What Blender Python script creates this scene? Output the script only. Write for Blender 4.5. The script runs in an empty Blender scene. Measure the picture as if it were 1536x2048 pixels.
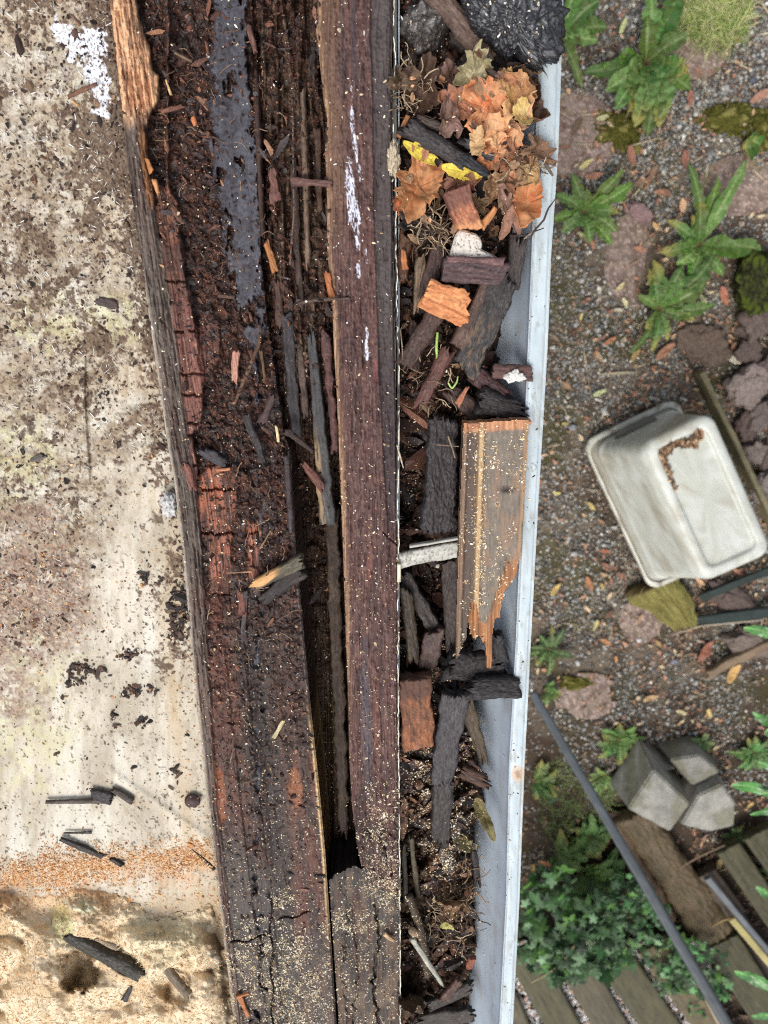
import bpy, bmesh, math, random
import numpy as np
from mathutils import Vector, Matrix, noise as mnoise

# ------------------------------------------------------------------ camera, sky, sun, exposure
PITCH = math.radians(16.0)
CAMZ = 3.0
FPX = 1540.0            # focal length in photo pixels (photo 1536 x 2048)
S = 2.35                # height of the rotten timber's top
sc = bpy.context.scene
cam_d = bpy.data.cameras.new('camera')
cam = bpy.data.objects.new('camera', cam_d)
sc.collection.objects.link(cam)
cam.location = (0, 0, CAMZ)
cam.rotation_euler = (-PITCH, 0, 0)
cam_d.sensor_width = 36.0
cam_d.sensor_fit = 'AUTO'
cam_d.lens = FPX / 2048 * 36.0
cam_d.clip_start = 0.02
cam_d.clip_end = 400
cam_d.dof.use_dof = True
cam_d.dof.focus_distance = 0.68
cam_d.dof.aperture_fstop = 9.0
sc.camera = cam
sc.render.resolution_x, sc.render.resolution_y = 768, 1024

SUN_EL, SUN_AZ = math.radians(62), math.radians(204)      # azimuth from +Y towards +X
world = bpy.data.worlds.new("World")
sc.world = world
world.use_nodes = True
wn = world.node_tree
wn.nodes.clear()
sky = wn.nodes.new('ShaderNodeTexSky')
sky.sky_type = 'NISHITA'
sky.sun_disc = False
sky.sun_elevation = SUN_EL
sky.sun_rotation = SUN_AZ
sky.dust_density = 4.0
sky.air_density = 1.0
sky.ozone_density = 0.6
hsv = wn.nodes.new('ShaderNodeHueSaturation')
hsv.inputs['Saturation'].default_value = 0.42
bg = wn.nodes.new('ShaderNodeBackground')
bg.inputs['Strength'].default_value = 0.14
wo = wn.nodes.new('ShaderNodeOutputWorld')
wn.links.new(sky.outputs[0], hsv.inputs['Color'])
wn.links.new(hsv.outputs[0], bg.inputs['Color'])
wn.links.new(bg.outputs[0], wo.inputs['Surface'])
sun_d = bpy.data.lights.new('sun', 'SUN')
sun_d.energy = 1.25
sun_d.angle = math.radians(32)
sun_d.color = (1.0, 0.96, 0.90)
sun = bpy.data.objects.new('sun', sun_d)
sc.collection.objects.link(sun)
sdir = Vector((math.sin(SUN_AZ) * math.cos(SUN_EL), math.cos(SUN_AZ) * math.cos(SUN_EL), math.sin(SUN_EL)))
sun.rotation_euler = sdir.to_track_quat('Z', 'Y').to_euler()
sun.location = sdir * 20
sc.view_settings.view_transform = 'Standard'
sc.view_settings.look = 'None'
sc.view_settings.exposure = 0.5
sc.view_settings.gamma = 1.0
sc.cycles.use_denoising = False
sc.cycles.filter_width = 1.15
sc.cycles.max_bounces = 5
sc.cycles.diffuse_bounces = 3
sc.cycles.glossy_bounces = 2
sc.cycles.transmission_bounces = 2
sc.cycles.caustics_reflective = False
sc.cycles.caustics_refractive = False

# ------------------------------------------------------------------ measuring helpers
SP, CP = math.sin(-PITCH), math.cos(-PITCH)

def P(px, py, z):
    """world point at height z seen at photo position (px, py); numpy-friendly"""
    dx = (np.asarray(px, float) - 768.0) / FPX
    dy = -(np.asarray(py, float) - 1024.0) / FPX
    wy = dy * CP + SP
    wz = dy * SP - CP
    t = (z - CAMZ) / wz
    return np.stack(np.broadcast_arrays(dx * t, wy * t, z + 0 * dx), -1)

def Q(x, y, z):
    """photo position of a world point"""
    zz = z - CAMZ
    cy = y * CP + zz * SP
    cz = -y * SP + zz * CP
    return 768 + FPX * x / -cz, 1024 - FPX * cy / -cz

def pxs(py, z):
    """metres per photo pixel at row py, height z"""
    dy = -(py - 1024.0) / FPX
    return (CAMZ - z) / -(dy * SP - CP) / FPX

def V3(p):
    return Vector([float(c) for c in p])

def lin(c):
    c = np.asarray(c, float) / 255.0
    return np.where(c <= 0.04045, c / 12.92, ((c + 0.055) / 1.055) ** 2.4)

def C(r, g, b):
    return lin((r, g, b))

def sst(a, b, x):
    t = np.clip((x - a) / (b - a), 0, 1)
    return t * t * (3 - 2 * t)

def mix(a, b, m):
    m = np.asarray(m)[..., None]
    return a * (1 - m) + b * m

def poly(pts):
    ks = [p[0] for p in pts]; vs = [p[1] for p in pts]
    return lambda y: np.interp(y, ks, vs)

# ------------------------------------------------------------------ numpy noise
def _h(ix, iy, seed):
    h = (ix.astype(np.int64) * 374761393 + iy.astype(np.int64) * 668265263 + seed * 974634777) & 0xffffffff
    h = ((h ^ (h >> 13)) * 1274126177) & 0xffffffff
    h = ((h ^ (h >> 16)) * 2246822519) & 0xffffffff
    h = h ^ (h >> 15)
    return (h & 0xffffff) / float(0xffffff)

def vn(x, y, seed=0):
    x = np.asarray(x, float); y = np.asarray(y, float)
    x, y = np.broadcast_arrays(x, y)
    ix, iy = np.floor(x), np.floor(y)
    fx, fy = x - ix, y - iy
    fx = fx * fx * fx * (fx * (fx * 6 - 15) + 10); fy = fy * fy * fy * (fy * (fy * 6 - 15) + 10)
    a = _h(ix, iy, seed); b = _h(ix + 1, iy, seed); c = _h(ix, iy + 1, seed); d = _h(ix + 1, iy + 1, seed)
    return (a * (1 - fx) + b * fx) * (1 - fy) + (c * (1 - fx) + d * fx) * fy

def fbm(x, y, o=4, seed=0, g=0.5):
    s = 0; a = 1; t = 0
    x = np.asarray(x, float); y = np.asarray(y, float)
    for i in range(o):
        s = s + a * vn(x * 2 ** i + 17.3 * i, y * 2 ** i - 9.1 * i, seed + i * 31)
        t += a; a *= g
    return s / t

def stretch(n, k=1.6):
    return np.clip(0.5 + (n - 0.5) * k, 0, 1)

def worley(x, y, seed=0):
    """F1, F2 and cell id"""
    x, y = np.broadcast_arrays(np.asarray(x, float), np.asarray(y, float))
    ix, iy = np.floor(x), np.floor(y)
    f1 = np.full(x.shape, 9.0); f2 = np.full(x.shape, 9.0); cid = np.zeros(x.shape)
    for dx in (-1, 0, 1):
        for dy in (-1, 0, 1):
            cx, cy = ix + dx, iy + dy
            px = cx + _h(cx, cy, seed); py = cy + _h(cx, cy, seed + 7)
            d = np.hypot(px - x, py - y)
            near = d < f1
            f2 = np.where(near, f1, np.minimum(f2, d))
            cid = np.where(near, _h(cx, cy, seed + 13), cid)
            f1 = np.where(near, d, f1)
    return f1, f2, cid

def blob(X, Y, cx, cy, rx, ry, ang=0.0, rough=0.5, seed=0, soft=0.3, ns=25.0):
    a = math.radians(ang); dx, dy = X - cx, Y - cy
    u = (dx * math.cos(a) + dy * math.sin(a)) / rx; v = (-dx * math.sin(a) + dy * math.cos(a)) / ry
    d = np.hypot(u, v) + rough * 2 * (fbm(X / ns, Y / ns, 4, seed, 0.6) - 0.5)
    return sst(1 + soft, 1 - soft, d)

# ------------------------------------------------------------------ materials
MATS = {}
def mat(name, rough=0.8, spec=0.3, bump=0.3, scale=400.0, var=0.35, stretchv=(1, 1, 1), coat=0.0, rvar=0.15, trans=0.0):
    if name in MATS: return MATS[name]
    m = bpy.data.materials.new(name); m.use_nodes = True
    nt = m.node_tree; N = nt.nodes; L = nt.links
    b = N['Principled BSDF']
    at = N.new('ShaderNodeAttribute'); at.attribute_name = 'Col'
    tc = N.new('ShaderNodeTexCoord'); mp = N.new('ShaderNodeMapping')
    mp.inputs['Scale'].default_value = stretchv
    L.new(tc.outputs['Object'], mp.inputs['Vector'])
    n = N.new('ShaderNodeTexNoise'); n.inputs['Scale'].default_value = scale
    n.inputs['Detail'].default_value = 4; n.inputs['Roughness'].default_value = 0.65
    L.new(mp.outputs[0], n.inputs['Vector'])
    mr = N.new('ShaderNodeMapRange'); mr.inputs['From Min'].default_value = 0.25; mr.inputs['From Max'].default_value = 0.75
    mr.inputs['To Min'].default_value = 1 - var; mr.inputs['To Max'].default_value = 1 + var
    L.new(n.outputs['Fac'], mr.inputs['Value'])
    vm = N.new('ShaderNodeVectorMath'); vm.operation = 'SCALE'
    L.new(at.outputs['Color'], vm.inputs[0]); L.new(mr.outputs[0], vm.inputs['Scale'])
    L.new(vm.outputs[0], b.inputs['Base Color'])
    r2 = N.new('ShaderNodeMapRange'); r2.inputs['From Min'].default_value = 0.3; r2.inputs['From Max'].default_value = 0.7
    r2.inputs['To Min'].default_value = max(0.05, rough - rvar); r2.inputs['To Max'].default_value = min(1, rough + rvar)
    L.new(n.outputs['Fac'], r2.inputs['Value']); L.new(r2.outputs[0], b.inputs['Roughness'])
    b.inputs['Specular IOR Level'].default_value = spec
    b.inputs['Coat Weight'].default_value = coat
    if bump > 0:
        bp = N.new('ShaderNodeBump'); bp.inputs['Strength'].default_value = bump; bp.inputs['Distance'].default_value = 0.5 / scale
        L.new(n.outputs['Fac'], bp.inputs['Height']); L.new(bp.outputs[0], b.inputs['Normal'])
    if trans > 0:
        tr = N.new('ShaderNodeBsdfTranslucent'); ms = N.new('ShaderNodeMixShader'); ms.inputs[0].default_value = trans
        L.new(vm.outputs[0], tr.inputs['Color']); L.new(b.outputs[0], ms.inputs[1]); L.new(tr.outputs[0], ms.inputs[2])
        L.new(ms.outputs[0], N['Material Output'].inputs['Surface'])
    MATS[name] = m
    return m

M_WOOD = mat('rotten_wood', 0.72, 0.35, 0.5, 500, 0.30, (1, .15, 1))
M_WET = mat('wet_rotten_wood', 0.55, 0.30, 0.7, 700, 0.45, (1, .35, 1), rvar=0.3)
M_BOARD = mat('insulation_board', 0.88, 0.2, 0.35, 500, 0.12)
M_WOOL = mat('mineral_wool', 0.95, 0.1, 0.9, 700, 0.22)
M_CRUMB = mat('wood_crumbs', 0.65, 0.28, 0.3, 900, 0.4, rvar=0.3)
M_METAL = mat('painted_metal', 0.42, 0.4, 0.04, 60, 0.05, rvar=0.06)
M_LEAFD = mat('dead_leaf', 0.6, 0.35, 0.4, 300, 0.25, trans=0.15)
M_LEAF = mat('green_leaf', 0.50, 0.35, 0.35, 160, 0.35, trans=0.22, rvar=0.15)
M_TAR = mat('tarry_lump', 0.32, 0.8, 1.0, 700, 0.6, coat=0.35, rvar=0.2)
M_SOIL = mat('soil', 0.95, 0.15, 0.8, 160, 0.4)
M_STONE = mat('stone', 0.8, 0.3, 0.5, 180, 0.28)
M_PEB = mat('gravel_stone', 0.7, 0.35, 0.3, 150, 0.3)
M_PLAST = mat('weathered_plastic', 0.38, 0.45, 0.05, 25, 0.07, rvar=0.08)
M_DECK = mat('wet_timber', 0.6, 0.35, 0.4, 60, 0.3, (1, .08, 1))
M_MOSS = mat('moss', 0.95, 0.1, 1.0, 250, 0.5)
M_GLOSSLEAF = mat('glossy_leaf', 0.2, 0.6, 0.1, 60, 0.15, trans=0.15)

# ------------------------------------------------------------------ mesh builders
def tag(o, label=None, cat=None, group=None, kind=None):
    if label: o['label'] = label
    if cat: o['category'] = cat
    if group: o['group'] = group
    if kind: o['kind'] = kind
    return o

def mk(name, V, F, m, col=None, parent=None, smooth=True, origin=None, mw=None):
    """V (N,3); F one array (M,k) or list of arrays"""
    V = np.asarray(V, float)
    if not isinstance(F, list): F = [F]
    F = [np.asarray(f, np.int64) for f in F if len(f)]
    if origin is not None:
        V = V - np.asarray(origin)
    me = bpy.data.meshes.new(name)
    me.vertices.add(len(V)); me.vertices.foreach_set('co', V.astype(np.float32).ravel())
    lv = np.concatenate([f.ravel() for f in F])
    sizes = np.concatenate([np.full(len(f), f.shape[1]) for f in F])
    starts = np.concatenate([[0], np.cumsum(sizes)[:-1]])
    me.loops.add(len(lv)); me.loops.foreach_set('vertex_index', lv.astype(np.int32))
    me.polygons.add(len(sizes)); me.polygons.foreach_set('loop_start', starts.astype(np.int32))
    me.polygons.foreach_set('loop_total', sizes.astype(np.int32))
    me.polygons.foreach_set('use_smooth', np.full(len(sizes), bool(smooth)))
    me.update(calc_edges=True)
    me.validate()
    if col is not None:
        col = np.asarray(col, float)
        if col.ndim == 1: col = np.tile(col, (len(V), 1))
        lum = col @ np.array([.25, .65, .10]); ds = .06 if m.name in ('green_leaf', 'glossy_leaf', 'moss') else .10
        col = col * (1 - ds) + lum[:, None] * ds
        a = me.color_attributes.new('Col', 'FLOAT_COLOR', 'POINT')
        a.data.foreach_set('color', np.concatenate([np.clip(col, 0, 1), np.ones((len(col), 1))], 1).astype(np.float32).ravel())
    me.materials.append(m)
    o = bpy.data.objects.new(name, me)
    sc.collection.objects.link(o)
    if mw is not None: o.matrix_world = mw
    elif origin is not None: o.matrix_world = Matrix.Translation([float(c) for c in origin])
    if parent is not None:
        o.parent = parent
        o.matrix_parent_inverse = parent.matrix_world.inverted()
    return o

def empty(name, loc, label, cat, group=None):
    o = bpy.data.objects.new(name, None); sc.collection.objects.link(o)
    o.location = [float(c) for c in loc]; o.empty_display_size = 0.05
    o.matrix_world = Matrix.Translation(o.location)
    return tag(o, label, cat, group)

def grid_faces(ny, nx):
    i = np.arange(ny - 1)[:, None] * nx + np.arange(nx - 1)[None, :]
    return np.stack([i, i + nx, i + nx + 1, i + 1], -1).reshape(-1, 4)

def skirt(V, F, col, depth):
    """walls down from every open edge of a sheet"""
    E = np.concatenate([F[:, [0, 1]], F[:, [1, 2]], F[:, [2, 3]], F[:, [3, 0]]])
    n = len(V)
    key = E[:, 0] * n + E[:, 1]; rev = E[:, 1] * n + E[:, 0]
    be = E[~np.isin(key, rev)]
    used = np.unique(be); idx = np.full(n, -1); idx[used] = n + np.arange(len(used))
    low = V[used].copy()
    low[:, 2] = depth if np.isscalar(depth) else depth[used]
    SF = np.stack([be[:, 0], idx[be[:, 0]], idx[be[:, 1]], be[:, 1]], -1)[:, ::-1]
    return np.concatenate([V, low]), SF, np.concatenate([col, col[used]])

def sheet(name, xl, xr, y0, y1, zb, hf, cf, m, dx=2.0, dy=2.0, depth=0.02, keep=None, parent=None, origin=True, hz=None):
    """relief between two outlines (photo measures) on the plane zb; hf height in metres, cf colour"""
    ys = np.arange(y0, y1 + dy, dy)
    a, b = xl(ys), xr(ys)
    nx = int(np.ceil((b - a).max() / dx)) + 1
    s = np.linspace(0, 1, nx)[None, :]
    X = a[:, None] * (1 - s) + b[:, None] * s
    Y = np.repeat(ys[:, None], nx, 1)
    h = hf(X, Y)
    V = P(X, Y, zb + h)
    col = cf(X, Y, h)
    Fc = grid_faces(len(ys), nx)
    V = V.reshape(-1, 3); col = np.broadcast_to(col, X.shape + (3,)).reshape(-1, 3)
    if keep is not None:
        k = keep(X, Y).ravel()
        Fc = Fc[k[Fc].all(1)]
        used = np.unique(Fc); re = np.full(len(V), -1); re[used] = np.arange(len(used))
        V = V[used]; col = col[used]; Fc = re[Fc]
    V2, SF, c2 = skirt(V, Fc, col, V[:, 2].min() - 0.0005 if depth is None else zb - depth)
    org = [V[:, 0].mean(), V[:, 1].mean(), zb - (depth or 0)] if origin else None
    return mk(name, V2, [Fc, SF], m, c2, parent, True, org)

def loft_piece(name, p1, p2, w, t, m, col, z1=S, z2=None, roll=0.0, alt=None, endc=None, jag=(4, 4), e=4.0,
               taper=(1, 1), grain=0.6, seed=0, bend=0.0, step=2.5, colf=None, parent=None, bow=0.0, gs=1.0, endw=5.0):
    """one piece of wood between two points: fibres along its length, ragged ends. w in photo px, t in metres"""
    if z2 is None: z2 = z1
    A, B = P(p1[0], p1[1], z1), P(p2[0], p2[1], z2)
    mid = (A + B) / 2; L = np.linalg.norm(B - A)
    k = pxs((p1[1] + p2[1]) / 2, (z1 + z2) / 2)
    W = w * k
    Lp = L / k
    nr = max(8, int(Lp / step)); nc = max(20, int(2 * (w + t / k) / step))
    nc = min(nc, 220); nr = min(nr, 420)
    th = np.linspace(0, 2 * np.pi, nc, endpoint=False)
    # even spacing round a super-ellipse
    tt = np.linspace(0, 2 * np.pi, 2000)
    cx = np.sign(np.cos(tt)) * np.abs(np.cos(tt)) ** (2 / e) * W / 2; cz = np.sign(np.sin(tt)) * np.abs(np.sin(tt)) ** (2 / e) * t / 2
    al = np.concatenate([[0], np.cumsum(np.hypot(np.diff(cx), np.diff(cz)))])
    q = np.linspace(0, al[-1], nc, endpoint=False)
    cx, cz = np.interp(q, al, cx), np.interp(q, al, cz)
    xp = cx / k
    j1 = (fbm(xp / 7 / gs, 0 * xp + seed, 4, seed + 1, .7) - .5) * 2 + (np.floor(vn(xp / 4 / gs, 0 * xp + seed, seed + 5) * 3) / 3 - .3)
    j2 = (fbm(xp / 7 / gs, 0 * xp - seed, 4, seed + 2, .7) - .5) * 2 + (np.floor(vn(xp / 4 / gs, 0 * xp - seed, seed + 6) * 3) / 3 - .3)
    rr_ = random.Random(seed * 7 + 1)
    y1 = -L / 2 + jag[0] * k * j1 + (rr_.uniform(-.38, .38) * cx if jag[0] > 2.5 else 0)
    y2 = L / 2 + jag[1] * k * j2 + (rr_.uniform(-.38, .38) * cx if jag[1] > 2.5 else 0)
    irr = .03 if max(jag) <= 2.5 else (.20 if w > 26 else .45)
    v = np.linspace(0, 1, nr)[:, None]
    Y = y1[None] * (1 - v) + y2[None] * v
    tp = taper[0] * (1 - v) + taper[1] * v
    Xn = np.repeat(xp[None], nr, 0); Yp = Y / k
    zz = np.repeat(cz[None], nr, 0)
    side = np.where(zz > 0, 0.0, 50.0)
    wx = Xn + 3.5 * (fbm(Xn / 16, Yp / 34, 3, seed + 31) - .5)
    g = (fbm(wx / 2.6 / gs + side, Yp / 40 / gs + seed * 3.1, 3, seed + 3) - .5) * 1.2
    g += (fbm(wx / 8 / gs + side, Yp / 16 / gs + seed, 4, seed + 4, .6) - .5) * 1.3
    g += (fbm(Xn / 5 + side, Yp / 6, 4, seed + 33, .65) - .5) * 1.5
    X = cx[None] * tp * (1 + irr * (fbm(Yp / 24, 0 * Yp + 3 + 9 * np.sign(Xn), 3, seed + 8, .6) - .55) * 2)
    Z = zz * tp ** 0.7 * (1 + 0.1 * g) + grain * k * g * np.clip(np.abs(zz) / (t / 2), .2, 1) + bow * ((Y / L * 2) ** 2)
    X = X + bend * k * ((Y / L * 2) ** 2)
    V = np.stack([X, Y, Z], -1)
    base = np.asarray(col); alt = base * 0.5 if alt is None else np.asarray(alt)
    gm = stretch(.55 * fbm(wx / 3.0 / gs + side, Yp / 50 / gs, 3, seed + 9) + .45 * fbm(Xn / 14 + side, Yp / 22, 4, seed + 34, .6), 2.0)
    cc = mix(np.broadcast_to(base, V.shape), alt, gm)
    cc = cc * (0.8 + 0.4 * fbm(Xn / 12, Yp / 30, 3, seed + 11))[..., None]
    if endc is not None:
        d = np.minimum(v * nr * step, (1 - v) * nr * step) + 0 * Xn
        cc = mix(cc, np.asarray(endc), sst(endw, endw * .3, d + 2 * g))
    if m.name in ('wet_rotten_wood', 'rotten_wood'):
        sp_ = sst(.64, .74, vn(Xn / 1.7 + side, Yp / 1.9, seed + 41)) * sst(.45, .6, fbm(Xn / 9 + side, Yp / 12, 3, seed + 42))
        cc = mix(cc, cc * 1.6 + .05, .55 * sp_)
        cc = mix(cc, cc * .45, .7 * sst(.60, .68, fbm(Xn / 4 + side, Yp / 7, 4, seed + 43, .6)))
    if colf is not None:
        cc = colf(cc, Xn / (w / 2), v + 0 * Xn, Xn, Yp, zz > 0)
    nv = nr * nc
    idx = np.arange(nv).reshape(nr, nc)
    nxt = np.roll(idx, -1, 1)
    Fq = np.stack([idx[:-1], nxt[:-1], nxt[1:], idx[1:]], -1).reshape(-1, 4)
    # ends: an inner ring and a centre
    Vl = [V.reshape(-1, 3)]; Cl = [cc.reshape(-1, 3)]; Fl = [Fq]; n = nv
    for r, sgn in ((0, 1), (nr - 1, -1)):
        ring = V[r]; ctr = ring.mean(0)
        inner = ctr + (ring - ctr) * 0.5
        inner[:, 1] = ring[:, 1] + sgn * k * 1.0 * (vn(xp / 2, 0 * xp, seed + 21) - .3) * 2
        ec = cc[r] if endc is None else np.broadcast_to(np.asarray(endc), (nc, 3))
        Vl += [inner, ctr[None]]; Cl += [ec * 0.9, ec[:1] * 0.8]
        ri = np.arange(nc) + n; ci = n + nc
        o_, on = idx[r], nxt[r]; rn = np.roll(ri, -1)
        f1 = np.stack([o_, ri, rn, on], -1); f2 = np.stack([ri, np.full(nc, ci), rn], -1)
        if sgn < 0: f1 = f1[:, ::-1]; f2 = f2[:, ::-1]
        Fl += [f1, f2]; n += nc + 1
    yv = V3(B - A).normalized(); xv = yv.cross(Vector((0, 0, 1))).normalized(); zv = xv.cross(yv)
    R = Matrix((xv, yv, zv)).transposed().to_4x4() @ Matrix.Rotation(roll, 4, 'Y')
    mw = Matrix.Translation(V3(mid)) @ R
    quads = [f for f in Fl if f.shape[1] == 4]; tris = [f for f in Fl if f.shape[1] == 3]
    return mk(name, np.concatenate(Vl), [np.concatenate(quads), np.concatenate(tris)], m, np.concatenate(Cl), parent, True, mw=mw)

def tube(name, pts, wid, m, col, parent=None, seed=0, nc=8, rough=.25, alt=None, step=3.0):
    """twig, root or stem: pts [(px,py,z)...]; wid px or list"""
    W3 = np.array([P(p[0], p[1], p[2]) for p in pts])
    k = pxs(pts[0][1], pts[0][2])
    seg = np.linalg.norm(np.diff(W3, axis=0), axis=1); s = np.concatenate([[0], np.cumsum(seg)])
    n = max(6, int(s[-1] / k / step)); q = np.linspace(0, s[-1], n)
    Pp = np.stack([np.interp(q, s, W3[:, i]) for i in range(3)], -1)
    for _ in range(3):
        Pp[1:-1] = (Pp[:-2] + 2 * Pp[1:-1] + Pp[2:]) / 4
    wid = np.interp(q / s[-1], np.linspace(0, 1, len(np.atleast_1d(wid))), np.atleast_1d(wid)) * k / 2
    T = np.gradient(Pp, axis=0); T /= np.linalg.norm(T, axis=1)[:, None] + 1e-12
    up = np.array([0, 0, 1.0]) + 0 * T
    Sd = np.cross(T, up); nn = np.linalg.norm(Sd, axis=1)[:, None]; Sd = np.where(nn < 1e-3, [1, 0, 0], Sd / (nn + 1e-9))
    U = np.cross(Sd, T)
    th = np.linspace(0, 2 * np.pi, nc, endpoint=False)
    R = wid[:, None] * (1 + rough * 2 * (fbm(q[:, None] / k / 6, th[None] * .8, 3, seed) - .5))
    V = Pp[:, None] + R[..., None] * (np.cos(th)[None, :, None] * Sd[:, None] + np.sin(th)[None, :, None] * U[:, None])
    idx = np.arange(n * nc).reshape(n, nc); nx = np.roll(idx, -1, 1)
    Fq = np.stack([idx[:-1], idx[1:], nx[1:], nx[:-1]], -1).reshape(-1, 4)
    cc = np.broadcast_to(np.asarray(col), V.shape).copy()
    if alt is not None: cc = mix(cc, np.asarray(alt), stretch(fbm(q[:, None] / k / 5, th[None], 3, seed + 2), 2))
    Vv = np.concatenate([V.reshape(-1, 3), Pp[:1], Pp[-1:]]); cv = np.concatenate([cc.reshape(-1, 3), cc[:1, 0], cc[-1:, 0]])
    a, b = n * nc, n * nc + 1
    tr = np.concatenate([np.stack([idx[0], nx[0], np.full(nc, a)], -1), np.stack([nx[-1], idx[-1], np.full(nc, b)], -1)])
    return mk(name, Vv, [Fq, tr], m, cv, parent, True, Pp[0])

_ICO = {}
def ico(sub):
    if sub not in _ICO:
        bm = bmesh.new(); bmesh.ops.create_icosphere(bm, subdivisions=sub, radius=1)
        _ICO[sub] = (np.array([v.co[:] for v in bm.verts]), np.array([[v.index for v in f.verts] for f in bm.faces])); bm.free()
    return _ICO[sub]

def clump(name, cx, cy, rx, ry, hz, z, m, col, alt=None, ang=0.0, rough=.3, fine=.06, sub=4, seed=0, parent=None, freq=1.6, colf=None, flat=0.0, outline=None):
    """lumpy body: rx, ry px; hz metres half height; z centre height; outline: px polygon it must fill (seen from above)"""
    D, F = ico(sub)
    k = pxs(cy, z)
    n1 = np.array([mnoise.fractal(Vector(d * freq) + Vector((seed * 3.7, 0, 0)), 1.0, 2.0, 4) for d in D])
    n2 = np.array([mnoise.fractal(Vector(d * freq * 6) + Vector((0, seed * 2.3, 0)), .9, 2.0, 3) for d in D])
    R = 1 + rough * n1 + fine * n2
    V = D * R[:, None]
    if outline is not None:
        o = np.array(outline, float) - [cx, cy]
        oa = np.arctan2(-o[:, 1], o[:, 0]); orr = np.hypot(o[:, 0], o[:, 1])
        s = np.argsort(oa); oa, orr = oa[s], orr[s]
        va = np.arctan2(D[:, 1], D[:, 0])
        rr = np.interp(va, np.concatenate([oa - 2 * np.pi, oa, oa + 2 * np.pi]), np.tile(orr, 3))
        V = D * (1 + rough * .4 * n1 + fine * n2)[:, None]
        V[:, 0] *= rr * k; V[:, 1] *= rr * k
    else:
        V[:, 0] *= rx * k; V[:, 1] *= ry * k
    V[:, 2] *= hz
    if flat: V[:, 2] = np.where(V[:, 2] > hz * (1 - flat), hz * (1 - flat) + (V[:, 2] - hz * (1 - flat)) * .25, V[:, 2])
    a = math.radians(-ang); ca, sa = math.cos(a), math.sin(a)
    X = V[:, 0] * ca - V[:, 1] * sa; Yy = V[:, 0] * sa + V[:, 1] * ca
    V = np.stack([X, Yy, V[:, 2]], -1)
    alt = np.asarray(col) * .5 if alt is None else np.asarray(alt)
    cc = mix(np.broadcast_to(np.asarray(col), V.shape), alt, stretch(.5 + .5 * n2, 2))
    if colf is not None: cc = colf(cc, D, n1, n2)
    c = P(cx, cy, z)
    return mk(name, V, F, m, cc, parent, True, mw=Matrix.Translation(V3(c)))

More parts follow.
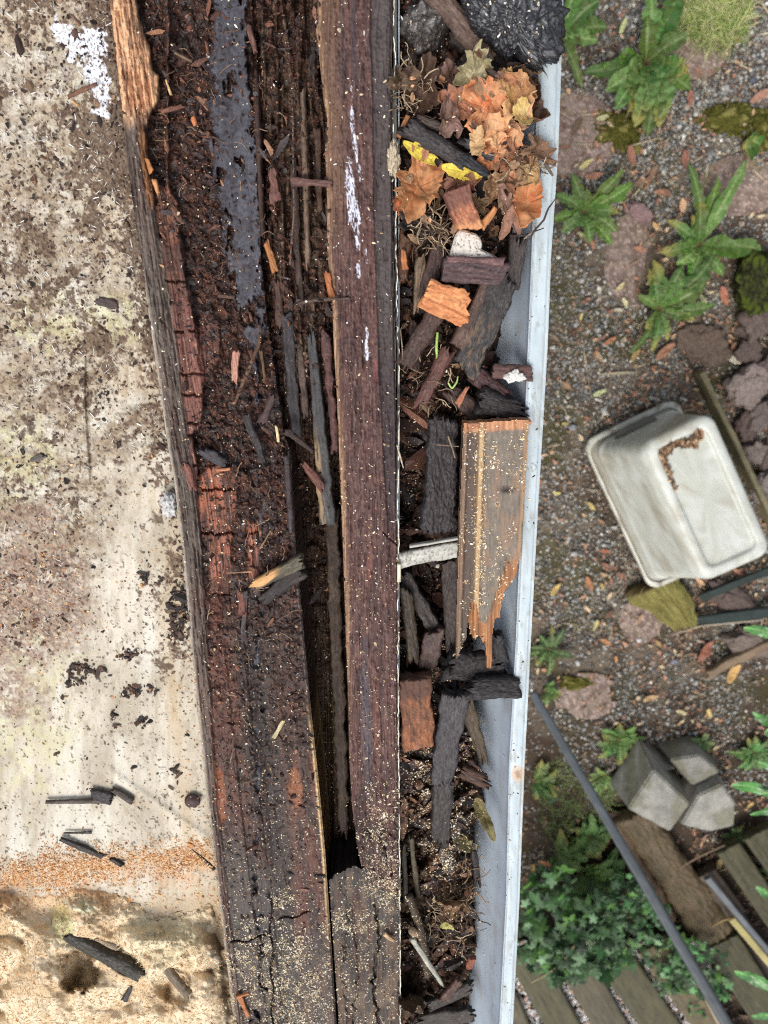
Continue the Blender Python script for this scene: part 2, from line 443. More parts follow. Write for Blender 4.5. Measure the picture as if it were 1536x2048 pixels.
def leaf(name, cx, cy, size, z, m, col, alt=None, ang=0.0, kind='oval', curl=.3, crump=.12, seed=0, tilt=(0, 0), vein=None, parent=None, asp=.5, spots=None, nr=12, na=72):
    """a single leaf as a thin veined sheet; size = half length in px"""
    k = pxs(cy, z); R = size * k
    th = np.linspace(0, 2 * np.pi, na, endpoint=False)
    cs, sn = np.cos(th), np.sin(th)
    jag_ = 1 - np.abs(2 * vn(cs * 3.2 + seed, sn * 3.2, seed + 2) - 1)
    fine_ = vn(cs * 9 + seed, sn * 9, seed + 3)
    if kind == 'maple':
        r = .66 + .20 * np.abs(np.cos(2.5 * th + .6 * np.sin(th + seed))) ** .9 + .34 * (jag_ - .5) + .16 * (fine_ - .5)
        r = r * (1 + .22 * np.cos(2 * th + seed * 1.7))
        lob = [0, 72, 144, 216, 288]
    elif kind == 'oak':
        r = (.62 + .22 * np.cos(2 * th)) * (1 + .5 * (jag_ - .5) + .22 * (fine_ - .5))
        lob = [0, 60, 120, 180, 240, 300]
    else:
        r = 1 / np.sqrt(np.cos(th) ** 2 + (np.sin(th) / asp) ** 2); r = r * (1 + .05 * np.cos(th * 11 + seed)) * (1 + .16 * (jag_ - .5))
        r = r * (1 + .12 * np.exp(-(np.minimum(th, 2 * np.pi - th) / .16) ** 2))
        lob = [0, 180]
    rho = (np.arange(1, nr + 1) / nr)[:, None]
    X = rho * (r * np.cos(th))[None]; Y = rho * (r * np.sin(th))[None]
    fa = seed * 1.3; fo = X * math.cos(fa) + Y * math.sin(fa)
    Z = curl * (.55 * np.sqrt(fo ** 2 + .01) + .5 * (rho ** 3) * (np.sin(th * 2 + seed)[None] * .5 + .5))
    nz = fbm(X * 1.7 + seed, Y * 1.7, 3, seed, .45) - .5 + .12 * np.abs(fbm(X * 6, Y * 6 + seed, 2, seed + 1) - .5)
    Z = Z + crump * 4 * nz
    X = X + crump * 1.8 * (fbm(X * 1.6 + 9, Y * 1.6 + seed, 2, seed + 3) - .5); Y = Y + crump * 1.8 * (fbm(X * 1.6, Y * 1.6 + 20, 2, seed + 4) - .5)
    A = np.arctan2(Y, X)
    vd = np.full(X.shape, 9.0)
    for l in lob:
        la = math.radians(l); dd = np.abs(-X * math.sin(la) + Y * math.cos(la)); on = X * math.cos(la) + Y * math.sin(la) > 0
        vd = np.where(on, np.minimum(vd, dd), vd)
    vm_ = sst(.05, .01, vd); Z = Z - .04 * vm_
    sv = sst(.75, .95, np.abs(np.sin((np.hypot(X, Y) * 2 + vd * 2.0) * 9)))
    Z = Z + .012 * sv
    alt = np.asarray(col) * .55 if alt is None else np.asarray(alt)
    cc = mix(np.broadcast_to(np.asarray(col), X.shape + (3,)), alt, stretch(fbm(X * 3, Y * 3 + seed, 4, seed + 7), 2.4))
    vein = np.asarray(col) * 1.25 if vein is None else np.asarray(vein)
    cc = mix(cc, vein, .7 * vm_ + .15 * sv * (1 - vm_))
    if spots is not None: cc = mix(cc, np.asarray(spots), sst(.62, .7, fbm(X * 6, Y * 6, 3, seed + 15)))
    V = np.concatenate([[[0, 0, 0]], np.stack([X, Y, Z], -1).reshape(-1, 3)]) * R
    cc = np.concatenate([cc[:1, 0], cc.reshape(-1, 3)])
    idx = 1 + np.arange(nr * na).reshape(nr, na); nx = np.roll(idx, -1, 1)
    Fq = np.stack([idx[:-1], idx[1:], nx[1:], nx[:-1]], -1).reshape(-1, 4)
    tr = np.stack([np.zeros(na, int), idx[0], nx[0]], -1)
    mw = Matrix.Translation(V3(P(cx, cy, z))) @ Matrix.Rotation(math.radians(-ang), 4, 'Z') @ Matrix.Rotation(math.radians(tilt[0]), 4, 'X') @ Matrix.Rotation(math.radians(tilt[1]), 4, 'Y')
    o = mk(name, V, [Fq, tr], m, cc, parent, True, mw=mw)
    sd = o.modifiers.new('thickness', 'SOLIDIFY'); sd.thickness = 0.0003 if z > 1.5 else 0.0005
    return o

def bits(name, pos, size, elong, cols, m, seed=0, flat=.45, spread=None, ori=None, smooth=False, jit=.25, kind='box'):
    """many small real grains/shards/stones in one mesh. pos (N,3), size (N,), elong (N,) , cols (N,3)"""
    rng = np.random.default_rng(seed)
    N = len(pos)
    if kind == 'box':
        # a splinter: six-sided, tapering to both ends
        B = np.array([[0, -1.1, 0]] + [[math.cos(t) * q, y, math.sin(t) * q] for y, q in ((-.55, .8), (.5, .9)) for t in (0.3, 2.0, 3.3, 5.0)] + [[0.1, 1.1, 0]], float)
        Fb = np.array([[0, 1, 2], [0, 2, 3], [0, 3, 4], [0, 4, 1]] + [t for i in range(4) for t in ([1 + i, 5 + i, 5 + (i + 1) % 4], [1 + i, 5 + (i + 1) % 4, 1 + (i + 1) % 4])] + [[9, 6, 5], [9, 7, 6], [9, 8, 7], [9, 5, 8]])
    else:
        B, Fb = ico(int(kind[3:]))
    V = np.repeat(B[None], N, 0)
    V = V * (1 + jit * (rng.random(V.shape) - .5) * 2) + (jit * (rng.random(V.shape) - .5) * 1.6 if kind == 'box' else 0)
    V[:, :, 0] *= 1.0; V[:, :, 1] *= elong[:, None]; V[:, :, 2] *= flat if np.isscalar(flat) else flat[:, None]
    V *= size[:, None, None] / 2
    az = rng.random(N) * 2 * np.pi if ori is None else ori
    tl = rng.normal(0, .35 if spread is None else spread, N); rl = rng.normal(0, .5 if spread is None else spread, N)
    ca, sa, ct, st, cr, sr = np.cos(az), np.sin(az), np.cos(tl), np.sin(tl), np.cos(rl), np.sin(rl)
    x, y, z = V[..., 0], V[..., 1], V[..., 2]
    x, z = x * cr[:, None] + z * sr[:, None], -x * sr[:, None] + z * cr[:, None]
    y, z = y * ct[:, None] - z * st[:, None], y * st[:, None] + z * ct[:, None]
    x, y = x * ca[:, None] - y * sa[:, None], x * sa[:, None] + y * ca[:, None]
    V = np.stack([x, y, z], -1) + np.asarray(pos)[:, None]
    nb = len(B)
    F = (Fb[None] + (np.arange(N) * nb)[:, None, None]).reshape(-1, Fb.shape[1])
    cc = np.repeat(cols[:, None], nb, 1).reshape(-1, 3)
    return mk(name, V.reshape(-1, 3), F, m, cc, None, smooth, np.asarray(pos).mean(0))

def drop(px, py, ztop=S + .12, zguess=S, allow=None):
    """let grains fall straight down from above onto what is built so far"""
    dg = bpy.context.evaluated_depsgraph_get()
    W = P(px, py, zguess)
    out = np.full((len(px), 3), np.nan); nrm = np.zeros((len(px), 3)); nm = np.zeros(len(px))
    for i in range(len(px)):
        ok, loc, no, fi, ob, _ = sc.ray_cast(dg, Vector((W[i, 0], W[i, 1], ztop)), Vector((0, 0, -1)))
        if ok and (allow is None or allow(ob)): out[i] = loc[:]; nrm[i] = no[:]
    return out, nrm

def sample(n, x0, x1, y0, y1, dens, seed):
    rng = np.random.default_rng(seed)
    px, py = rng.uniform(x0, x1, n), rng.uniform(y0, y1, n)
    k = rng.random(n) < dens(px, py)
    return px[k], py[k]

def pick(rng, n, pal, w=None, var=.25):
    pal = np.array(pal); w = None if w is None else np.array(w) / sum(w)
    i = rng.choice(len(pal), n, p=w)
    return pal[i] * (1 + var * (rng.random((n, 1)) - .5) * 2)

# ================================================================== THE ROTTEN WALL HEAD
WHITE = C(232, 236, 240)
# ---------------- left: dirty off-white insulation board
bm_xl = poly([(-140, 205), (0, 219), (60, 226), (130, 234), (230, 246), (300, 252), (420, 268), (520, 283), (620, 296), (700, 308), (800, 322), (900, 337),
              (960, 348), (1030, 356), (1100, 365), (1200, 374), (1300, 383), (1400, 393), (1500, 404), (1600, 414), (1700, 425), (1800, 438), (1900, 450), (2048, 468), (2180, 484)])

def board_h(X, Y):
    fz = fuzz(X, Y)
    f = fbm(X / 14, Y / 14, 5, 3, .62)
    h = fz * (0.0038 * (f - .4) + .0012 * (1 - np.abs(2 * fbm(X / 7, Y / 7, 3, 5) - 1)))
    h += 0.004 * (fbm(X / 160, Y / 160, 3, 8) - .5) + .0006 * (fbm(X / 3, Y / 40, 3, 9) - .5)
    h -= .004 * sst(5, 1, np.abs(X - (178 + 5 * np.sin(Y / 70)))) * sst(690, 730, Y) * sst(975, 940, Y)
    # the sheet dips under the wool at the bottom
    h -= .005 * sst(1690, 1830, Y + .12 * X)
    h += .004 * np.exp(-((Y - 1752 + .2 * X) / 22) ** 2) * sst(430, 250, X)
    cr = np.abs((X - 215) * .55 - (Y - 1540) * .8)
    h += .0025 * np.exp(-(cr / 9) ** 2) * sst(190, 240, X) * sst(1720, 1650, Y)
    return h

def fuzz(X, Y):
    m = np.maximum.reduce([blob(X, Y, 70, 480, 235, 700, 4, .35, 11, .35), blob(X, Y, 300, 660, 70, 60, 0, .5, 12), blob(X, Y, 270, 860, 110, 50, -20, .5, 13),
                           blob(X, Y, 60, 1120, 130, 190, 20, .4, 14), blob(X, Y, 290, 470, 60, 100, 0, .6, 15)])
    return np.clip(m, 0, 1)

def board_c(X, Y, h):
    base = mix(np.broadcast_to(C(206, 197, 178), X.shape + (3,)), C(176, 166, 146), stretch(fbm(X / 60, Y / 90, 4, 20), 2))
    base = mix(base, C(158, 146, 124), .5 * sst(.5, .66, fbm(X / 9, Y / 26, 5, 19, .65)))
    base = mix(base, C(214, 210, 196), .7 * sst(.5, .75, fbm(X / 30, Y / 140, 4, 21)))
    base = mix(base, C(178, 154, 118), .55 * sst(.52, .72, fbm(X / 26, Y / 200, 4, 22)) * sst(240, 340, X))
    base = mix(base, C(186, 160, 120), .5 * sst(28, 0, np.abs(X - (bm_xl(Y) - 45))) * sst(1200, 1380, Y))
    # mould bloom
    fz = fuzz(X, Y)
    f = fbm(X / 17, Y / 17, 5, 23, .65)
    base = mix(base, C(190, 182, 162), fz * sst(.42, .6, f))
    base = mix(base, C(150, 134, 110), fz * .7 * sst(.50, .38, f))
    base = mix(base, C(212, 206, 192), fz * sst(.54, .66, fbm(X / 28, Y / 28, 5, 24, .6)) * .8)
    base = mix(base, C(112, 90, 70), (.12 + .34 * fz) * sst(.57, .64, fbm(X / 6.5 + 40, Y / 6.5, 5, 28, .65)) * .8 * sst(.35, .6, fbm(X / 50, Y / 50, 3, 27) + .1 * fz))
    cream = np.maximum.reduce([blob(X, Y, 195, 330, 40, 90, 5, .5, 47), blob(X, Y, 225, 480, 34, 80, 5, .5, 46), blob(X, Y, 265, 740, 60, 50, 0, .5, 45), blob(X, Y, 40, 40, 60, 60, 0, .6, 44)])
    base = mix(base, mix(np.broadcast_to(C(196, 184, 162), X.shape + (3,)), C(164, 140, 110), stretch(fbm(X / 9, Y / 50, 4, 43), 2)), .8 * cream)
    smear = stretch(fbm(X / 70 + 3, Y / 34 + X / 300, 5, 18, .6), 3)
    base = mix(base, C(150, 126, 98), .55 * smear * np.clip(fz + .1, 0, 1) * (1 - cream))
    base = mix(base, C(118, 98, 78), fz * .45 * (1 - cream) * sst(.55, .64, fbm(X / 24 + Y / 60, Y / 30, 5, 29, .65)))
    # greenish-yellow algae
    al = np.maximum.reduce([blob(X, Y, 60, 1400, 90, 180, 0, .6, 25), blob(X, Y, 40, 920, 80, 80, 0, .6, 26), blob(X, Y, 170, 640, 160, 60, 0, .7, 27)])
    base = mix(base, C(200, 196, 140), .38 * al * sst(.35, .6, fbm(X / 20, Y / 20, 4, 50)))
    # dirt, thick at the top corner and along the beam
    dl = bm_xl(Y) - X
    d1 = fbm(X / 9, Y / 9, 5, 30, .68); d2 = fbm(X / 45, Y / 45, 4, 31, .6)
    dm = .35 * fz + .9 * sst(70, 8, dl) * sst(1450, 900, Y) + .6 * blob(X, Y, 190, 20, 150, 110, 0, .5, 32) + .65 * blob(X, Y, 200, 330, 70, 200, 10, .6, 33) \
        + .5 * blob(X, Y, 330, 1230, 60, 120, 0, .5, 34) + .55 * blob(X, Y, 190, 740, 60, 80, 0, .5, 35) + .45 * blob(X, Y, 40, 520, 60, 160, 0, .5, 36)
    base = mix(base, mix(np.broadcast_to(C(78, 58, 48), X.shape + (3,)), C(120, 100, 80), stretch(fbm(X / 4, Y / 4, 3, 49), 2)), np.clip(sst(.05, -.04, d1 + (d2 - .5) * .9 - .25 - .30 * dm) * 1.1, 0, 1) * .92 * sst(.08, .3, dm))
    base = mix(base, C(70, 54, 46), sst(.685, .73, fbm(X / 6, Y / 6, 4, 37, .6)) * .85)
    # brown saw dirt patches on the far left
    pt = np.maximum.reduce([blob(X, Y, 50, 1210, 115, 120, 0, .8, 38, .5, 40), blob(X, Y, 20, 1385, 60, 65, 0, .8, 39, .5, 30), blob(X, Y, 60, 1040, 60, 40, 0, .8, 40) * .8]) * sst(.30, .5, fbm(X / 7, Y / 7, 4, 48, .65))
    base = mix(base, mix(np.broadcast_to(C(116, 94, 84), X.shape + (3,)), C(168, 142, 122), stretch(fbm(X / 3, Y / 3, 3, 41), 3)), pt * .85)
    # white paint left in the corner
    wp = np.maximum.reduce([blob(X, Y, 185, 95, 28, 42, 0, .75, 42, .1, 16), blob(X, Y, 195, 160, 22, 48, -15, .75, 43, .1, 16), blob(X, Y, 140, 85, 24, 45, -35, .8, 44, .1, 14), blob(X, Y, 205, 228, 26, 8, 30, .8, 45, .1, 14)])
    base = mix(base, C(226, 232, 242), wp * sst(.36, .46, fbm(X / 3.5, Y / 3.5, 4, 17, .65)))
    # orange dust drift and the tan wet edge before the wool
    od = np.maximum(blob(X, Y, 130, 1752, 190, 34, -6, .5, 46, .5), blob(X, Y, 370, 1735, 60, 32, -20, .5, 47, .5))
    base = mix(base, C(204, 150, 96), .55 * od * sst(.3, .6, fbm(X / 8, Y / 8, 4, 16)))
    base = mix(base, C(186, 160, 120), .5 * sst(1790, 1850, Y + .1 * X))
    for (a, b, c_) in ((470, 1900, .35), (252, 1765, .5)):
        base = mix(base, C(150, 138, 118), c_ * sst(3.5, .8, np.abs((X - 200) * .72 - (Y - 1545) * .62 + (0 if c_ < .4 else 6) + 4 * (fbm(Y / 20, X / 20, 2, 3) - .5))) * sst(190, 215, X) * sst(345, 300, X))
    return base

board = sheet('insulation_board', lambda y: -130 + 0 * y, lambda y: bm_xl(y) + 10, -140, 1900, S - .014, board_h, board_c, M_BOARD, 2.2, 2.2, .03)
tag(board, 'off white mould-speckled insulation board left of the rotten timber', 'insulation board')

# ---------------- wool at the bottom left
def wool_keep(X, Y):
    e = np.interp(X, [-130, 0, 60, 110, 150, 210, 250, 300, 345, 400, 440, 480], [1740, 1775, 1790, 1785, 1770, 1780, 1790, 1828, 1832, 1812, 1800, 1800])
    return Y > e + 26 * (fbm(X / 12, Y / 12, 4, 51, .6) - .5)
def wool_hole(X, Y):
    return np.maximum(blob(X, Y, 158, 1940, 40, 44, 0, .5, 52, .16, 26), blob(X, Y, 235, 1915, 60, 20, 28, .3, 53, .3))
def wool_h(X, Y):
    f = fbm(X / 60, Y / 60, 5, 54, .55); g = fbm(X / 11, Y / 11, 4, 55, .6)
    bl = lambda s, o, sd: np.abs(2 * fbm(X / s, Y / s, o, sd, .45) - 1) * 2
    h = .001 + .016 * bl(95, 2, 54) + .0045 * bl(40, 2, 154) + .0012 * bl(15, 3, 155) + .0012 * (g - .5) + .010 * (fbm(X / 60, Y / 60, 2, 157) - .5) - .003
    h += .013 * blob(X, Y, 300, 1880, 110, 55, 20, .4, 57, .6) + .008 * blob(X, Y, 60, 1960, 90, 80, 0, .4, 58, .6) + .007 * blob(X, Y, 150, 1800, 50, 22, 0, .3, 59)
    ed_ = np.interp(X, [-130, 0, 60, 110, 150, 210, 250, 300, 345, 400, 440, 480], [1740, 1775, 1790, 1785, 1770, 1780, 1790, 1828, 1832, 1812, 1800, 1800]) + 26 * (fbm(X / 12, Y / 12, 4, 51, .6) - .5)
    h = h * sst(0, 80, Y - ed_) - .002 * sst(14, 0, Y - ed_)
    h -= .034 * wool_hole(X, Y) + .010 * sst(455, 470, X + 30 - (Y - 1850) * .12) + .012 * blob(X, Y, 350, 1975, 40, 30, 40, .4, 60)
    return h
def wool_c(X, Y, h):
    f = fbm(X / 30, Y / 30, 5, 61, .6)
    c = mix(np.broadcast_to(C(226, 206, 172), X.shape + (3,)), C(206, 178, 138), sst(.42, .6, f))
    c = mix(c, C(214, 204, 164), .6 * blob(X, Y, 320, 1865, 80, 60, 20, .5, 62))
    c = mix(c, C(176, 180, 110), .6 * blob(X, Y, 125, 1850, 22, 40, 0, .5, 63))
    c = mix(c, C(206, 220, 190), .8 * blob(X, Y, 160, 1808, 36, 15, 10, .4, 64))
    c = mix(c, C(170, 140, 104), .45 * sst(.64, .72, fbm(X / 20, Y / 20, 5, 65, .65)))
    c = mix(c, C(96, 72, 48), .8 * sst(60, 10, bm_xl(Y) - X) * sst(.4, .55, fbm(X / 15, Y / 15, 4, 66)))
    c = mix(c, C(214, 160, 100), .55 * sst(1850, 1780, Y) * sst(330, 200, X))
    return c
wool = sheet('insulation_wool', lambda y: -130 + 0 * y, lambda y: bm_xl(y) + 6, 1720, 2180, S - .0172, wool_h, wool_c, M_WOOL, 2.2, 2.2, .045, keep=wool_keep)
tag(wool, 'torn fluffy tan mineral wool with a hole, at the lower left beside the timber', 'insulation wool')

# ---------------- the wide rotten beam
bm_xr = poly([(-140, 503), (0, 503), (200, 514), (500, 521), (640, 534), (760, 552), (860, 566), (905, 582), (1000, 586), (1100, 592), (1250, 606), (1400, 620), (1550, 636), (1700, 650), (1850, 660), (2048, 673), (2180, 682)])
rimw = poly([(-140, 52), (0, 50), (60, 56), (100, 66), (140, 68), (152, 78), (200, 74), (228, 52), (260, 40), (500, 42), (700, 46), (960, 40), (1100, 38), (1300, 30), (1500, 22), (1700, 16), (2180, 14)])
CRACKS = [(476, 12), (562, 20), (664, 30), (748, 40), (790, 22), (846, 34), (872, 38), (930, 30), (978, 40), (1066, 45), (1190, 30)]

def bits_common(X, Y):
    d = X - bm_xl(Y); W = bm_xr(Y) - bm_xl(Y)
    return d, W

def chunk_mask(X, Y):
    ccx = np.interp(Y, [430, 560, 664, 748, 846, 930, 980], [335, 348, 362, 372, 366, 372, 378])
    cw = np.interp(Y, [440, 480, 664, 700, 748, 850, 870, 930, 970, 985], [2, 22, 30, 36, 38, 38, 14, 24, 16, 0])
    n = 8 * (fbm(X / 6, Y / 20, 3, 70) - .5)
    m1 = sst(3, -3, np.abs(X - ccx + n * .4) - cw + n)
    ob = np.maximum(blob(X, Y, 432, 1010, 40, 88, 2, .18, 71, .12, 12), sst(1195, 1185, Y) * sst(960, 972, Y) * sst(398 + (Y - 960) * .10, 404 + (Y - 960) * .10, X) * sst(470, 462, X + 6 * n / 8 + np.where(Y > 1075, 4, 0)))
    ob = np.maximum(ob, sst(3, -3, np.abs(X - 506) - 9 + n * .5) * sst(1040, 1050, Y) * sst(1160, 1150, Y))
    m3 = blob(X, Y, 418, 690, 22, 70, 0, .2, 72, .15, 14) * .8
    m4 = blob(X, Y, 335, 430, 24, 62, -6, .3, 73, .15, 14) * .9
    return m1, ob, m3, m4

def beam_h(X, Y):
    d, W = bits_common(X, Y)
    rw = rimw(Y) + 7 * (fbm(X / 5, Y / 18, 3, 74) - .5)
    fib = fbm(d / 3.5, Y / 70, 4, 75) - .5
    fib2 = fbm(d / 12, Y / 120, 3, 76) - .5
    D = np.interp(Y, [-140, 400, 880, 960, 1150, 1260, 1500, 1750, 2180], [.020, .020, .018, .012, .009, .0050, .0042, .0028, .0022])
    A = np.interp(Y, [-140, 900, 1200, 1350, 1700, 2180], [.0085, .0085, .0055, .0035, .0022, .0012])
    rub = fbm(X / 13, Y / 13, 5, 77, .62) - .45
    f1, f2, cid = worley(X / 9 + fbm(X / 20, Y / 20, 2, 78) * 2, Y / 16, 79)
    rub = rub + .25 * (cid - .5) * sst(0, .25, f2 - f1)
    h_in = -D + A * rub * 1.6 + np.interp(Y, [1100, 1400], [.0016, .0008]) * fib
    inn = sst(-2, 6, d - rw)
    # steps that run along the timber lower down
    st = np.interp(Y, [1100, 1300, 2180], [0, 1, 1])
    h_in = h_in + st * (.0022 * (sst(70, 64, d) - .5) + .0020 * (sst(W - 120, W - 112, d) - .6) - .0035 * np.exp(-((d - W * .5) / 7) ** 2) + .0012 * fib2)
    h_in -= st * .002 * blob(X, Y, 540, 1860, 60, 50, 0, .4, 80)
    m1, ob, m3, m4 = chunk_mask(X, Y)
    ck = 0
    for (yc, w_) in CRACKS:
        wob = 5 * (vn(X / 9, 0 * X + yc, 81) - .5) + 3 * (vn(X / 3, 0 * X + yc, 82) - .5)
        ck = np.maximum(ck, sst(3.4, .8, np.abs(Y - yc - wob)))
    tilt_ = ((Y % 91) / 91 - .5) * .0015
    h_ch = -.006 + .0030 * fib * 1.3 + tilt_ + .003 * (vn(d / 13, Y / 300, 83) - .5) - .006 * ck
    h = mix2(h_in, h_ch, m1); h = mix2(h, -.0075 + .0028 * fib - .006 * ck, np.clip(ob, 0, 1)); h = mix2(h, -.012 + .0025 * fib, m3); h = mix2(h, -.009 + .0025 * fib, m4)
    # the smooth strip of membrane showing at the top
    mb = membrane(X, Y)
    h = mix2(h, -.011 + .0012 * (fbm(X / 20, Y / 50, 3, 84) - .5) + .0012 * fbm(X / 8, Y / 8, 4, 85), mb)
    rim = .0026 * fib + .0018 * fib2 - .0022 * sst(.62, .7, fbm(d / 2.6, Y / 40, 3, 124)) + .0016 * (fbm(X / 7, Y / 9, 4, 125) - .5) - .0035 * sst(6, 0, d)
    rim += np.where(Y < 235, .0035 * (fbm(d / 5, Y / 40, 3, 86) - .5) - .0022 * sst(.6, .7, fbm(d / 3, Y / 25, 3, 87)), 0)
    rim -= .003 * sst(rw - 14, rw, d) * sst(1400, 1000, Y)
    h = rim * (1 - inn) + h * inn
    # a crack and an edge break
    h -= .006 * sst(3, 1, np.abs(X - (543 + 3 * np.sin(Y / 13) + (Y - 1850) * .02))) * sst(1775, 1800, Y)
    h -= .004 * sst(2.5, .8, np.abs(Y - 1884 + (X - 470) * .22 + 3 * np.sin(X / 9))) * sst(455, 465, X) * sst(540, 530, X)
    h -= .0035 * sst(2.5, .8, np.abs(Y - 1838 + (X - 560) * .24 + 3 * np.sin(X / 8))) * sst(550, 560, X) * sst(625, 615, X)
    h -= .003 * sst(W, W - 5, d) * 0 + .006 * sst(4, 0, W - d) * sst(900, 960, Y)
    return h

def mix2(a, b, m):
    return a * (1 - m) + b * m

def membrane(X, Y):
    c = np.interp(Y, [-140, 100, 350, 600, 720], [452, 456, 470, 498, 515]); w = np.interp(Y, [-140, 0, 150, 300, 600, 720], [14, 34, 38, 44, 34, 6])
    n = 36 * (fbm(X / 16, Y / 26, 4, 90, .6) - .5)
    m = sst(6, -4, np.abs(X - c) - w + n)
    return m * sst(.70, .62, fbm(X / 22, Y / 40, 4, 91, .6) + .2 * sst(540, 680, Y))

def beam_c(X, Y, h):
    d, W = bits_common(X, Y)
    rw = rimw(Y) + 7 * (fbm(X / 5, Y / 18, 3, 74) - .5)
    inn = sst(-2, 6, d - rw)
    st1 = stretch(fbm(d / 2.6, Y / 90, 3, 100), 2.2); st2 = stretch(fbm(d / 7, Y / 160, 3, 101), 1.8)
    n = fbm(X / 14, Y / 14, 5, 102, .62)
    sh = X.shape + (3,)
    # inside: crumbled rot
    c = mix(np.broadcast_to(C(46, 29, 24), sh), C(78, 50, 40), sst(.45, .62, n))
    c = mix(c, C(104, 64, 46), sst(.62, .72, fbm(X / 8, Y / 12, 4, 103, .6)) * .7)
    c = mix(c, C(74, 66, 66), sst(.58, .68, fbm(X / 18, Y / 22, 4, 104, .6)) * .7)
    low = sst(1180, 1330, Y)
    cl = mix(np.broadcast_to(C(56, 38, 32), sh), C(84, 58, 48), .5 * st1 + .5 * sst(.42, .6, fbm(X / 7, Y / 14, 4, 121, .65)))
    cl = mix(cl, C(40, 33, 30), .5 * st2)
    cl = mix(cl, C(36, 28, 26), .7 * sst(26, 8, np.abs(d - W * .55)))
    cl = mix(cl, C(66, 60, 56), .35 * sst(.45, .6, fbm(X / 40, Y / 140, 4, 105)))
    cl = mix(cl, C(104, 62, 46), .6 * sst(40, 28, np.abs(d - 52)) * sst(.38, .62, fbm(d / 8, Y / 60, 3, 106) + .12 * sst(1500, 1300, Y)) * sst(1720, 1600, Y))
    cl = mix(cl, C(140, 78, 44), .8 * blob(X, Y, 436, 1590, 14, 60, -5, .4, 107, .2, 12))
    cl = mix(cl, C(108, 64, 48), .5 * sst(48, 20, np.abs(W - d - 34)) * sst(.42, .6, fbm(d / 9, Y / 70, 3, 108)) * sst(1330, 1480, Y))
    cl = mix(cl, C(146, 88, 52), .7 * blob(X, Y, 590, 1580, 14, 40, -4, .4, 109, .2, 12))
    sl = np.maximum(blob(X, Y, 478, 1830, 70, 150, -4, .3, 110, .2), sst(1830, 1930, Y + 30 * (n - .5)) * .8)
    cl = mix(cl, mix(np.broadcast_to(C(66, 63, 62), sh), C(84, 74, 66), st1), sl * .65)
    c = mix(c, cl, low)
    c = mix(c, mix(np.broadcast_to(C(76, 76, 84), sh), C(56, 52, 58), stretch(fbm(X / 10, Y / 50, 4, 111), 2)), membrane(X, Y))
    m1, ob, m3, m4 = chunk_mask(X, Y)
    ch = mix(np.broadcast_to(C(136, 88, 76), sh), C(80, 50, 42), st1)
    ch = mix(ch, C(176, 122, 96), .8 * sst(.55, .75, fbm(d / 3, Y / 40, 3, 112)) * sst(.4, .6, fbm(X / 20, Y / 50, 3, 113)))
    ch = mix(ch, C(66, 48, 40), .7 * sst(640, 520, Y))
    oc = mix(np.broadcast_to(C(150, 86, 60), sh), C(74, 42, 32), sst(.35, .7, st1))
    oc = mix(oc, C(200, 120, 78), .5 * sst(.62, .8, fbm(d / 2.5, Y / 30, 3, 114)))
    oc = mix(oc, C(58, 36, 28), .85 * sst(.56, .68, fbm(X / 18, Y / 18, 4, 115, .6)))
    c = mix(c, ch, m1); c = mix(c, oc, np.clip(ob, 0, 1)); c = mix(c, mix(np.broadcast_to(C(112, 64, 50), sh), C(70, 44, 36), st1), m3)
    c = mix(c, mix(np.broadcast_to(C(132, 86, 66), sh), C(80, 50, 36), st1), m4)
    # reddish strip by the rim, halfway down
    c = mix(c, mix(np.broadcast_to(C(106, 62, 48), sh), C(66, 42, 34), st1), .7 * inn * sst(1150, 1200, Y) * sst(1560, 1480, Y) * sst(80, 60, d + 20 * (n - .5)))
    # rim
    top = sst(262, 214, Y + 30 * (fbm(d / 6, Y / 30, 3, 116) - .5))
    rl = mix(np.broadcast_to(C(214, 168, 124), sh), C(158, 104, 70), sst(.4, .75, st1))
    rl = mix(rl, C(112, 78, 60), .8 * sst(.58, .68, fbm(d / 5, Y / 30, 4, 117, .6)))
    rl = mix(rl, C(120, 86, 66), .5 * sst(120, -20, Y) * sst(20, 50, d))
    rg = mix(np.broadcast_to(C(86, 72, 64), sh), C(54, 44, 39), .5 * st1 + .5 * sst(.42, .6, fbm(d / 5, Y / 26, 4, 122, .65)))
    rg = mix(rg, C(84, 56, 46), .5 * sst(.5, .66, fbm(d / 9, Y / 60, 3, 123)))
    rg = mix(rg, C(124, 112, 100), .5 * sst(.5, .7, fbm(d / 4, Y / 120, 3, 118)))
    rg = mix(rg, C(140, 92, 52), .8 * sst(24, 32, d) * sst(240, 270, Y) * sst(430, 390, Y))
    rg = mix(rg, C(96, 66, 54), .6 * sst(1100, 1250, Y) * st2)
    rg = mix(rg, C(172, 162, 146), .8 * sst(7, 2, d + 3 * (n - .5)) * sst(500, 640, Y))
    rim = mix(rg, rl, top)
    c = mix(rim, c, inn)
    # raw split edge on the right, low down
    c = mix(c, C(222, 184, 128), sst(9, 4, W - d) * sst(1380, 1500, Y) * sst(1960, 1700, Y))
    c = mix(c, C(120, 104, 96), .7 * sst(8, 3, W - d) * sst(900, 930, Y) * sst(1440, 1380, Y))
    # dirt in the cracks
    return c
beam = sheet('rotten_beam', bm_xl, bm_xr, -140, 2180, S, beam_h, beam_c, M_WET, 2.0, 2.0, .075)
tag(beam, 'wide decayed dark timber with splintered pale upper left edge and red cubical rot', 'rotten beam')

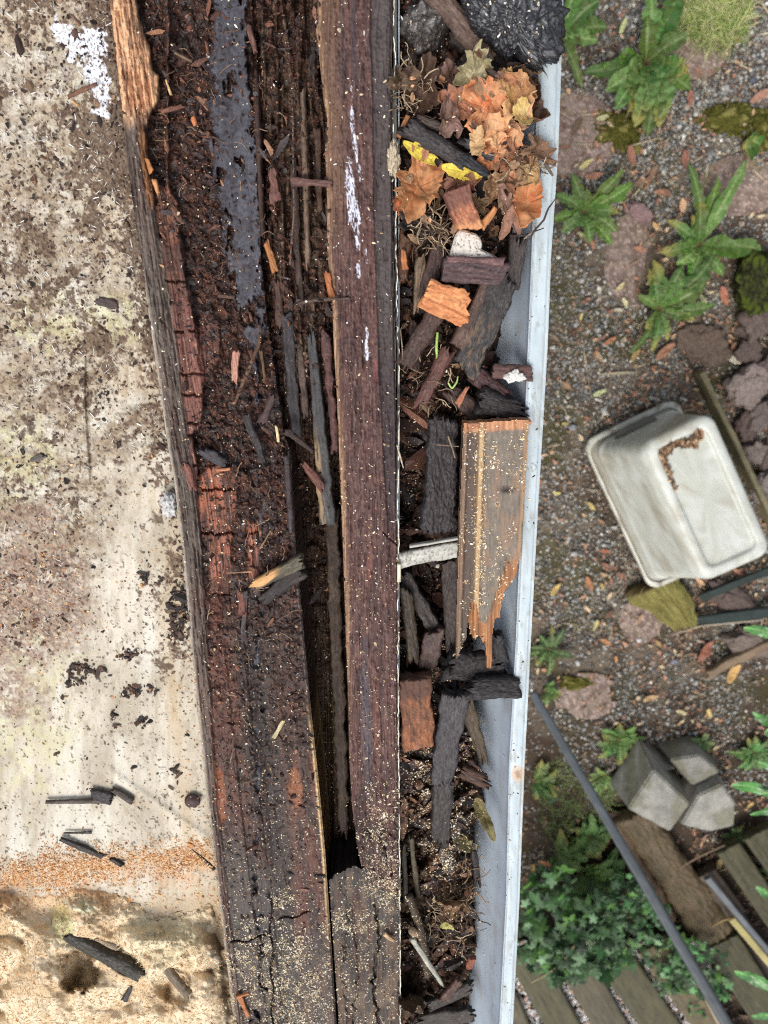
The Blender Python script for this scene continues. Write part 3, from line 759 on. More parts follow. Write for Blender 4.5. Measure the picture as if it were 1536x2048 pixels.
# ---------------- crumbled core between the beams
rb_xl = poly([(-140, 626), (0, 636), (60, 632), (130, 640), (200, 647), (240, 655), (300, 650), (420, 655), (500, 654), (600, 664), (700, 668), (800, 674), (950, 680), (1100, 686), (1250, 691), (1400, 696), (1500, 698), (1600, 703), (1680, 712), (1720, 720), (1745, 726), (1765, 742), (1780, 764), (1796, 780), (1815, 797), (2180, 799)])
def core_h(X, Y):
    b = np.interp(Y, [-140, 600, 760, 860, 930, 1000, 1700, 2180], [-.022, -.024, -.032, -.050, -.066, -.078, -.082, -.070])
    u = X - bm_xr(Y); W = rb_xl(Y) - bm_xr(Y)
    f = fbm(X / 12, Y / 15, 5, 130, .62) - .5
    fib = fbm(X / 5 - Y / 260, Y / 120, 4, 131) - .5
    h = b + .014 * f * sst(1600, 800, Y) + .006 * f + .012 * fib
    h -= .012 * np.exp(-((u - 10) / 8) ** 2) * sst(900, 500, Y)
    h += .014 * sst(.5, .7, fbm(X / 14 - Y / 400, Y / 160, 3, 132)) * sst(1000, 300, Y)
    h += .016 * sst(690 + (Y - 1500) * .02 - 30, 690 + (Y - 1500) * .02 - 24, X) * sst(950, 1050, Y)
    return h
def core_c(X, Y, h):
    sh = X.shape + (3,)
    st1 = stretch(fbm(X / 3 - Y / 260, Y / 70, 3, 133), 2)
    c = mix(np.broadcast_to(C(52, 34, 27), sh), C(86, 58, 44), st1)
    c = mix(c, C(110, 92, 72), .7 * sst(.58, .68, fbm(X / 7 - Y / 300, Y / 90, 3, 134)))
    c = mix(c, C(40, 26, 20), .7 * sst(.5, .6, fbm(X / 16, Y / 16, 4, 135, .6)))
    c = mix(c, C(62, 44, 28), .8 * sst(850, 960, Y))
    c = mix(c, C(96, 92, 50), .6 * blob(X, Y, 676, 1440, 14, 50, 0, .4, 136))
    return c
core = sheet('rotten_core', lambda y: bm_xr(y) - 8, lambda y: np.minimum(rb_xl(y) + 22, 800), -140, 2180, S, core_h, core_c, M_WET, 2.4, 2.4, .11)
tag(core, 'crumbled dark brown core wood in the deep gap between the two timbers', 'rotten wood')

# ---------------- the outer plate
rb_xr = poly([(-140, 781), (0, 783), (300, 785), (500, 787), (700, 790), (850, 793), (1000, 795), (1200, 796), (2180, 798)])
step_x = poly([(-140, 738), (0, 741), (500, 750), (700, 757), (900, 766), (1100, 778), (1300, 790), (2180, 800)])
def plate_h(X, Y):
    d = X - rb_xl(Y); W = rb_xr(Y) - rb_xl(Y)
    fib = fbm(X / 3 - Y / 1200, Y / 80, 4, 140) - .5; f2 = fbm(X / 12, Y / 150, 3, 141) - .5
    h = .0022 * fib + .0026 * f2 - .0018 * sst(.60, .70, fbm(X / 2.6 - Y / 1200, Y / 36, 4, 156, .6)) + .0018 * (fbm(X / 6, Y / 6, 4, 142) - .5)
    h -= .007 * sst(16, 0, d) + .0022 * sst(24, 18, d + 6 * f2)
    h -= .0035 * sst(-1.5, 1.5, X - step_x(Y)) * sst(1250, 1000, Y)
    h -= .004 * sst(5, 0, W - d)
    h -= .003 * sst(2.2, .7, np.abs(X - (728 + 4 * np.sin(Y / 60) + (Y - 700) * .02))) * sst(560, 600, Y) * sst(760, 730, Y)
    h -= .0035 * sst(2.2, .6, np.abs(Y - 1068 - (X - 770) * .9)) * sst(762, 768, X)
    h += .0035 * sst(.52, .66, fbm(X / 16, Y / 40, 4, 143)) * sst(1560, 1680, Y) - .008 * sst(1690, 1790, Y + (X - 760) * -.6)
    return h
def plate_c(X, Y, h):
    d = X - rb_xl(Y); W = rb_xr(Y) - rb_xl(Y); sh = X.shape + (3,)
    st1 = stretch(fbm(X / 2.4 - Y / 1000, Y / 110, 3, 144), 2.2); st2 = stretch(fbm(X / 9 - Y / 900, Y / 200, 3, 145), 2)
    n = fbm(X / 9, Y / 14, 4, 146, .6)
    wob = fbm(X / 10, Y / 30, 4, 149, .6)
    c = mix(np.broadcast_to(C(92, 62, 56), sh), C(60, 41, 39), .45 * st1 + .55 * sst(.4, .6, wob))
    c = mix(c, C(112, 78, 74), .35 * st2)
    c = mix(c, C(140, 112, 98), .35 * sst(.56, .68, fbm(X / 3, Y / 12, 4, 153, .6)))
    c = mix(c, C(50, 38, 36), .6 * sst(.60, .68, fbm(X / 4, Y / 22, 4, 154, .6)))
    c = mix(c, C(116, 88, 68), .6 * sst(560, 350, Y) * sst(50, 20, d))
    c = mix(c, C(66, 56, 60), .75 * sst(.46, .6, fbm(X / 12, Y / 240, 3, 147)) * sst(250, 80, Y) )
    c = mix(c, mix(np.broadcast_to(C(112, 84, 60), sh), C(80, 56, 44), st1), sst(60, 40, d) * sst(120, -60, Y) * .7)
    c = mix(c, mix(np.broadcast_to(C(182, 146, 110), sh), C(112, 82, 64), st1), sst(13, 5, d + 9 * (n - .5)) * sst(1500, 1200, Y) * .85)
    g = sst(-1.5, 1.5, X - step_x(Y))
    gc = mix(np.broadcast_to(C(84, 76, 74), sh), C(68, 58, 58), n)
    gc = mix(gc, C(58, 42, 46), .7 * sst(550, 900, Y))
    c = mix(c, gc, g * sst(1150, 950, Y))
    c = mix(c, C(78, 80, 90), .5 * blob(X, Y, 733, 1440, 9, 150, -2, .4, 148, .3, 20))
    c = mix(c, C(126, 76, 62), .55 * np.maximum(blob(X, Y, 738, 1130, 5, 38, 4, .4, 149, .3, 12), blob(X, Y, 752, 1430, 4, 110, -1, .5, 150, .4, 12) * .7))
    c = mix(c, C(132, 74, 76), .6 * blob(X, Y, 751, 745, 3, 28, 3, .3, 151, .3, 12))
    c = mix(c, C(44, 34, 32), .6 * sst(1500, 1600, Y) * sst(.46, .58, fbm(X / 14, Y / 60, 4, 152)) + 0 * g)
    wp = 0
    for i, (bx, by, bw, bh) in enumerate([(705, 252, 4, 42), (712, 300, 3, 30), (699, 372, 9, 50), (708, 425, 11, 34), (714, 470, 5, 34), (719, 342, 3, 18), (717, 540, 4, 16), (733, 700, 4, 20), (734, 672, 2.4, 18), (704, 188, 2.5, 14), (733, 512, 2, 14)]):
        wp = np.maximum(wp, blob(X, Y, bx, by, bw, bh, -3, .55, 160 + i, .08, 9))
    c = mix(c, C(206, 210, 226), wp * sst(.60, .48, fbm(X / 2.2, Y / 9, 4, 175, .65)))
    return c
plate = sheet('outer_plate', rb_xl, rb_xr, -140, 1815, S + .002, plate_h, plate_c, M_WOOD, 2.0, 2.0, .085)
tag(plate, 'long wine-brown wall plate with flecks of white paint, next to the gutter', 'timber plate')

# lower cracked board in line with the plate
def lowb_keep(X, Y):
    return Y > np.interp(X, [640, 668, 690, 705, 740, 765, 800], [1790, 1745, 1740, 1735, 1735, 1735, 1735]) + 14 * (fbm(X / 5, 0 * Y, 3, 180) - .5)
def lowb_h(X, Y):
    fib = fbm(X / 4, Y / 60, 4, 181) - .5
    h = .0026 * fib + .005 * (fbm(X / 25, Y / 50, 4, 182) - .5)
    for (a, b) in ((712, .5), (752, 1.0), (690, .4)):
        h = h - .006 * b * sst(4, .8, np.abs(X - a - 5 * np.sin(Y / 31 + a) - 8 * (vn(Y / 9, 0 * Y + a, 183) - .5))) * sst(1790, 1830, Y)
    return h - .003 * sst(660 + (Y - 1780) * .06, 654 + (Y - 1780) * .06, X)
def lowb_c(X, Y, h):
    sh = X.shape + (3,); st1 = stretch(fbm(X / 3, Y / 60, 3, 184), 2)
    c = mix(np.broadcast_to(C(78, 70, 64), sh), C(50, 43, 40), st1)
    c = mix(c, C(112, 92, 74), .6 * sst(.5, .64, fbm(X / 20, Y / 35, 4, 185)))
    return mix(c, C(88, 56, 44), .5 * sst(.55, .68, fbm(X / 10, Y / 50, 4, 186)))
lowb = sheet('cracked_board', poly([(1730, 656), (1850, 664), (2048, 678), (2180, 687)]), lambda y: 799 + 0 * y, 1700, 2180, S - .009, lowb_h, lowb_c, M_WOOD, 2.0, 2.0, .07, keep=lowb_keep)
tag(lowb, 'split grey-brown board end at the bottom, dusted with sawdust, right of the wide beam', 'board')

# ---------------- white-edged metal drip flashing along the plate
ed = poly([(-140, 784), (0, 786), (120, 788), (270, 786), (330, 789), (500, 790), (600, 793), (700, 796), (830, 797), (1000, 796), (1100, 795), (1300, 796), (2180, 800)])
def fl_x(y, o=0):
    return ed(y) + o + 2.2 * (vn(y / 9.0, 0 * y, 190) - .5) + 3 * (vn(y / 60, 0 * y, 191) - .5)
def edge_c(X, Y, h):
    c = mix(np.broadcast_to(C(226, 224, 208), X.shape + (3,)), C(120, 104, 84), sst(.55, .7, fbm(X / 9, Y / 9, 3, 192)))
    return mix(c, C(70, 56, 46), sst(.6, .66, fbm(X / 30, Y / 30, 3, 193)))
fl = empty('drip_flashing', P(795, 1000, S - .03), 'thin wavy white-edged metal flashing strip between plate and gutter', 'flashing')
sheet('flashing_edge', lambda y: fl_x(y), lambda y: fl_x(y, 1.9), -140, 2180, S + .0005, lambda X, Y: 0 * X, edge_c, M_METAL, 1.3, 3, .0015, parent=fl)
sheet('flashing_leaf', lambda y: fl_x(y, -3.0), lambda y: fl_x(y, .2), -140, 2180, S - .002, lambda X, Y: 0 * X, lambda X, Y, h: np.broadcast_to(C(38, 32, 30), X.shape + (3,)), M_METAL, 1.6, 6, .05, parent=fl)

# ---------------- gutter
g_in = poly([(-140, 1086), (0, 1083), (150, 1079), (500, 1066), (1000, 1046), (1300, 1033), (1536, 1020), (1800, 1014), (2048, 1001), (2180, 995)])
g_out = poly([(-140, 1131), (0, 1127), (300, 1117), (500, 1103), (700, 1095), (1000, 1077), (1300, 1061), (1536, 1049), (1800, 1039), (2048, 1026), (2180, 1019)])
gut = empty('gutter', P(950, 1024, S - .10), 'white painted metal gutter packed with debris, running down the picture', 'gutter')
ys = np.arange(-300, 2300, 20.0)
prof = [(0, -.004), (.0, -.012), (-.002, -.020), (-.006, -.032), (-.013, -.045), (-.021, -.056), (-.027, -.068), (-.030, -.082), (-.033, -.092)]
rows = []
for y in ys:
    a = P(g_in(y) - .5, y, S); b = P(796, y, S)
    # keep the cross-section in one vertical plane
    pr = [a + np.array([dx, 0, dz]) for dx, dz in prof]
    pr += [np.array([b[0] + .004, b[1], S - .094]), np.array([b[0] + .0015, b[1], S - .085]), np.array([b[0] + .0015, b[1], S - .012])]
    rows.append(pr)
rows = np.array(rows)
# smooth the profile
up = []
for r in rows:
    t = np.linspace(0, len(r) - 1, 45); up.append(np.stack([np.interp(t, np.arange(len(r)), r[:, i]) for i in range(3)], -1))
rows = np.array(up); rows[:, 1:33] = (rows[:, :32] + rows[:, 1:33] * 2 + rows[:, 2:34]) / 4
gx, gy = rows[..., 0] * 1000, rows[..., 1] * 1000
gc = mix(np.broadcast_to(C(178, 191, 204), rows.shape), C(162, 175, 190), stretch(fbm(gx / 8, gy / 60, 4, 200), 2))
gc = mix(gc, C(132, 124, 112), .55 * sst(.50, .68, fbm(gx / 14, gy / 22, 5, 197, .65)) * sst(30, 0, np.abs(gx - (P(945, 1024, S)[0] * 1000 + 6))))
gc = mix(gc, C(160, 158, 156), .5 * sst(.6, .7, fbm(gx / 6, gy / 10, 4, 201)))
tr = mk('trough', rows.reshape(-1, 3), grid_faces(*rows.shape[:2])[:, ::-1], M_METAL, gc.reshape(-1, 3), gut, True, P(950, 1024, S - .09))
so = tr.modifiers.new('thickness', 'SOLIDIFY'); so.thickness = .0012; so.offset = -1
def lip_h(X, Y):
    u = (X - g_in(Y)) / (g_out(Y) - g_in(Y))
    return .0016 * np.sqrt(np.clip(1 - (2 * u - 1) ** 6, 0, 1)) - .0016 - .0006 * sst(.10, .06, np.abs(u - .86)) + .0003 * (fbm(X / 30, Y / 90, 3, 202) - .5)
def lip_c(X, Y, h):
    c = mix(np.broadcast_to(C(186, 200, 206), X.shape + (3,)), C(168, 183, 190), stretch(fbm(X / 12, Y / 40, 4, 203), 2))
    u = (X - g_in(Y)) / (g_out(Y) - g_in(Y))
    c = mix(c, C(140, 142, 128), .55 * sst(.60, .72, fbm(X / 12, Y / 36, 5, 198, .65)))
    c = mix(c, C(128, 124, 110), .5 * sst(.10, .02, u) * sst(.45, .65, fbm(X / 6, Y / 24, 4, 199)))
    c = mix(c, C(160, 166, 166), .5 * sst(.56, .70, fbm(X / 5, Y / 70, 4, 209)))
    c = mix(c, C(150, 158, 160), .6 * sst(.03, .0, np.abs(u - .80)))
    c = mix(c, C(176, 152, 118), .7 * sst(.97, .99, u) * sst(.5, .6, fbm(Y / 30, 0 * Y, 3, 204)))
    c = mix(c, C(196, 168, 136), .8 * blob(X, Y, 1036, 1548, 13, 16, 0, .3, 205, .2, 9))
    c = mix(c, C(150, 120, 92), .9 * blob(X, Y, 1036, 1549, 6, 8, 0, .6, 206, .2, 5))
    # faint scratched ring
    rr = np.hypot((X - 1064) / 10.0, (Y - 935) / 9.0)
    c = mix(c, C(120, 118, 116), .8 * sst(.16, .08, np.abs(rr - .85)) * sst(.35, .5, fbm(X / 3, Y / 3, 2, 207)))
    c = mix(c, C(110, 108, 106), .8 * sst(1.6, .6, np.abs(X - 1063 - .2 * (Y - 935))) * sst(5, 3, np.abs(Y - 935)))
    return c
sheet('front_lip', g_in, g_out, -300, 2300, S - .002, lip_h, lip_c, M_METAL, 2.2, 3, .012, parent=gut)
# outer face of the gutter below the lip
rows = []
for y in ys:
    b = P(g_out(y), y, S - .003)
    rows.append([b + np.array([dx, 0, dz]) for dx, dz in ((-.0012, -.004), (-.0012, -.020), (-.004, -.034), (-.012, -.05), (-.022, -.064), (-.030, -.08), (-.034, -.096))])
rows = np.array(rows)
fc = mk('front_face', rows.reshape(-1, 3), grid_faces(*rows.shape[:2]), M_METAL, C(204, 208, 216), gut, True, P(1060, 1024, S - .05))
so = fc.modifiers.new('thickness', 'SOLIDIFY'); so.thickness = .001

# ---------------- compost in the gutter
comp_r = poly([(-140, 1075), (60, 1075), (130, 1050), (300, 1062), (430, 1052), (560, 1030), (660, 1010), (700, 1000), (800, 1018), (850, 1012), (1000, 960), (1300, 950), (1400, 935), (1450, 952), (1500, 962), (1560, 966), (1620, 975), (1650, 952), (1750, 957), (1800, 952), (1900, 960), (1950, 948), (2048, 940), (2180, 934)])
def comp_keep(X, Y):
    return X < comp_r(Y) - 6 + 20 * (fbm(X / 7, Y / 9, 4, 210, .65) - .5)
def comp_h(X, Y):
    b = np.interp(Y, [-140, 500, 700, 850, 1000, 1280, 1400, 1700, 1760, 1850, 2180], [-.034, -.031, -.034, -.046, -.060, -.052, -.030, -.027, -.033, -.032, -.032])
    e = comp_r(Y) - X
    h = b + .022 * (fbm(X / 26, Y / 26, 5, 211, .6) - .5) + .010 * (fbm(X / 8, Y / 8, 4, 212, .65) - .5)
    h -= .018 * blob(X, Y, 820, 1690, 34, 50, 0, .3, 213) + .015 * blob(X, Y, 835, 1010, 40, 60, 0, .3, 214) + .014 * blob(X, Y, 850, 1170, 50, 90, 0, .3, 215)
    h += .014 * blob(X, Y, 895, 1640, 34, 60, 0, .4, 216) + .010 * blob(X, Y, 880, 1740, 36, 30, 0, .4, 217)
    h -= .016 * sst(30, 0, e)
    return h
def comp_c(X, Y, h):
    sh = X.shape + (3,); n = fbm(X / 10, Y / 10, 5, 218, .65)
    c = mix(np.broadcast_to(C(38, 28, 24), sh), C(64, 47, 38), sst(.45, .62, n))
    c = mix(c, C(100, 78, 58), .5 * sst(.64, .72, fbm(X / 6, Y / 6, 4, 219, .6)))
    c = mix(c, C(70, 52, 34), .6 * sst(1350, 1500, Y))
    return mix(c, C(150, 112, 80), .7 * blob(X, Y, 885, 1735, 36, 40, 20, .5, 220) + 0 * n)
comp = sheet('gutter_mulch', lambda y: 797 + 0 * y, lambda y: comp_r(y) + 12, -140, 2180, S, comp_h, comp_c, M_SOIL, 2.6, 2.6, None, keep=comp_keep)
tag(comp, 'dark crumbly compost of leaf mould and rot filling the gutter', 'mulch', kind='stuff')

# the wall that carries the timber, below the edge
ws = []
for y in np.arange(-300, 2300, 40.0):
    p = P(778, y, S - .11)
    r_ = []
    z = S - .112
    while z > -.05:
        r_ += [[p[0] - .012, p[1], z], [p[0], p[1], z - .12]]; z -= .125
    ws.append(r_)
ws = np.array(ws)
wl = mk('house_wall', ws.reshape(-1, 3), grid_faces(*ws.shape[:2]), M_DECK, C(176, 174, 166), None, False, [ws[..., 0].mean(), ws[..., 1].mean(), 0])
so = wl.modifiers.new('thickness', 'SOLIDIFY'); so.thickness = .02; so.offset = 0
tag(wl, 'lapped pale wall standing under the gutter and the rotten timber', 'wall', kind='thing')

# ================================================================== THE GARDEN BELOW
def gz(x, y):
    """ground height"""
    px, py = Q(x, y, 0.0)
    h = .05 * (fbm(x * 1.3, y * 1.3, 3, 300) - .5) + .022 * (fbm(x * 9, y * 9, 4, 301) - .5) + .008 * (fbm(x * 50, y * 50, 3, 302) - .5)
    return h
def gcol(x, y):
    px, py = Q(x, y, 0.0); sh = np.shape(x) + (3,)
    n = fbm(x * 14, y * 14, 5, 303, .6)
    c = mix(np.broadcast_to(C(112, 100, 84), sh), C(80, 68, 56), sst(.4, .6, n))
    c = mix(c, C(84, 66, 52), .6 * sst(.5, .62, fbm(x * 4, y * 4, 4, 304)))
    c = mix(c, C(70, 70, 36), .6 * sst(.55, .66, fbm(x * 6 + 5, y * 6, 4, 305)))
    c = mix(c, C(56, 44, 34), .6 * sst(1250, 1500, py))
    return c
def nonuni(a0, a1, d0, lo, hi):
    fine = np.arange(lo, hi, d0); a = [lo]; st = d0
    while a[-1] > a0: st *= 1.25; a.append(a[-1] - st)
    b = [fine[-1]]; st = d0
    while b[-1] < a1: st *= 1.25; b.append(b[-1] + st)
    return np.concatenate([a[::-1][:-1], fine, b[1:]])
gxs = nonuni(-30, 30, .011, .20, 2.35); gys = nonuni(-40, 30, .011, -4.4, 2.0)[::-1]
GX, GY = np.meshgrid(gxs, gys)
far = sst(3, 8, np.hypot(GX - 1, GY))
GV = np.stack([GX, GY, gz(GX, GY) * (1 - far)], -1)
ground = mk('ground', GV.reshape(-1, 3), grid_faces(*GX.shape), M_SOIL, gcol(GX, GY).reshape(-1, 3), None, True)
tag(ground, 'soil and gravel garden ground far below the gutter', 'ground', kind='structure')

def on_ground(px, py, lift=0.0):
    """(x, y, z) on the soil under photo position"""
    w = P(px, py, 0.0); z = gz(w[..., 0], w[..., 1])
    w = P(px, py, z)
    w[..., 2] = z + lift
    return w
def gzp(px, py):
    return float(on_ground(np.array([float(px)]), np.array([float(py)]))[0, 2])

# where things cover the gravel (photo measures)
SLABS = [(1142, 268, 105, 92, 'round brown stepping stone half under the gutter, beside the largest dandelion'),
         (1388, 100, 72, 66, 'brown stepping stone by the grass tuft, near the top'),
         (1272, 520, 70, 104, 'oval red-brown stepping stone with leaves on it, left of a dandelion'),
         (1478, 372, 88, 66, 'broken brown stepping stone at the right edge, partly mossy'),
         (1282, 1240, 48, 52, 'small dark stepping stone below the upturned tub'),
         (1172, 1392, 74, 52, 'crumbling brown stepping stone near the foot of the grey pole')]
def slabmask(px, py):
    m = np.zeros(np.shape(px))
    for (a, b, c_, d_, _) in SLABS: m = np.maximum(m, (np.hypot((px - a) / c_, (py - b) / d_) < .86 + .12 * np.sin(px * .3) * np.cos(py * .23)) * 1.0)
    return m

rng = np.random.default_rng(5)
# gravel
def dens_g(px, py):
    d = .55 + .75 * (fbm(px / 60, py / 60, 3, 310) - .5) * 2
    d = d + .6 * sst(520, 250, py) * sst(1180, 1300, px) - .35 * sst(1500, 1650, py)
    d = d + .35 * blob(px, py, 1240, 760, 130, 160, 0, .3, 311) + .3 * blob(px, py, 1370, 1430, 110, 90, 0, .3, 312) + .3 * blob(px, py, 1160, 1150, 100, 160, 0, .3, 313)
    d = d * (1 - .93 * slabmask(px, py)) * (1 - .8 * blob(px, py, 1400, 1720, 150, 40, 30, .3, 314)) 
    return np.clip(d, .04, 1)
px, py = sample(132000, 800, 1640, -120, 2120, dens_g, 7)
w = on_ground(px, py)
sz = rng.lognormal(math.log(.0080), .38, len(px)); sz = np.clip(sz, .0035, .024)
w[:, 2] += sz * .18
pal = [C(144, 144, 140), C(116, 118, 116), C(172, 170, 162), C(150, 140, 120), C(122, 110, 96), C(92, 91, 88), C(200, 198, 188), C(140, 124, 108)]
pc = pick(rng, len(px), pal, [5, 5, 3, 3, 2, 4, .8, 1.5], .5)
gr = bits('gravel', w, sz, rng.uniform(.7, 1.4, len(px)), pc, M_PEB, 1, flat=rng.uniform(.5, .8, len(px)), kind='ico1', jit=.28, smooth=True)
tag(gr, 'fine grey and tan gravel scattered over the garden soil', 'gravel', kind='stuff')

# leaf litter: thin torn bits
def litter(name, n, dens, size, pal, wts, seed, label, el=(1.2, 3.2), cat='leaf litter', zl=.017):
    px, py = sample(int(n * 1.3), 810, 1640, -100, 2100, dens, seed); r = np.random.default_rng(seed)
    w = on_ground(px, py, zl); N = len(px)
    s = r.lognormal(math.log(size), .4, N); cols = pick(r, N, pal, wts, .5)
    # each bit: bent 5-gon sheet of 2 x 4 verts
    L = s * r.uniform(*el, N); u = np.linspace(-1, 1, 5)
    wd = np.array([.15, .8, 1, .7, .1])
    V = np.zeros((N, 15, 3))
    for i in range(5):
        for j in range(3):
            v = (j - 1) * wd[i]
            V[:, i * 3 + j, 0] = v * s / 2 * (1 + .4 * (r.random(N) - .5)); V[:, i * 3 + j, 1] = u[i] * L / 2
            V[:, i * 3 + j, 2] = (abs(j - 1) * .22 + u[i] ** 2 * .25 * r.uniform(-1, 1, N)) * s + r.normal(0, .05, N) * s
    az = r.uniform(0, 6.283, N); tl = r.normal(0, .25, N)
    c_, s_ = np.cos(az)[:, None], np.sin(az)[:, None]
    V[..., 2] += V[..., 0] * np.tan(tl)[:, None]
    x = V[..., 0] * c_ - V[..., 1] * s_; y = V[..., 0] * s_ + V[..., 1] * c_
    V = np.stack([x, y, V[..., 2]], -1) + w[:, None]
    F = []
    for i in range(4):
        for j in range(2): F.append([i * 3 + j, i * 3 + j + 1, i * 3 + j + 4, i * 3 + j + 3])
    F = (np.array(F)[None] + (np.arange(N) * 15)[:, None, None]).reshape(-1, 4)
    o = mk(name, V.reshape(-1, 3), F, M_LEAFD, np.repeat(cols[:, None], 15, 1).reshape(-1, 3), None, True, w.mean(0))
    return tag(o, label, cat, kind='stuff')
def dens_l(px, py):
    d = stretch(fbm(px / 40, py / 40, 4, 320), 2.6)
    return np.clip((.30 + .5 * sst(300, 700, py) * sst(1150, 1300, px) + .3 * blob(px, py, 1190, 370, 120, 40, 0, .3, 321) + .4 * blob(px, py, 1400, 1650, 150, 150, 0, .4, 322)) * d ** 1.5, 0, 1) * (1 - .3 * slabmask(px, py))
litter('leaf_litter', 22000, dens_l, .0070, [C(168, 120, 92), C(146, 102, 80), C(184, 146, 110), C(132, 108, 86), C(190, 168, 132)], [4, 3, 3, 3, 2], 11, 'small torn orange and brown scraps of dead leaf strewn over the gravel')
litter('dry_stalks', 5000, lambda px, py: .5 * stretch(fbm(px / 50, py / 50, 3, 323), 2), .0022, [C(178, 160, 128), C(138, 116, 92), C(196, 184, 150)], [2, 3, 1], 12, 'thin straw-coloured stalks and needles strewn over the gravel', el=(10, 28), cat='plant litter', zl=.015)

# stepping stones
def slab(cx, cy, rx, ry, label, seed):
    z0 = gzp(cx, cy) + .011
    def keep(X, Y):
        a = np.arctan2(Y - cy, X - cx)
        return np.hypot((X - cx) / rx, (Y - cy) / ry) < 1 - .10 * fbm(2 + np.cos(a) * 2, 2 + np.sin(a) * 2, 3, seed) - (.22 * sst(.5, .62, fbm(X / 30, Y / 30, 3, seed + 1)) if seed % 2 else 0)
    def hf(X, Y):
        r = np.hypot((X - cx) / rx, (Y - cy) / ry)
        return -.008 * sst(.86, 1, r) + .004 * (fbm(X / 22, Y / 22, 5, seed + 2, .6) - .5)
    def cf(X, Y, h):
        n = fbm(X / 9, Y / 9, 5, seed + 3, .65)
        c = mix(np.broadcast_to(C(138, 120, 108), X.shape + (3,)), C(112, 94, 84), sst(.4, .6, n))
        c = mix(c, C(92, 88, 44), .8 * sst(.55, .64, fbm(X / 40, Y / 40, 4, seed + 4)) * sst(.3, .9, np.hypot((X - cx) / rx, (Y - cy) / ry)))
        return mix(c, C(176, 152, 142), sst(.66, .72, fbm(X / 4, Y / 4, 3, seed + 5)))
    o = sheet('stepping_stone', lambda y: cx - rx + 0 * y, lambda y: cx + rx + 0 * y, cy - ry, cy + ry, z0, hf, cf, M_STONE, 3, 3, .04, keep=keep)
    return tag(o, label, 'stepping stone', 'stepping stones set in the gravel')
for i, s_ in enumerate(SLABS): slab(*s_, 400 + i * 10 + (1 if i in (5,) else 0))

# moss cushions
for i, (cx, cy, rx, ry, hh, lb) in enumerate([(1232, 262, 52, 34, .02, 'dark olive moss patch below the largest dandelion, with pale leaves on it'), (1462, 238, 58, 26, .018, 'yellow-green moss patch beside the gravel at the upper right'),
                                     (1425, 240, 14, 14, .02, 'small bright lime moss cushion at the upper right'), (1520, 262, 34, 34, .02, 'dark green moss patch at the right edge near the top'),
                                     (1150, 1366, 30, 14, .015, 'dark green moss patch on the crumbling stepping stone')]):
    def mc(cc, D, n1, n2, i=i):
        a = C(150, 158, 50) if i == 2 else C(92, 90, 34)
        c = mix(np.broadcast_to(a, D.shape), a * .4, stretch(.5 + n2 * .7, 2))
        return mix(c, C(150, 140, 80), sst(.3, .5, n1) * .5)
    o = clump('moss_patch', cx, cy, rx, ry, hh * .55, gzp(cx, cy) + .008, M_MOSS, C(92, 90, 34), rough=.5, fine=.12, sub=5, seed=20 + i, colf=mc, freq=2.2)
    tag(o, lb, 'moss', 'moss patches')

# rocks at the right edge
ROCKS = [(1510, 560, 42, 52, .10, C(60, 60, 34), 'large rock covered in dark green moss, at the right edge'), (1512, 640, 30, 34, .09, C(112, 92, 90), 'purple-brown rock just below the mossy rock'),
         (1496, 700, 22, 24, .06, C(104, 84, 82), 'small dull brown rock in the pile'), (1492, 775, 34, 40, .08, C(150, 128, 128), 'pale mauve rock with dark leaf marks, right edge of the pile'),
         (1530, 740, 22, 34, .07, C(110, 90, 88), 'brown rock cut by the right edge, above the middle of the pile'), (1524, 830, 22, 36, .08, C(122, 104, 104), 'smooth grey-mauve upright rock in the pile'),
         (1492, 850, 20, 28, .06, C(108, 86, 84), 'narrow brown rock beside the wooden edging'), (1508, 905, 22, 22, .06, C(140, 120, 118), 'round light brown rock low in the pile'), (1532, 915, 14, 22, .06, C(112, 92, 92), 'dark rock at the right edge, low in the pile'),
         (1528, 975, 22, 32, .06, C(150, 132, 132), 'pale rock lowest in the pile, next to the edging'), (1278, 424, 25, 15, .03, C(158, 122, 126), 'flat pinkish stone lying by the oval stepping stone'),
         (1500, 1285, 46, 26, .05, C(128, 108, 104), 'pinkish-brown flat rock below the tub near the right edge'), (1470, 1205, 60, 26, .04, C(104, 84, 82), 'dark brown rock under the lower right of the tub'), (1408, 690, 52, 34, .02, C(112, 90, 82), 'flat brown stone slab sunk in soil above the edging board')]
for i, (cx, cy, rx, ry, hh, co, lb) in enumerate(ROCKS):
    def rc(cc, D, n1, n2, i=i, co=co):
        co = co * np.array([.90, .98, .86])
        c = mix(np.broadcast_to(co, D.shape), co * .5, stretch(.5 + .6 * n2, 1.6))
        if i == 0: c = mix(c, C(70, 82, 24), sst(-.1, .3, n1)); c = mix(c, C(34, 32, 22), sst(.0, .3, n2))
        return c
    o = clump('rock', cx, cy, rx * 1.08, ry * 1.08, hh, gzp(cx, cy) + hh * .5, M_MOSS if i == 0 else M_STONE, co, rough=.42, fine=.05, sub=5, seed=40 + i, colf=rc, freq=1.5, flat=.55, ang=i * 23 % 40)
    tag(o, lb, 'rock', 'rocks in the garden')

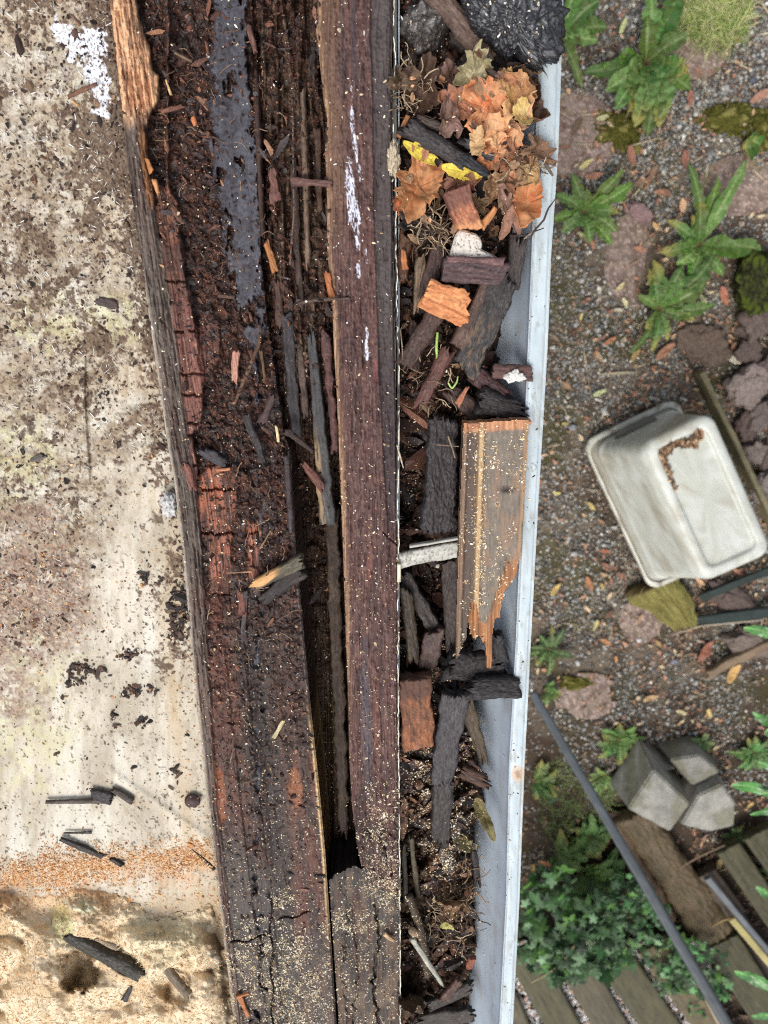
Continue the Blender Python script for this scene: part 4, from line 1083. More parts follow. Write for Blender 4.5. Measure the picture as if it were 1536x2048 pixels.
# pebbles that stand out
for i, (cx, cy, r_, co, lb) in enumerate([(1505, 160, 8, C(96, 100, 112), 'smooth dark blue-grey pebble on gravel at the upper right'), (1438, 433, 12, C(128, 130, 134), 'grey pebble right of the oval stepping stone'), (1148, 1108, 7, C(190, 188, 180), 'pale pebble on gravel left of the tub'),
                                      (1349, 1324, 8, C(140, 148, 160), 'bluish pebble on gravel below the tub'), (1278, 1280, 6, C(216, 214, 210), 'white pebble on the small dark stepping stone'), (1145, 855, 8, C(150, 152, 160), 'grey-blue pebble on gravel between gutter and tub')]):
    tag(clump('pebble', cx, cy, r_, r_ * .8, .008, gzp(cx, cy) + .012, M_STONE, co, rough=.15, fine=.02, sub=3, seed=60 + i), lb, 'pebble', 'larger pebbles on the gravel')

# ---------------- dandelions and other weeds
def rosette(cx, cy, leaves, label, seed, lift=.02, cat='dandelion', col=C(76, 116, 42), col2=C(128, 158, 92), lobes=4, wid=1.0, group='dandelion rosettes growing in the gravel', rise=.32):
    r = random.Random(seed); z0 = gzp(cx, cy); k = pxs(cy, z0)
    base = P(cx, cy, z0 + .01)
    root = empty('dandelion' if cat == 'dandelion' else 'weed', base, label, cat, group)
    Vs, Fs, Cs, n = [], [], [], 0
    ns, nw = 46, 9
    for li, (ang, ln, wd) in enumerate(leaves):
        a = math.radians(ang); L = ln * k * (1.04 if cat == 'dandelion' else .92) * (1.12 if seed == 1 else 1); W = wd * k * wid
        t = np.linspace(0, 1, ns)[:, None]; u = np.linspace(-1, 1, nw)[None]
        bend = r.uniform(-.5, .5); ph = r.random()
        env = np.clip(np.sin(np.pi * np.clip(t * .93 + .07, 0, 1) ** .8), 0, 1) ** .7 * (.35 + .65 * t ** .6)
        nl = lobes + r.randint(-2, 1)
        saw = (t * nl + ph) % 1.0
        lob = (.50 + .25 * np.abs(np.sin(t * 5 + li))) + (.50 - .25 * np.abs(np.sin(t * 5 + li))) * np.where(saw < .72, saw / .72, (1 - saw) / .28) ** .9
        lob = mix2(lob, 1.0, sst(.80, .92, t))
        sgnn = 1 + .18 * np.sin(u * 2 + t * 9 + li)
        half = W * (1.5 if seed == 1 or cat != 'dandelion' else 1.45) * env * (lob if lobes else 1) * sgnn * .5
        half = np.maximum(half, W * .045)
        r1 = r.uniform(.3, 1.1) * rise; up0 = r.uniform(.0, .5) * rise
        ca = a + bend * t
        # centre line
        cxs = np.cumsum(np.cos(ca) * L / ns, 0) ; cys = -np.cumsum(np.sin(ca) * L / ns, 0)
        czs = L * (r1 * 4 * t * (1 - t) * .5 + up0 * t * .4) + lift * t ** .5
        nx_, ny_ = np.sin(ca), np.cos(ca)
        back = -np.abs(u) * half * .25 * (lobes > 0)
        X = cxs + nx_ * u * half + np.cos(ca) * back; Y = cys + ny_ * u * half - np.sin(ca) * back
        rip = .06 * W * np.sin(t * 26 + 2 * u + li) * np.abs(u) + .05 * W * np.sin(t * 50 + li)*np.abs(u)
        Z = czs + np.abs(u) * half * r.uniform(.1, .6) + rip
        V = np.stack(np.broadcast_arrays(X, Y, Z), -1)
        c0 = mix(np.broadcast_to(col * np.array([r.uniform(.7, 1.5), r.uniform(.8, 1.2), r.uniform(.7, 1.3)]), V.shape), col2, np.clip(.45 * stretch(fbm(X * 40 + li, Y * 40, 3, seed), 2) * r.random() * 1.6, 0, 1))
        c0 = mix(c0, C(150, 172, 110), .7 * sst(.18, .06, np.abs(u) + 0 * t)) * r.uniform(.72, 1.25)
        c0 = mix(c0, C(132, 104, 84), .6 * sst(.12, .0, t) + 0 * u)
        if r.random() < .35: c0 = mix(c0, C(170, 150, 70), .7 * sst(.55, 1, t + .3 * (fbm(t * 6, u * 2 + li, 3, seed) - .5)) + 0 * u)
        c0 = mix(c0, C(96, 78, 44), .7 * sst(.66, .72, fbm(X * 160, Y * 160, 3, seed + li)))
        Vs.append(V.reshape(-1, 3)); Cs.append(c0.reshape(-1, 3)); Fs.append(grid_faces(ns, nw)[:, ::-1] + n); n += ns * nw
    o = mk('leaves', np.concatenate(Vs) + base, np.concatenate(Fs), M_LEAF, np.concatenate(Cs), root, True, base)
    clump('crown', cx, cy, 5, 5, .008, z0 + .012, M_CRUMB, C(120, 84, 60), sub=2, seed=seed, parent=root)
    return root
def fan(seed, n, ln, wd, a0=0, a1=360, jit=.3):
    r = random.Random(seed)
    return [(a0 + (a1 - a0) * (i + r.uniform(-jit, jit)) / n, ln * r.uniform(.6, 1.1), wd * r.uniform(.8, 1.2)) for i in range(n)]
# ang: 0 = right, 90 = down in the picture
rosette(1288, 128, [(172, 100, 40), (160, 118, 34), (140, 92, 44), (128, 100, 40), (118, 70, 40), (20, 66, 46), (52, 70, 44), (70, 110, 46), (82, 122, 48), (94, 110, 44), (100, 92, 36), (-80, 110, 40), (-98, 96, 38), (-60, 96, 42), (-40, 62, 36), (-118, 60, 36), (35, 84, 40), (62, 92, 36)],
        'largest dandelion, a wide bright green rosette near the top', 1, lift=.09, rise=.3)
rosette(1120, 78, [(-20, 80, 42), (-55, 84, 40), (10, 66, 34), (70, 100, 22), (-80, 90, 36)], 'dandelion half hidden by the gutter lip at the top', 2, lift=.06)
rosette(1166, 425, [(-148, 70, 24), (-118, 74, 26), (-52, 96, 24), (-40, 80, 22), (-26, 96, 28), (-8, 60, 26), (22, 70, 26), (48, 80, 30), (84, 58, 26), (140, 60, 30), (165, 66, 24), (-86, 40, 18)], 'dandelion with narrow leaves close to the gutter lip, above the oval stone', 3, lift=.05)
rosette(1394, 492, [(-100, 150, 26), (-92, 118, 26), (-78, 160, 28), (-112, 86, 26), (-4, 108, 36), (8, 92, 30), (168, 84, 34), (178, 70, 26), (-146, 84, 26), (-128, 60, 20), (52, 70, 26), (110, 74, 30), (96, 64, 26), (140, 60, 26)], 'tall pale dandelion with leaves reaching up, right of the oval stone', 4, lift=.06)
rosette(1315, 618, [(-118, 80, 30), (-100, 92, 32), (-80, 86, 30), (-40, 130, 38), (-28, 92, 34), (8, 100, 26), (18, 66, 22), (72, 60, 18), (100, 80, 20), (112, 100, 20), (140, 50, 18), (-150, 56, 22), (-60, 70, 28)], 'dandelion just below the oval stepping stone', 5, lift=.05)
rosette(1095, 1296, fan(6, 9, 52, 16), 'small dim dandelion beside the gutter, level with the splintered board', 6, lift=.02, col=C(52, 84, 40), group='dandelion rosettes growing in the gravel')
rosette(1520, 294, [(180, 42, 42), (200, 28, 26)], 'single broad dandelion leaf poking in at the right edge', 7, lift=.03, lobes=0)
rosette(1236, 1478, fan(8, 16, 56, 18), 'feathery low weed right of the grey pole', 8, cat='weed', col=C(80, 128, 60), lobes=9, group='small weeds')
rosette(1210, 1548, fan(9, 14, 56, 12, 40, 240), 'tufty weed left of the concrete blocks', 9, cat='weed', col=C(86, 122, 58), lobes=7, group='small weeds')
rosette(1506, 1502, fan(10, 16, 60, 15), 'bushy fern-like weed above the blocks at the right edge', 10, cat='weed', col=C(78, 130, 62), lobes=9, group='small weeds')
rosette(1402, 1482, fan(11, 8, 30, 12), 'tiny green seedling above the concrete blocks', 11, cat='weed', col=C(90, 138, 74), lobes=4, group='small weeds')
rosette(1090, 1380, fan(12, 7, 34, 18, -60, 120), 'small weed at the gutter edge beside the pole foot', 12, cat='weed', col=C(70, 106, 48), lobes=3, group='small weeds')
rosette(1112, 1700, fan(13, 15, 70, 26, -80, 110), 'leafy weed at the gutter edge above the ivy', 13, cat='weed', col=C(78, 112, 52), lobes=4, group='small weeds', rise=.5)
rosette(1178, 1668, fan(14, 12, 60, 24), 'light green weed between the pole and the gutter', 14, cat='weed', col=C(86, 130, 60), lobes=3, group='small weeds', rise=.6)
rosette(1160, 1745, fan(15, 16, 80, 22, -60, 160), 'long-leaved bright weed above the ivy', 15, cat='weed', col=C(96, 144, 66), lobes=0, group='small weeds', rise=.6)
rosette(1206, 1725, fan(16, 12, 64, 20, -60, 160), 'glossy narrow-leaved weed beside the fallen log', 16, cat='weed', col=C(84, 132, 70), lobes=0, group='small weeds', rise=.6)
rosette(1068, 1560, fan(17, 9, 60, 18, -80, 90), 'dark weed peeping out beside the gutter lip stain', 17, cat='weed', col=C(70, 98, 44), lobes=5, group='small weeds')
rosette(1470, 1665, fan(18, 8, 34, 16), 'small dark weed below the concrete blocks', 18, cat='weed', col=C(50, 96, 52), lobes=3, group='small weeds')
rosette(1500, 1745, fan(19, 8, 36, 22), 'small weed growing between the boards at the right edge', 19, cat='weed', col=C(56, 96, 52), lobes=3, group='small weeds')

# grass tuft, top right
def blades(name, n, cx, cy, rx, ry, ln, label, seed, pal, z=0.0, cat='grass'):
    r = np.random.default_rng(seed)
    a = r.uniform(0, 6.283, n); q = np.sqrt(r.random(n)); px = cx + rx * q * np.cos(a); py = cy + ry * q * np.sin(a)
    w = on_ground(px, py); L = ln * r.uniform(.5, 1.2, n); az = r.uniform(0, 6.283, n); lean = r.uniform(.5, 1.3, n)
    t = np.linspace(0, 1, 6); wd = np.array([1, 1, .9, .7, .45, .08]) * .0013
    V = np.zeros((n, 12, 3))
    for i in range(6):
        rad = L * np.sin(lean * t[i]) * t[i] ; zz = L * t[i] * np.cos(lean * t[i]) * .8
        cxx = w[:, 0] + rad * np.cos(az); cyy = w[:, 1] + rad * np.sin(az)
        for j, sg in enumerate((-1, 1)):
            V[:, i * 2 + j] = np.stack([cxx - sg * np.sin(az) * wd[i], cyy + sg * np.cos(az) * wd[i], w[:, 2] + zz], -1)
    F = np.array([[i * 2, i * 2 + 1, i * 2 + 3, i * 2 + 2] for i in range(5)])
    F = (F[None] + (np.arange(n) * 12)[:, None, None]).reshape(-1, 4)
    cols = pick(r, n, pal, None, .4)
    return tag(mk(name, V.reshape(-1, 3), F, M_LEAF, np.repeat(cols[:, None], 12, 1).reshape(-1, 3), None, True, w.mean(0)), label, cat, kind='stuff')
GP = [C(150, 168, 84), C(190, 194, 120), C(110, 140, 60), C(206, 200, 150)]
blades('grass', 1700, 1428, 22, 66, 74, .085, 'yellow-green grass tuft at the top right beside a stepping stone', 31, GP)
blades('grass', 260, 1352, 36, 26, 50, .07, 'sparse grass blades between the largest dandelion and the tuft', 32, GP)
blades('grass', 260, 1120, 1600, 50, 90, .09, 'thin green grass along the gutter in the lower garden', 33, [C(96, 120, 56), C(120, 140, 76)])
blades('grass', 200, 1208, 1590, 20, 60, .08, 'grass wisps left of the concrete blocks', 34, [C(110, 138, 66), C(150, 160, 100)])

# fallen leaves one can count
YL = [(1170, 328, 16, -35, C(206, 190, 96)), (1204, 236, 15, -15, C(206, 200, 130)), (1266, 222, 10, 40, C(200, 190, 140)), (1220, 249, 9, 40, C(198, 176, 124)), (1246, 52, 16, -70, C(196, 204, 120)), (1343, 45, 14, 85, C(176, 180, 120)),
      (1310, 452, 12, 50, C(214, 168, 80)), (1164, 470, 12, 30, C(200, 192, 120)), (1240, 574, 14, -50, C(210, 190, 120)), (1250, 606, 13, 70, C(224, 214, 150)), (1236, 620, 12, 0, C(196, 186, 150)), (1404, 597, 15, 35, C(214, 208, 140)), (1420, 585, 8, -10, C(220, 200, 140)),
      (1270, 708, 17, 110, C(176, 140, 56)), (1328, 705, 26, -45, C(188, 128, 82)), (1218, 682, 16, -30, C(184, 112, 56)), (1198, 786, 16, -25, C(190, 196, 120)), (1162, 633, 8, 90, C(226, 204, 60)), (1432, 677, 13, 0, C(196, 144, 60)), (1464, 718, 20, 25, C(206, 196, 166)), (1448, 590, 22, 70, C(190, 110, 70)),
      (1130, 848, 8, 0, C(206, 190, 60)), (1113, 986, 9, 0, C(214, 198, 62)), (1183, 1012, 12, 50, C(206, 180, 70)), (1110, 1178, 18, -55, C(206, 170, 50)), (1204, 1172, 10, 60, C(190, 164, 60)), (1178, 1165, 18, 70, C(190, 120, 60)), (1210, 1102, 12, 10, C(180, 96, 48)),
      (1191, 1250, 15, 100, C(190, 180, 90)), (1211, 1283, 15, 35, C(196, 130, 60)), (1232, 1318, 9, 80, C(214, 150, 60)), (1316, 1287, 10, 50, C(206, 160, 70)), (1466, 1345, 26, -70, C(218, 164, 50)), (1418, 1426, 14, 70, C(224, 188, 80)), (1362, 1424, 12, 15, C(214, 196, 130)), (1410, 1302, 28, -60, C(168, 96, 62)), (1300, 1396, 18, -20, C(196, 154, 90)),
      (1424, 1642, 14, 80, C(222, 180, 70)), (1440, 1725, 18, 110, C(196, 164, 80)), (1066, 1735, 12, 90, C(226, 176, 40)), (1090, 1725, 16, 10, C(206, 130, 50)), (1106, 1598, 14, -60, C(60, 110, 60)), (1146, 1660, 9, 0, C(190, 190, 60)), (1500, 1610, 10, -40, C(210, 170, 60)),
      (1186, 352, 20, -10, C(180, 116, 78)), (1262, 310, 22, 70, C(170, 104, 72)), (1370, 320, 22, 80, C(168, 104, 74)), (1320, 385, 18, 0, C(190, 130, 90)), (1520, 192, 24, -30, C(186, 128, 96)), (1466, 75, 20, 30, C(178, 116, 78)), (1380, 196, 18, 90, C(180, 112, 80)), (1400, 1236, 12, 30, C(196, 160, 90))]
for i, (cx, cy, s_, a_, co) in enumerate(YL):
    on = 'lying on the gravel' if slabmask(cx, cy) < .5 else 'lying on a stepping stone'
    co = co * .8 + .2 * float(co @ np.array([.25, .65, .1])); s_ = s_ * .85
    hue = 'yellow' if co[1] > .72 * co[0] and co[2] < .4 * co[0] else ('pale' if co[2] >= .33 * co[0] else 'orange-brown')
    o = leaf('fallen_leaf', cx, cy, s_, gzp(cx, cy) + .022, M_LEAFD, co, co * .75, ang=a_, asp=.38, curl=.35, crump=.10, seed=70 + i, nr=6, na=32, tilt=(random.Random(i).uniform(-14, 14), random.Random(i + 9).uniform(-14, 14)))
    tag(o, 'small %s fallen leaf %s' % (hue, on), 'leaf', 'small %s fallen leaves %s' % (hue, on))

# ---------------- upturned storage tub
def tub():
    z_hi, z_lo, H = .10, .02, .36
    TL, BL, TR = P(1168, 889, z_lo), P(1299, 1172, z_hi), P(1348, 803, z_lo)
    u = BL - TL; L = np.linalg.norm(u); u = u / L
    v = TR - TL; v = v - u * (v @ u); Wd = np.linalg.norm(v); v = v / Wd
    n = np.cross(u, v); n = n if n[2] > 0 else -n
    c = TL + u * L / 2 + v * Wd / 2
    # where the base's corner has to sit: solve height and taper from the photo
    root = empty('storage_tub', P(1300, 1020, .0), 'dirty cream plastic tub lying upside down, largest thing on the ground', 'storage tub')
    def loopat(h, a, b, r, sh=(0, 0), m=10):
        """rounded rectangle: half sizes a (along u), b (along v)"""
        pts = []
        for (sx, sy, t0) in ((1, 1, 0), (-1, 1, 90), (-1, -1, 180), (1, -1, 270)):
            for i in range(m):
                t = math.radians(t0 + 90 * i / (m - 1))
                pts.append((sx * (a - r) + r * math.cos(t) + sh[0], sy * (b - r) + r * math.sin(t) + sh[1], h))
        # add mid points on the straight sides
        out = []
        for i in range(len(pts)):
            p, q = np.array(pts[i]), np.array(pts[(i + 1) % len(pts)])
            out.append(p)
            if i % m == m - 1:
                for t in np.linspace(0, 1, 14)[1:-1]: out.append(p * (1 - t) + q * t)
        return np.array(out)
    A, B = L / 2, Wd / 2
    fit = []
    for (qx, qy) in ((1277, 885), (1427, 817), (1547, 1102), (1408, 1180)):      # base corners as measured
        d_ = P(qx, qy, 0.0) - np.array([0, 0, CAMZ]); o_ = np.array([0, 0, CAMZ])
        t_ = ((c + n * H - o_) @ n) / (d_ @ n); w_ = o_ + d_ * t_ - c
        fit.append((w_ @ u, w_ @ v))
    fit = np.array(fit); SH = fit.mean(0)
    a2 = ((fit[2, 0] + fit[3, 0]) - (fit[0, 0] + fit[1, 0])) / 4; b2 = ((fit[1, 1] + fit[2, 1]) - (fit[0, 1] + fit[3, 1])) / 4
    print('TUB', L, Wd, a2 * 2, b2 * 2, SH, z_hi)
    prof = [(.000, 1.000, 0), (.014, 1.005, 0), (.016, 1.000, 0), (.018, .972, 0), (.022, .955, 0), (.050, .945, 0), (.056, .955, 0), (.060, .957, 0), (.068, .935, 0)]
    loops = []
    for (h, f, _) in prof:
        s = h / H
        loops.append(loopat(h, A * f * (1 - s) + a2 * s * f ** .3, B * f * (1 - s) + b2 * s * f ** .3, .045, (SH[0] * s, SH[1] * s)))
    for s in np.linspace(.22, .93, 14):
        f = .93 + .05 * s
        loops.append(loopat(H * s, (A * (1 - s) + a2 * s) * f, (B * (1 - s) + b2 * s) * f, .045 + .015 * s, (SH[0] * s, SH[1] * s)))
    for (dh, da) in ((.955, .002), (.975, .006), (.990, .012), (.998, .020), (1.0, .030), (.999, .038), (.990, .042), (.972, .045), (.966, .049), (.966, .056), (.967, .085)):
        da = min(da, b2 * .98 - .03); loops.append(loopat(H * dh, a2 * .98 - da, b2 * .98 - da, max(.012, .050 - da * .5), SH))
    M = len(loops[0]); V = np.concatenate(loops + [np.array([[SH[0], SH[1], H * .967]])])
    V[:, 2] += .003 * (fbm(V[:, 0] * 12, V[:, 1] * 12, 2, 5) - .5)
    nl = len(loops); idx = np.arange(nl * M).reshape(nl, M); nx = np.roll(idx, -1, 1)
    Fq = np.stack([idx[:-1], nx[:-1], nx[1:], idx[1:]], -1).reshape(-1, 4)
    tri = np.stack([idx[-1], nx[-1], np.full(M, nl * M)], -1)
    # colour: cream, grimy in streaks
    px_, py_ = V[:, 0] * 40, V[:, 1] * 40
    cc = mix(np.broadcast_to(C(204, 208, 200), V.shape), C(182, 184, 170), stretch(fbm(px_, py_ + V[:, 2] * 40, 4, 90), 2))
    cc = mix(cc, C(150, 140, 116), .55 * sst(.52, .68, fbm(V[:, 0] * 9 + 4, V[:, 1] * 9 + V[:, 2] * 7, 5, 92, .65)))
    cc = mix(cc, C(128, 112, 88), .6 * sst(.06, .0, V[:, 2]) + 0 * V[:, 0])
    W3 = c + V[:, :1] * u + V[:, 1:2] * v + V[:, 2:] * n
    body = mk('body', W3, [Fq, tri], M_PLAST, cc, root, True, c)
    so = body.modifiers.new('thickness', 'SOLIDIFY'); so.thickness = .003; so.offset = -1
    # rim band and recessed handle on the end
    def place(o_pts): return c + o_pts[:, :1] * u + o_pts[:, 1:2] * v + o_pts[:, 2:] * n
    rim = [loopat(h, A * f, B * f, .05) for h, f in ((-.006, 1.0), (-.006, 1.035), (.012, 1.05), (.022, 1.045), (.027, 1.03), (.027, .985))]
    R = np.concatenate(rim); idx = np.arange(len(rim) * M).reshape(len(rim), M); nx = np.roll(idx, -1, 1)
    Fr = np.stack([idx[:-1], nx[:-1], nx[1:], idx[1:]], -1).reshape(-1, 4)
    cr = mix(np.broadcast_to(C(186, 186, 172), R.shape), C(120, 108, 92), sst(.55, .68, fbm(R[:, 0] * 60, R[:, 1] * 60, 3, 91)))
    mk('rim', place(R), Fr, M_PLAST, cr, root, True, c)
    # handle: a shallow grip lip on the short end facing up in the picture
    hp = []
    for (yy, hh) in ((-.075, .052), (.075, .052), (.075, .070), (-.075, .070)): hp.append((yy, hh))
    nh = 24; vs = []
    t = np.linspace(-1, 1, nh)
    pr = [(0.0, .070), (.020, .074), (.024, .080), (.020, .086), (0.0, .088)]
    for (o_, h_) in pr:
        s = h_ / H
        xx = -(A * .955 * (1 - s) + a2 * s) - o_ * np.sqrt(np.clip(1 - np.abs(t) ** 6, 0, 1))
        vs.append(np.stack([xx + 0 * t, t * .085, h_ + 0 * t], -1))
    Hn = np.concatenate(vs)
    mk('handle', place(Hn), np.concatenate([grid_faces(len(pr), nh)]), M_PLAST, C(96, 94, 82), root, True, c)
    return dict(c=c, u=u, v=v, n=n, H=H, a2=a2, b2=b2, SH=SH)
TUB_A, TUB_B, TUB_SH = .93, .82, (-.01, .02)
T = tub()
def on_tub(a, b, lift=.0): return T['c'] + T['u'] * (a * T['a2'] + T['SH'][0]) + T['v'] * (b * T['b2'] + T['SH'][1]) + T['n'] * (T['H'] * .968 + lift)
# wet leaf crumbs caught on the tub's base
r = np.random.default_rng(3); n_ = 700
tt = r.random(n_); ee = r.random(n_) ** 1.5
la = np.where(tt < .72, -.80 + .07 * ee, -.78 + (tt - .72) * 1.8); lb_ = np.where(tt < .72, -.66 + (tt / .72) ** .8 * 1.22, -.66 + .12 * ee * (1.1 - tt) / .3)
la = la + .05 * np.sin(lb_ * 7) * (tt < .72) + r.normal(0, .02, n_)
pp = np.array([on_tub(a, b, .003 + .006 * q) for a, b, q in zip(la, lb_, r.random(n_))])
o = bits('wet_leaf_crumbs', pp, r.uniform(.004, .013, n_), r.uniform(.8, 2.6, n_), pick(r, n_, [C(146, 112, 80), C(112, 82, 60), C(186, 156, 118), C(96, 76, 58)], None, .4), M_CRUMB, 3, flat=.3)
tag(o, 'line of wet brown leaf crumbs on the base of the upturned tub', 'leaf litter', kind='stuff')

# mossy log round under the tub
tag(loft_piece('mossy_stump', (1300, 1165), (1372, 1252), 118, .10, M_MOSS, C(138, 132, 74), .04, .03, alt=C(96, 88, 46), endc=C(110, 96, 62), e=2.4, jag=(3, 8), grain=2.4, seed=61, step=4, taper=(1, .45)),
    'yellow-green mossy stump sticking out beneath the tub', 'stump')
# edging board
tag(loft_piece('edging_board', (1394, 742), (1560, 1082), 12, .11, M_DECK, C(124, 116, 84), .05, .05, alt=C(84, 76, 54), e=8, jag=(1, 0), grain=.3, seed=62, step=3), 'thin olive board on edge, between tub and rock pile', 'edging board')
# green slats low under the tub
for i, (a, b, w_, lb) in enumerate([((1400, 1196), (1590, 1120), 16, 'upper dark green slat under the right side of the tub'), ((1392, 1242), (1590, 1218), 22, 'lower dark green slat under the right side of the tub')]):
    tag(loft_piece('slat', a, b, w_, .012, M_DECK, C(38, 54, 50), .04 + .01 * i, .05, alt=C(28, 38, 34), e=8, jag=(1, 1), grain=.4, seed=63 + i), lb, 'slat')
tag(tube('long_stalk', [(1345, 1270, .04), (1400, 1252, .06), (1460, 1246, .05), (1520, 1240, .04)], [2, 3, 4, 3], M_CRUMB, C(176, 162, 140), seed=4), 'pale dry stalk lying below the tub', 'stalk')
tag(loft_piece('curved_board', (1415, 1348), (1580, 1265), 20, .03, M_DECK, C(140, 118, 90), .03, .06, alt=C(100, 80, 60), e=6, jag=(4, 1), grain=.5, seed=66), 'weathered board end below the flat rock at the right edge', 'board')

# ---------------- concrete blocks
def block(name, top, ztop, zbot, splay, col, label, seed, ridge=None):
    """top: outline in px at ztop; sides splay outward to the ground. ridge: a raised point"""
    tp = np.array([P(a, b, ztop) for a, b in top]); ctr = tp.mean(0)
    bt = ctr + (tp - ctr) * splay; bt[:, 2] = zbot
    bm = bmesh.new()
    tv = [bm.verts.new(p) for p in tp]; bv = [bm.verts.new(p) for p in bt]
    n = len(tv)
    bm.faces.new(tv[::-1]) if np.cross(tp[1] - tp[0], tp[2] - tp[1])[2] < 0 else bm.faces.new(tv)
    for i in range(n): bm.faces.new((tv[i], bv[i], bv[(i + 1) % n], tv[(i + 1) % n]))
    bm.faces.new(bv)
    bmesh.ops.recalc_face_normals(bm, faces=bm.faces)
    bmesh.ops.bevel(bm, geom=[e for e in bm.edges], offset=.006, segments=2, affect='EDGES')
    bmesh.ops.triangulate(bm, faces=bm.faces)
    for _ in range(5):
        bmesh.ops.subdivide_edges(bm, edges=[e for e in bm.edges if e.calc_length() > .012], cuts=1)
        bmesh.ops.triangulate(bm, faces=[f for f in bm.faces if len(f.verts) > 3])
    for v in bm.verts: v.co += Vector(mnoise.noise_vector(v.co * 30 + Vector((seed, 0, 0)))) * .0018 + Vector(mnoise.noise_vector(v.co * 120)) * .0008
    V = np.array([v.co[:] for v in bm.verts]); bm.verts.index_update(); F = np.array([[v.index for v in f.verts] for f in bm.faces]); bm.free()
    cc = mix(np.broadcast_to(col, V.shape), col * .66, stretch(fbm(V[:, 0] * 26, V[:, 1] * 26 + V[:, 2] * 26, 5, seed, .65), 2.4))
    cc = mix(cc, C(106, 104, 78), .6 * sst(.54, .66, fbm(V[:, 0] * 12, V[:, 1] * 12 + V[:, 2] * 8, 4, seed + 3)))
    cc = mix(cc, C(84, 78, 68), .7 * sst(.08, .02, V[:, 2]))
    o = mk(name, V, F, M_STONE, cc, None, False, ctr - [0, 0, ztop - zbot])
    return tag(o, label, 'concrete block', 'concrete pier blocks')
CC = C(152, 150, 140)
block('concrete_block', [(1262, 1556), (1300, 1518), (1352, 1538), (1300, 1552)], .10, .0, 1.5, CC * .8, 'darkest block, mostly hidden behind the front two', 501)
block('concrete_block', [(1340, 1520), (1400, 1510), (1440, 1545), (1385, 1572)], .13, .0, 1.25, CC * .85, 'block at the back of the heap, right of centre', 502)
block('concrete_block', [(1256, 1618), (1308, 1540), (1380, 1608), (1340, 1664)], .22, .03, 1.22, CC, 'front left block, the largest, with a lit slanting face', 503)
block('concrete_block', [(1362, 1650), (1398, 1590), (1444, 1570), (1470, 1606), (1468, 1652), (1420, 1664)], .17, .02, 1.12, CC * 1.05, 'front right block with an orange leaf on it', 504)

# ---------------- logs, boards and deck at the bottom
D_B, D_O, D_G = C(88, 80, 58), C(80, 76, 46), C(120, 108, 86)
def bd(a, b, w_, z, th, col, alt, lb, seed, name='deck_board', cat='deck board', e=8, endc=None, jag=(2, 0), m=M_DECK, grp=None, tp=(1, 1), z2=None, grain=.6):
    return tag(loft_piece(name, a, b, w_, th, m, col, z, z2, alt=alt, e=e, jag=jag, grain=grain, seed=seed, step=3, endc=endc, taper=tp), lb, cat, grp)
bd((1226, 1640), (1334, 1840), 44, .05, .07, C(122, 96, 72), C(70, 52, 38), 'pale barkless log beside the grey pole', 601, 'log', 'log', 2.2, jag=(10, 10), tp=(.7, 1), grain=1.2)
bd((1262, 1622), (1452, 1900), 84, .06, .09, C(74, 64, 34), C(98, 80, 56), 'thick mossy brown log between the pole and the blocks', 602, 'log', 'log', 2.4, jag=(6, 6), tp=(.9, 1), grain=2.0)
bd((1216, 1632), (1330, 1640), 24, .03, .03, C(84, 62, 44), C(60, 46, 34), 'dark board end lying across the top of the logs', 603, 'board', 'board', 6)
G_D = 'brown deck boards at the bottom edge'
for i, (a, b, w_, col, lb) in enumerate([((960, 1898), (1070, 2148), 64, D_B, 'deck board partly under the gutter at the bottom'), ((1042, 1898), (1180, 2148), 68, D_O, 'second deck board from the gutter, ivy over its end'), ((1131, 1898), (1281, 2148), 66, D_B, 'deck board between the middle two gravel gaps'),
                                          ((1208, 1888), (1390, 2148), 72, D_O, 'wide olive deck board left of the widest gravel gap'), ((1304, 1888), (1495, 2148), 68, C(104, 92, 62), 'deck board right of the widest gravel gap, under the pole'), ((1392, 1930), (1470, 2100), 24, C(168, 152, 122), 'pale raw-edged deck board below the pole'),
                                          ((1440, 1880), (1590, 2110), 72, D_O * .8, 'dark olive deck board at the lower right corner')]):
    bd(a, b, w_, .10 if i != 5 else .12, .035, col, col * .6, lb, 610 + i, grp=G_D)
for i, (a, b, w_, z, col, lb) in enumerate([((1400, 1745), (1462, 1830), 60, .05, C(90, 76, 60), 'short dark board end under the leaf litter'), ((1452, 1690), (1590, 1890), 50, .08, D_O * .85, 'olive timber left of the dark slot at the right edge'), ((1510, 1660), (1640, 1850), 56, .08, D_O * .8, 'olive timber in the right corner of the steps'),
                                             ((1440, 1790), (1570, 1990), 46, .04, C(70, 58, 42), 'shadowed lower step timber at the right edge')]):
    bd(a, b, w_, z, .05, col, col * .6, lb, 630 + i, 'step_board', 'step board', grp='timber step boards at the right edge')
bd((1414, 1755), (1600, 1980), 13, .12, .02, C(108, 112, 116), C(84, 88, 92), 'thin blue-grey rail across the steps at the lower right', 640, 'rail', 'rail', 6, jag=(1, 0), grain=.2, m=M_METAL)
bd((1462, 1836), (1600, 1998), 14, .13, .02, C(176, 164, 100), C(140, 128, 76), 'narrow yellowish batten beside the blue-grey rail', 641, 'batten', 'batten', 6, jag=(1, 0), grain=.3)
tag(tube('stick', [(1360, 1735, .10), (1400, 1712, .11), (1450, 1690, .12)], [3, 4, 3], M_CRUMB, C(120, 100, 76), seed=7), 'thin stick lying right of the mossy log', 'stick')
tag(tube('stick', [(1424, 1852, .12), (1445, 1840, .13), (1466, 1836, .13)], [4, 5, 4], M_CRUMB, C(150, 122, 76), seed=8), 'short orange-brown twig at the batten end', 'stick')

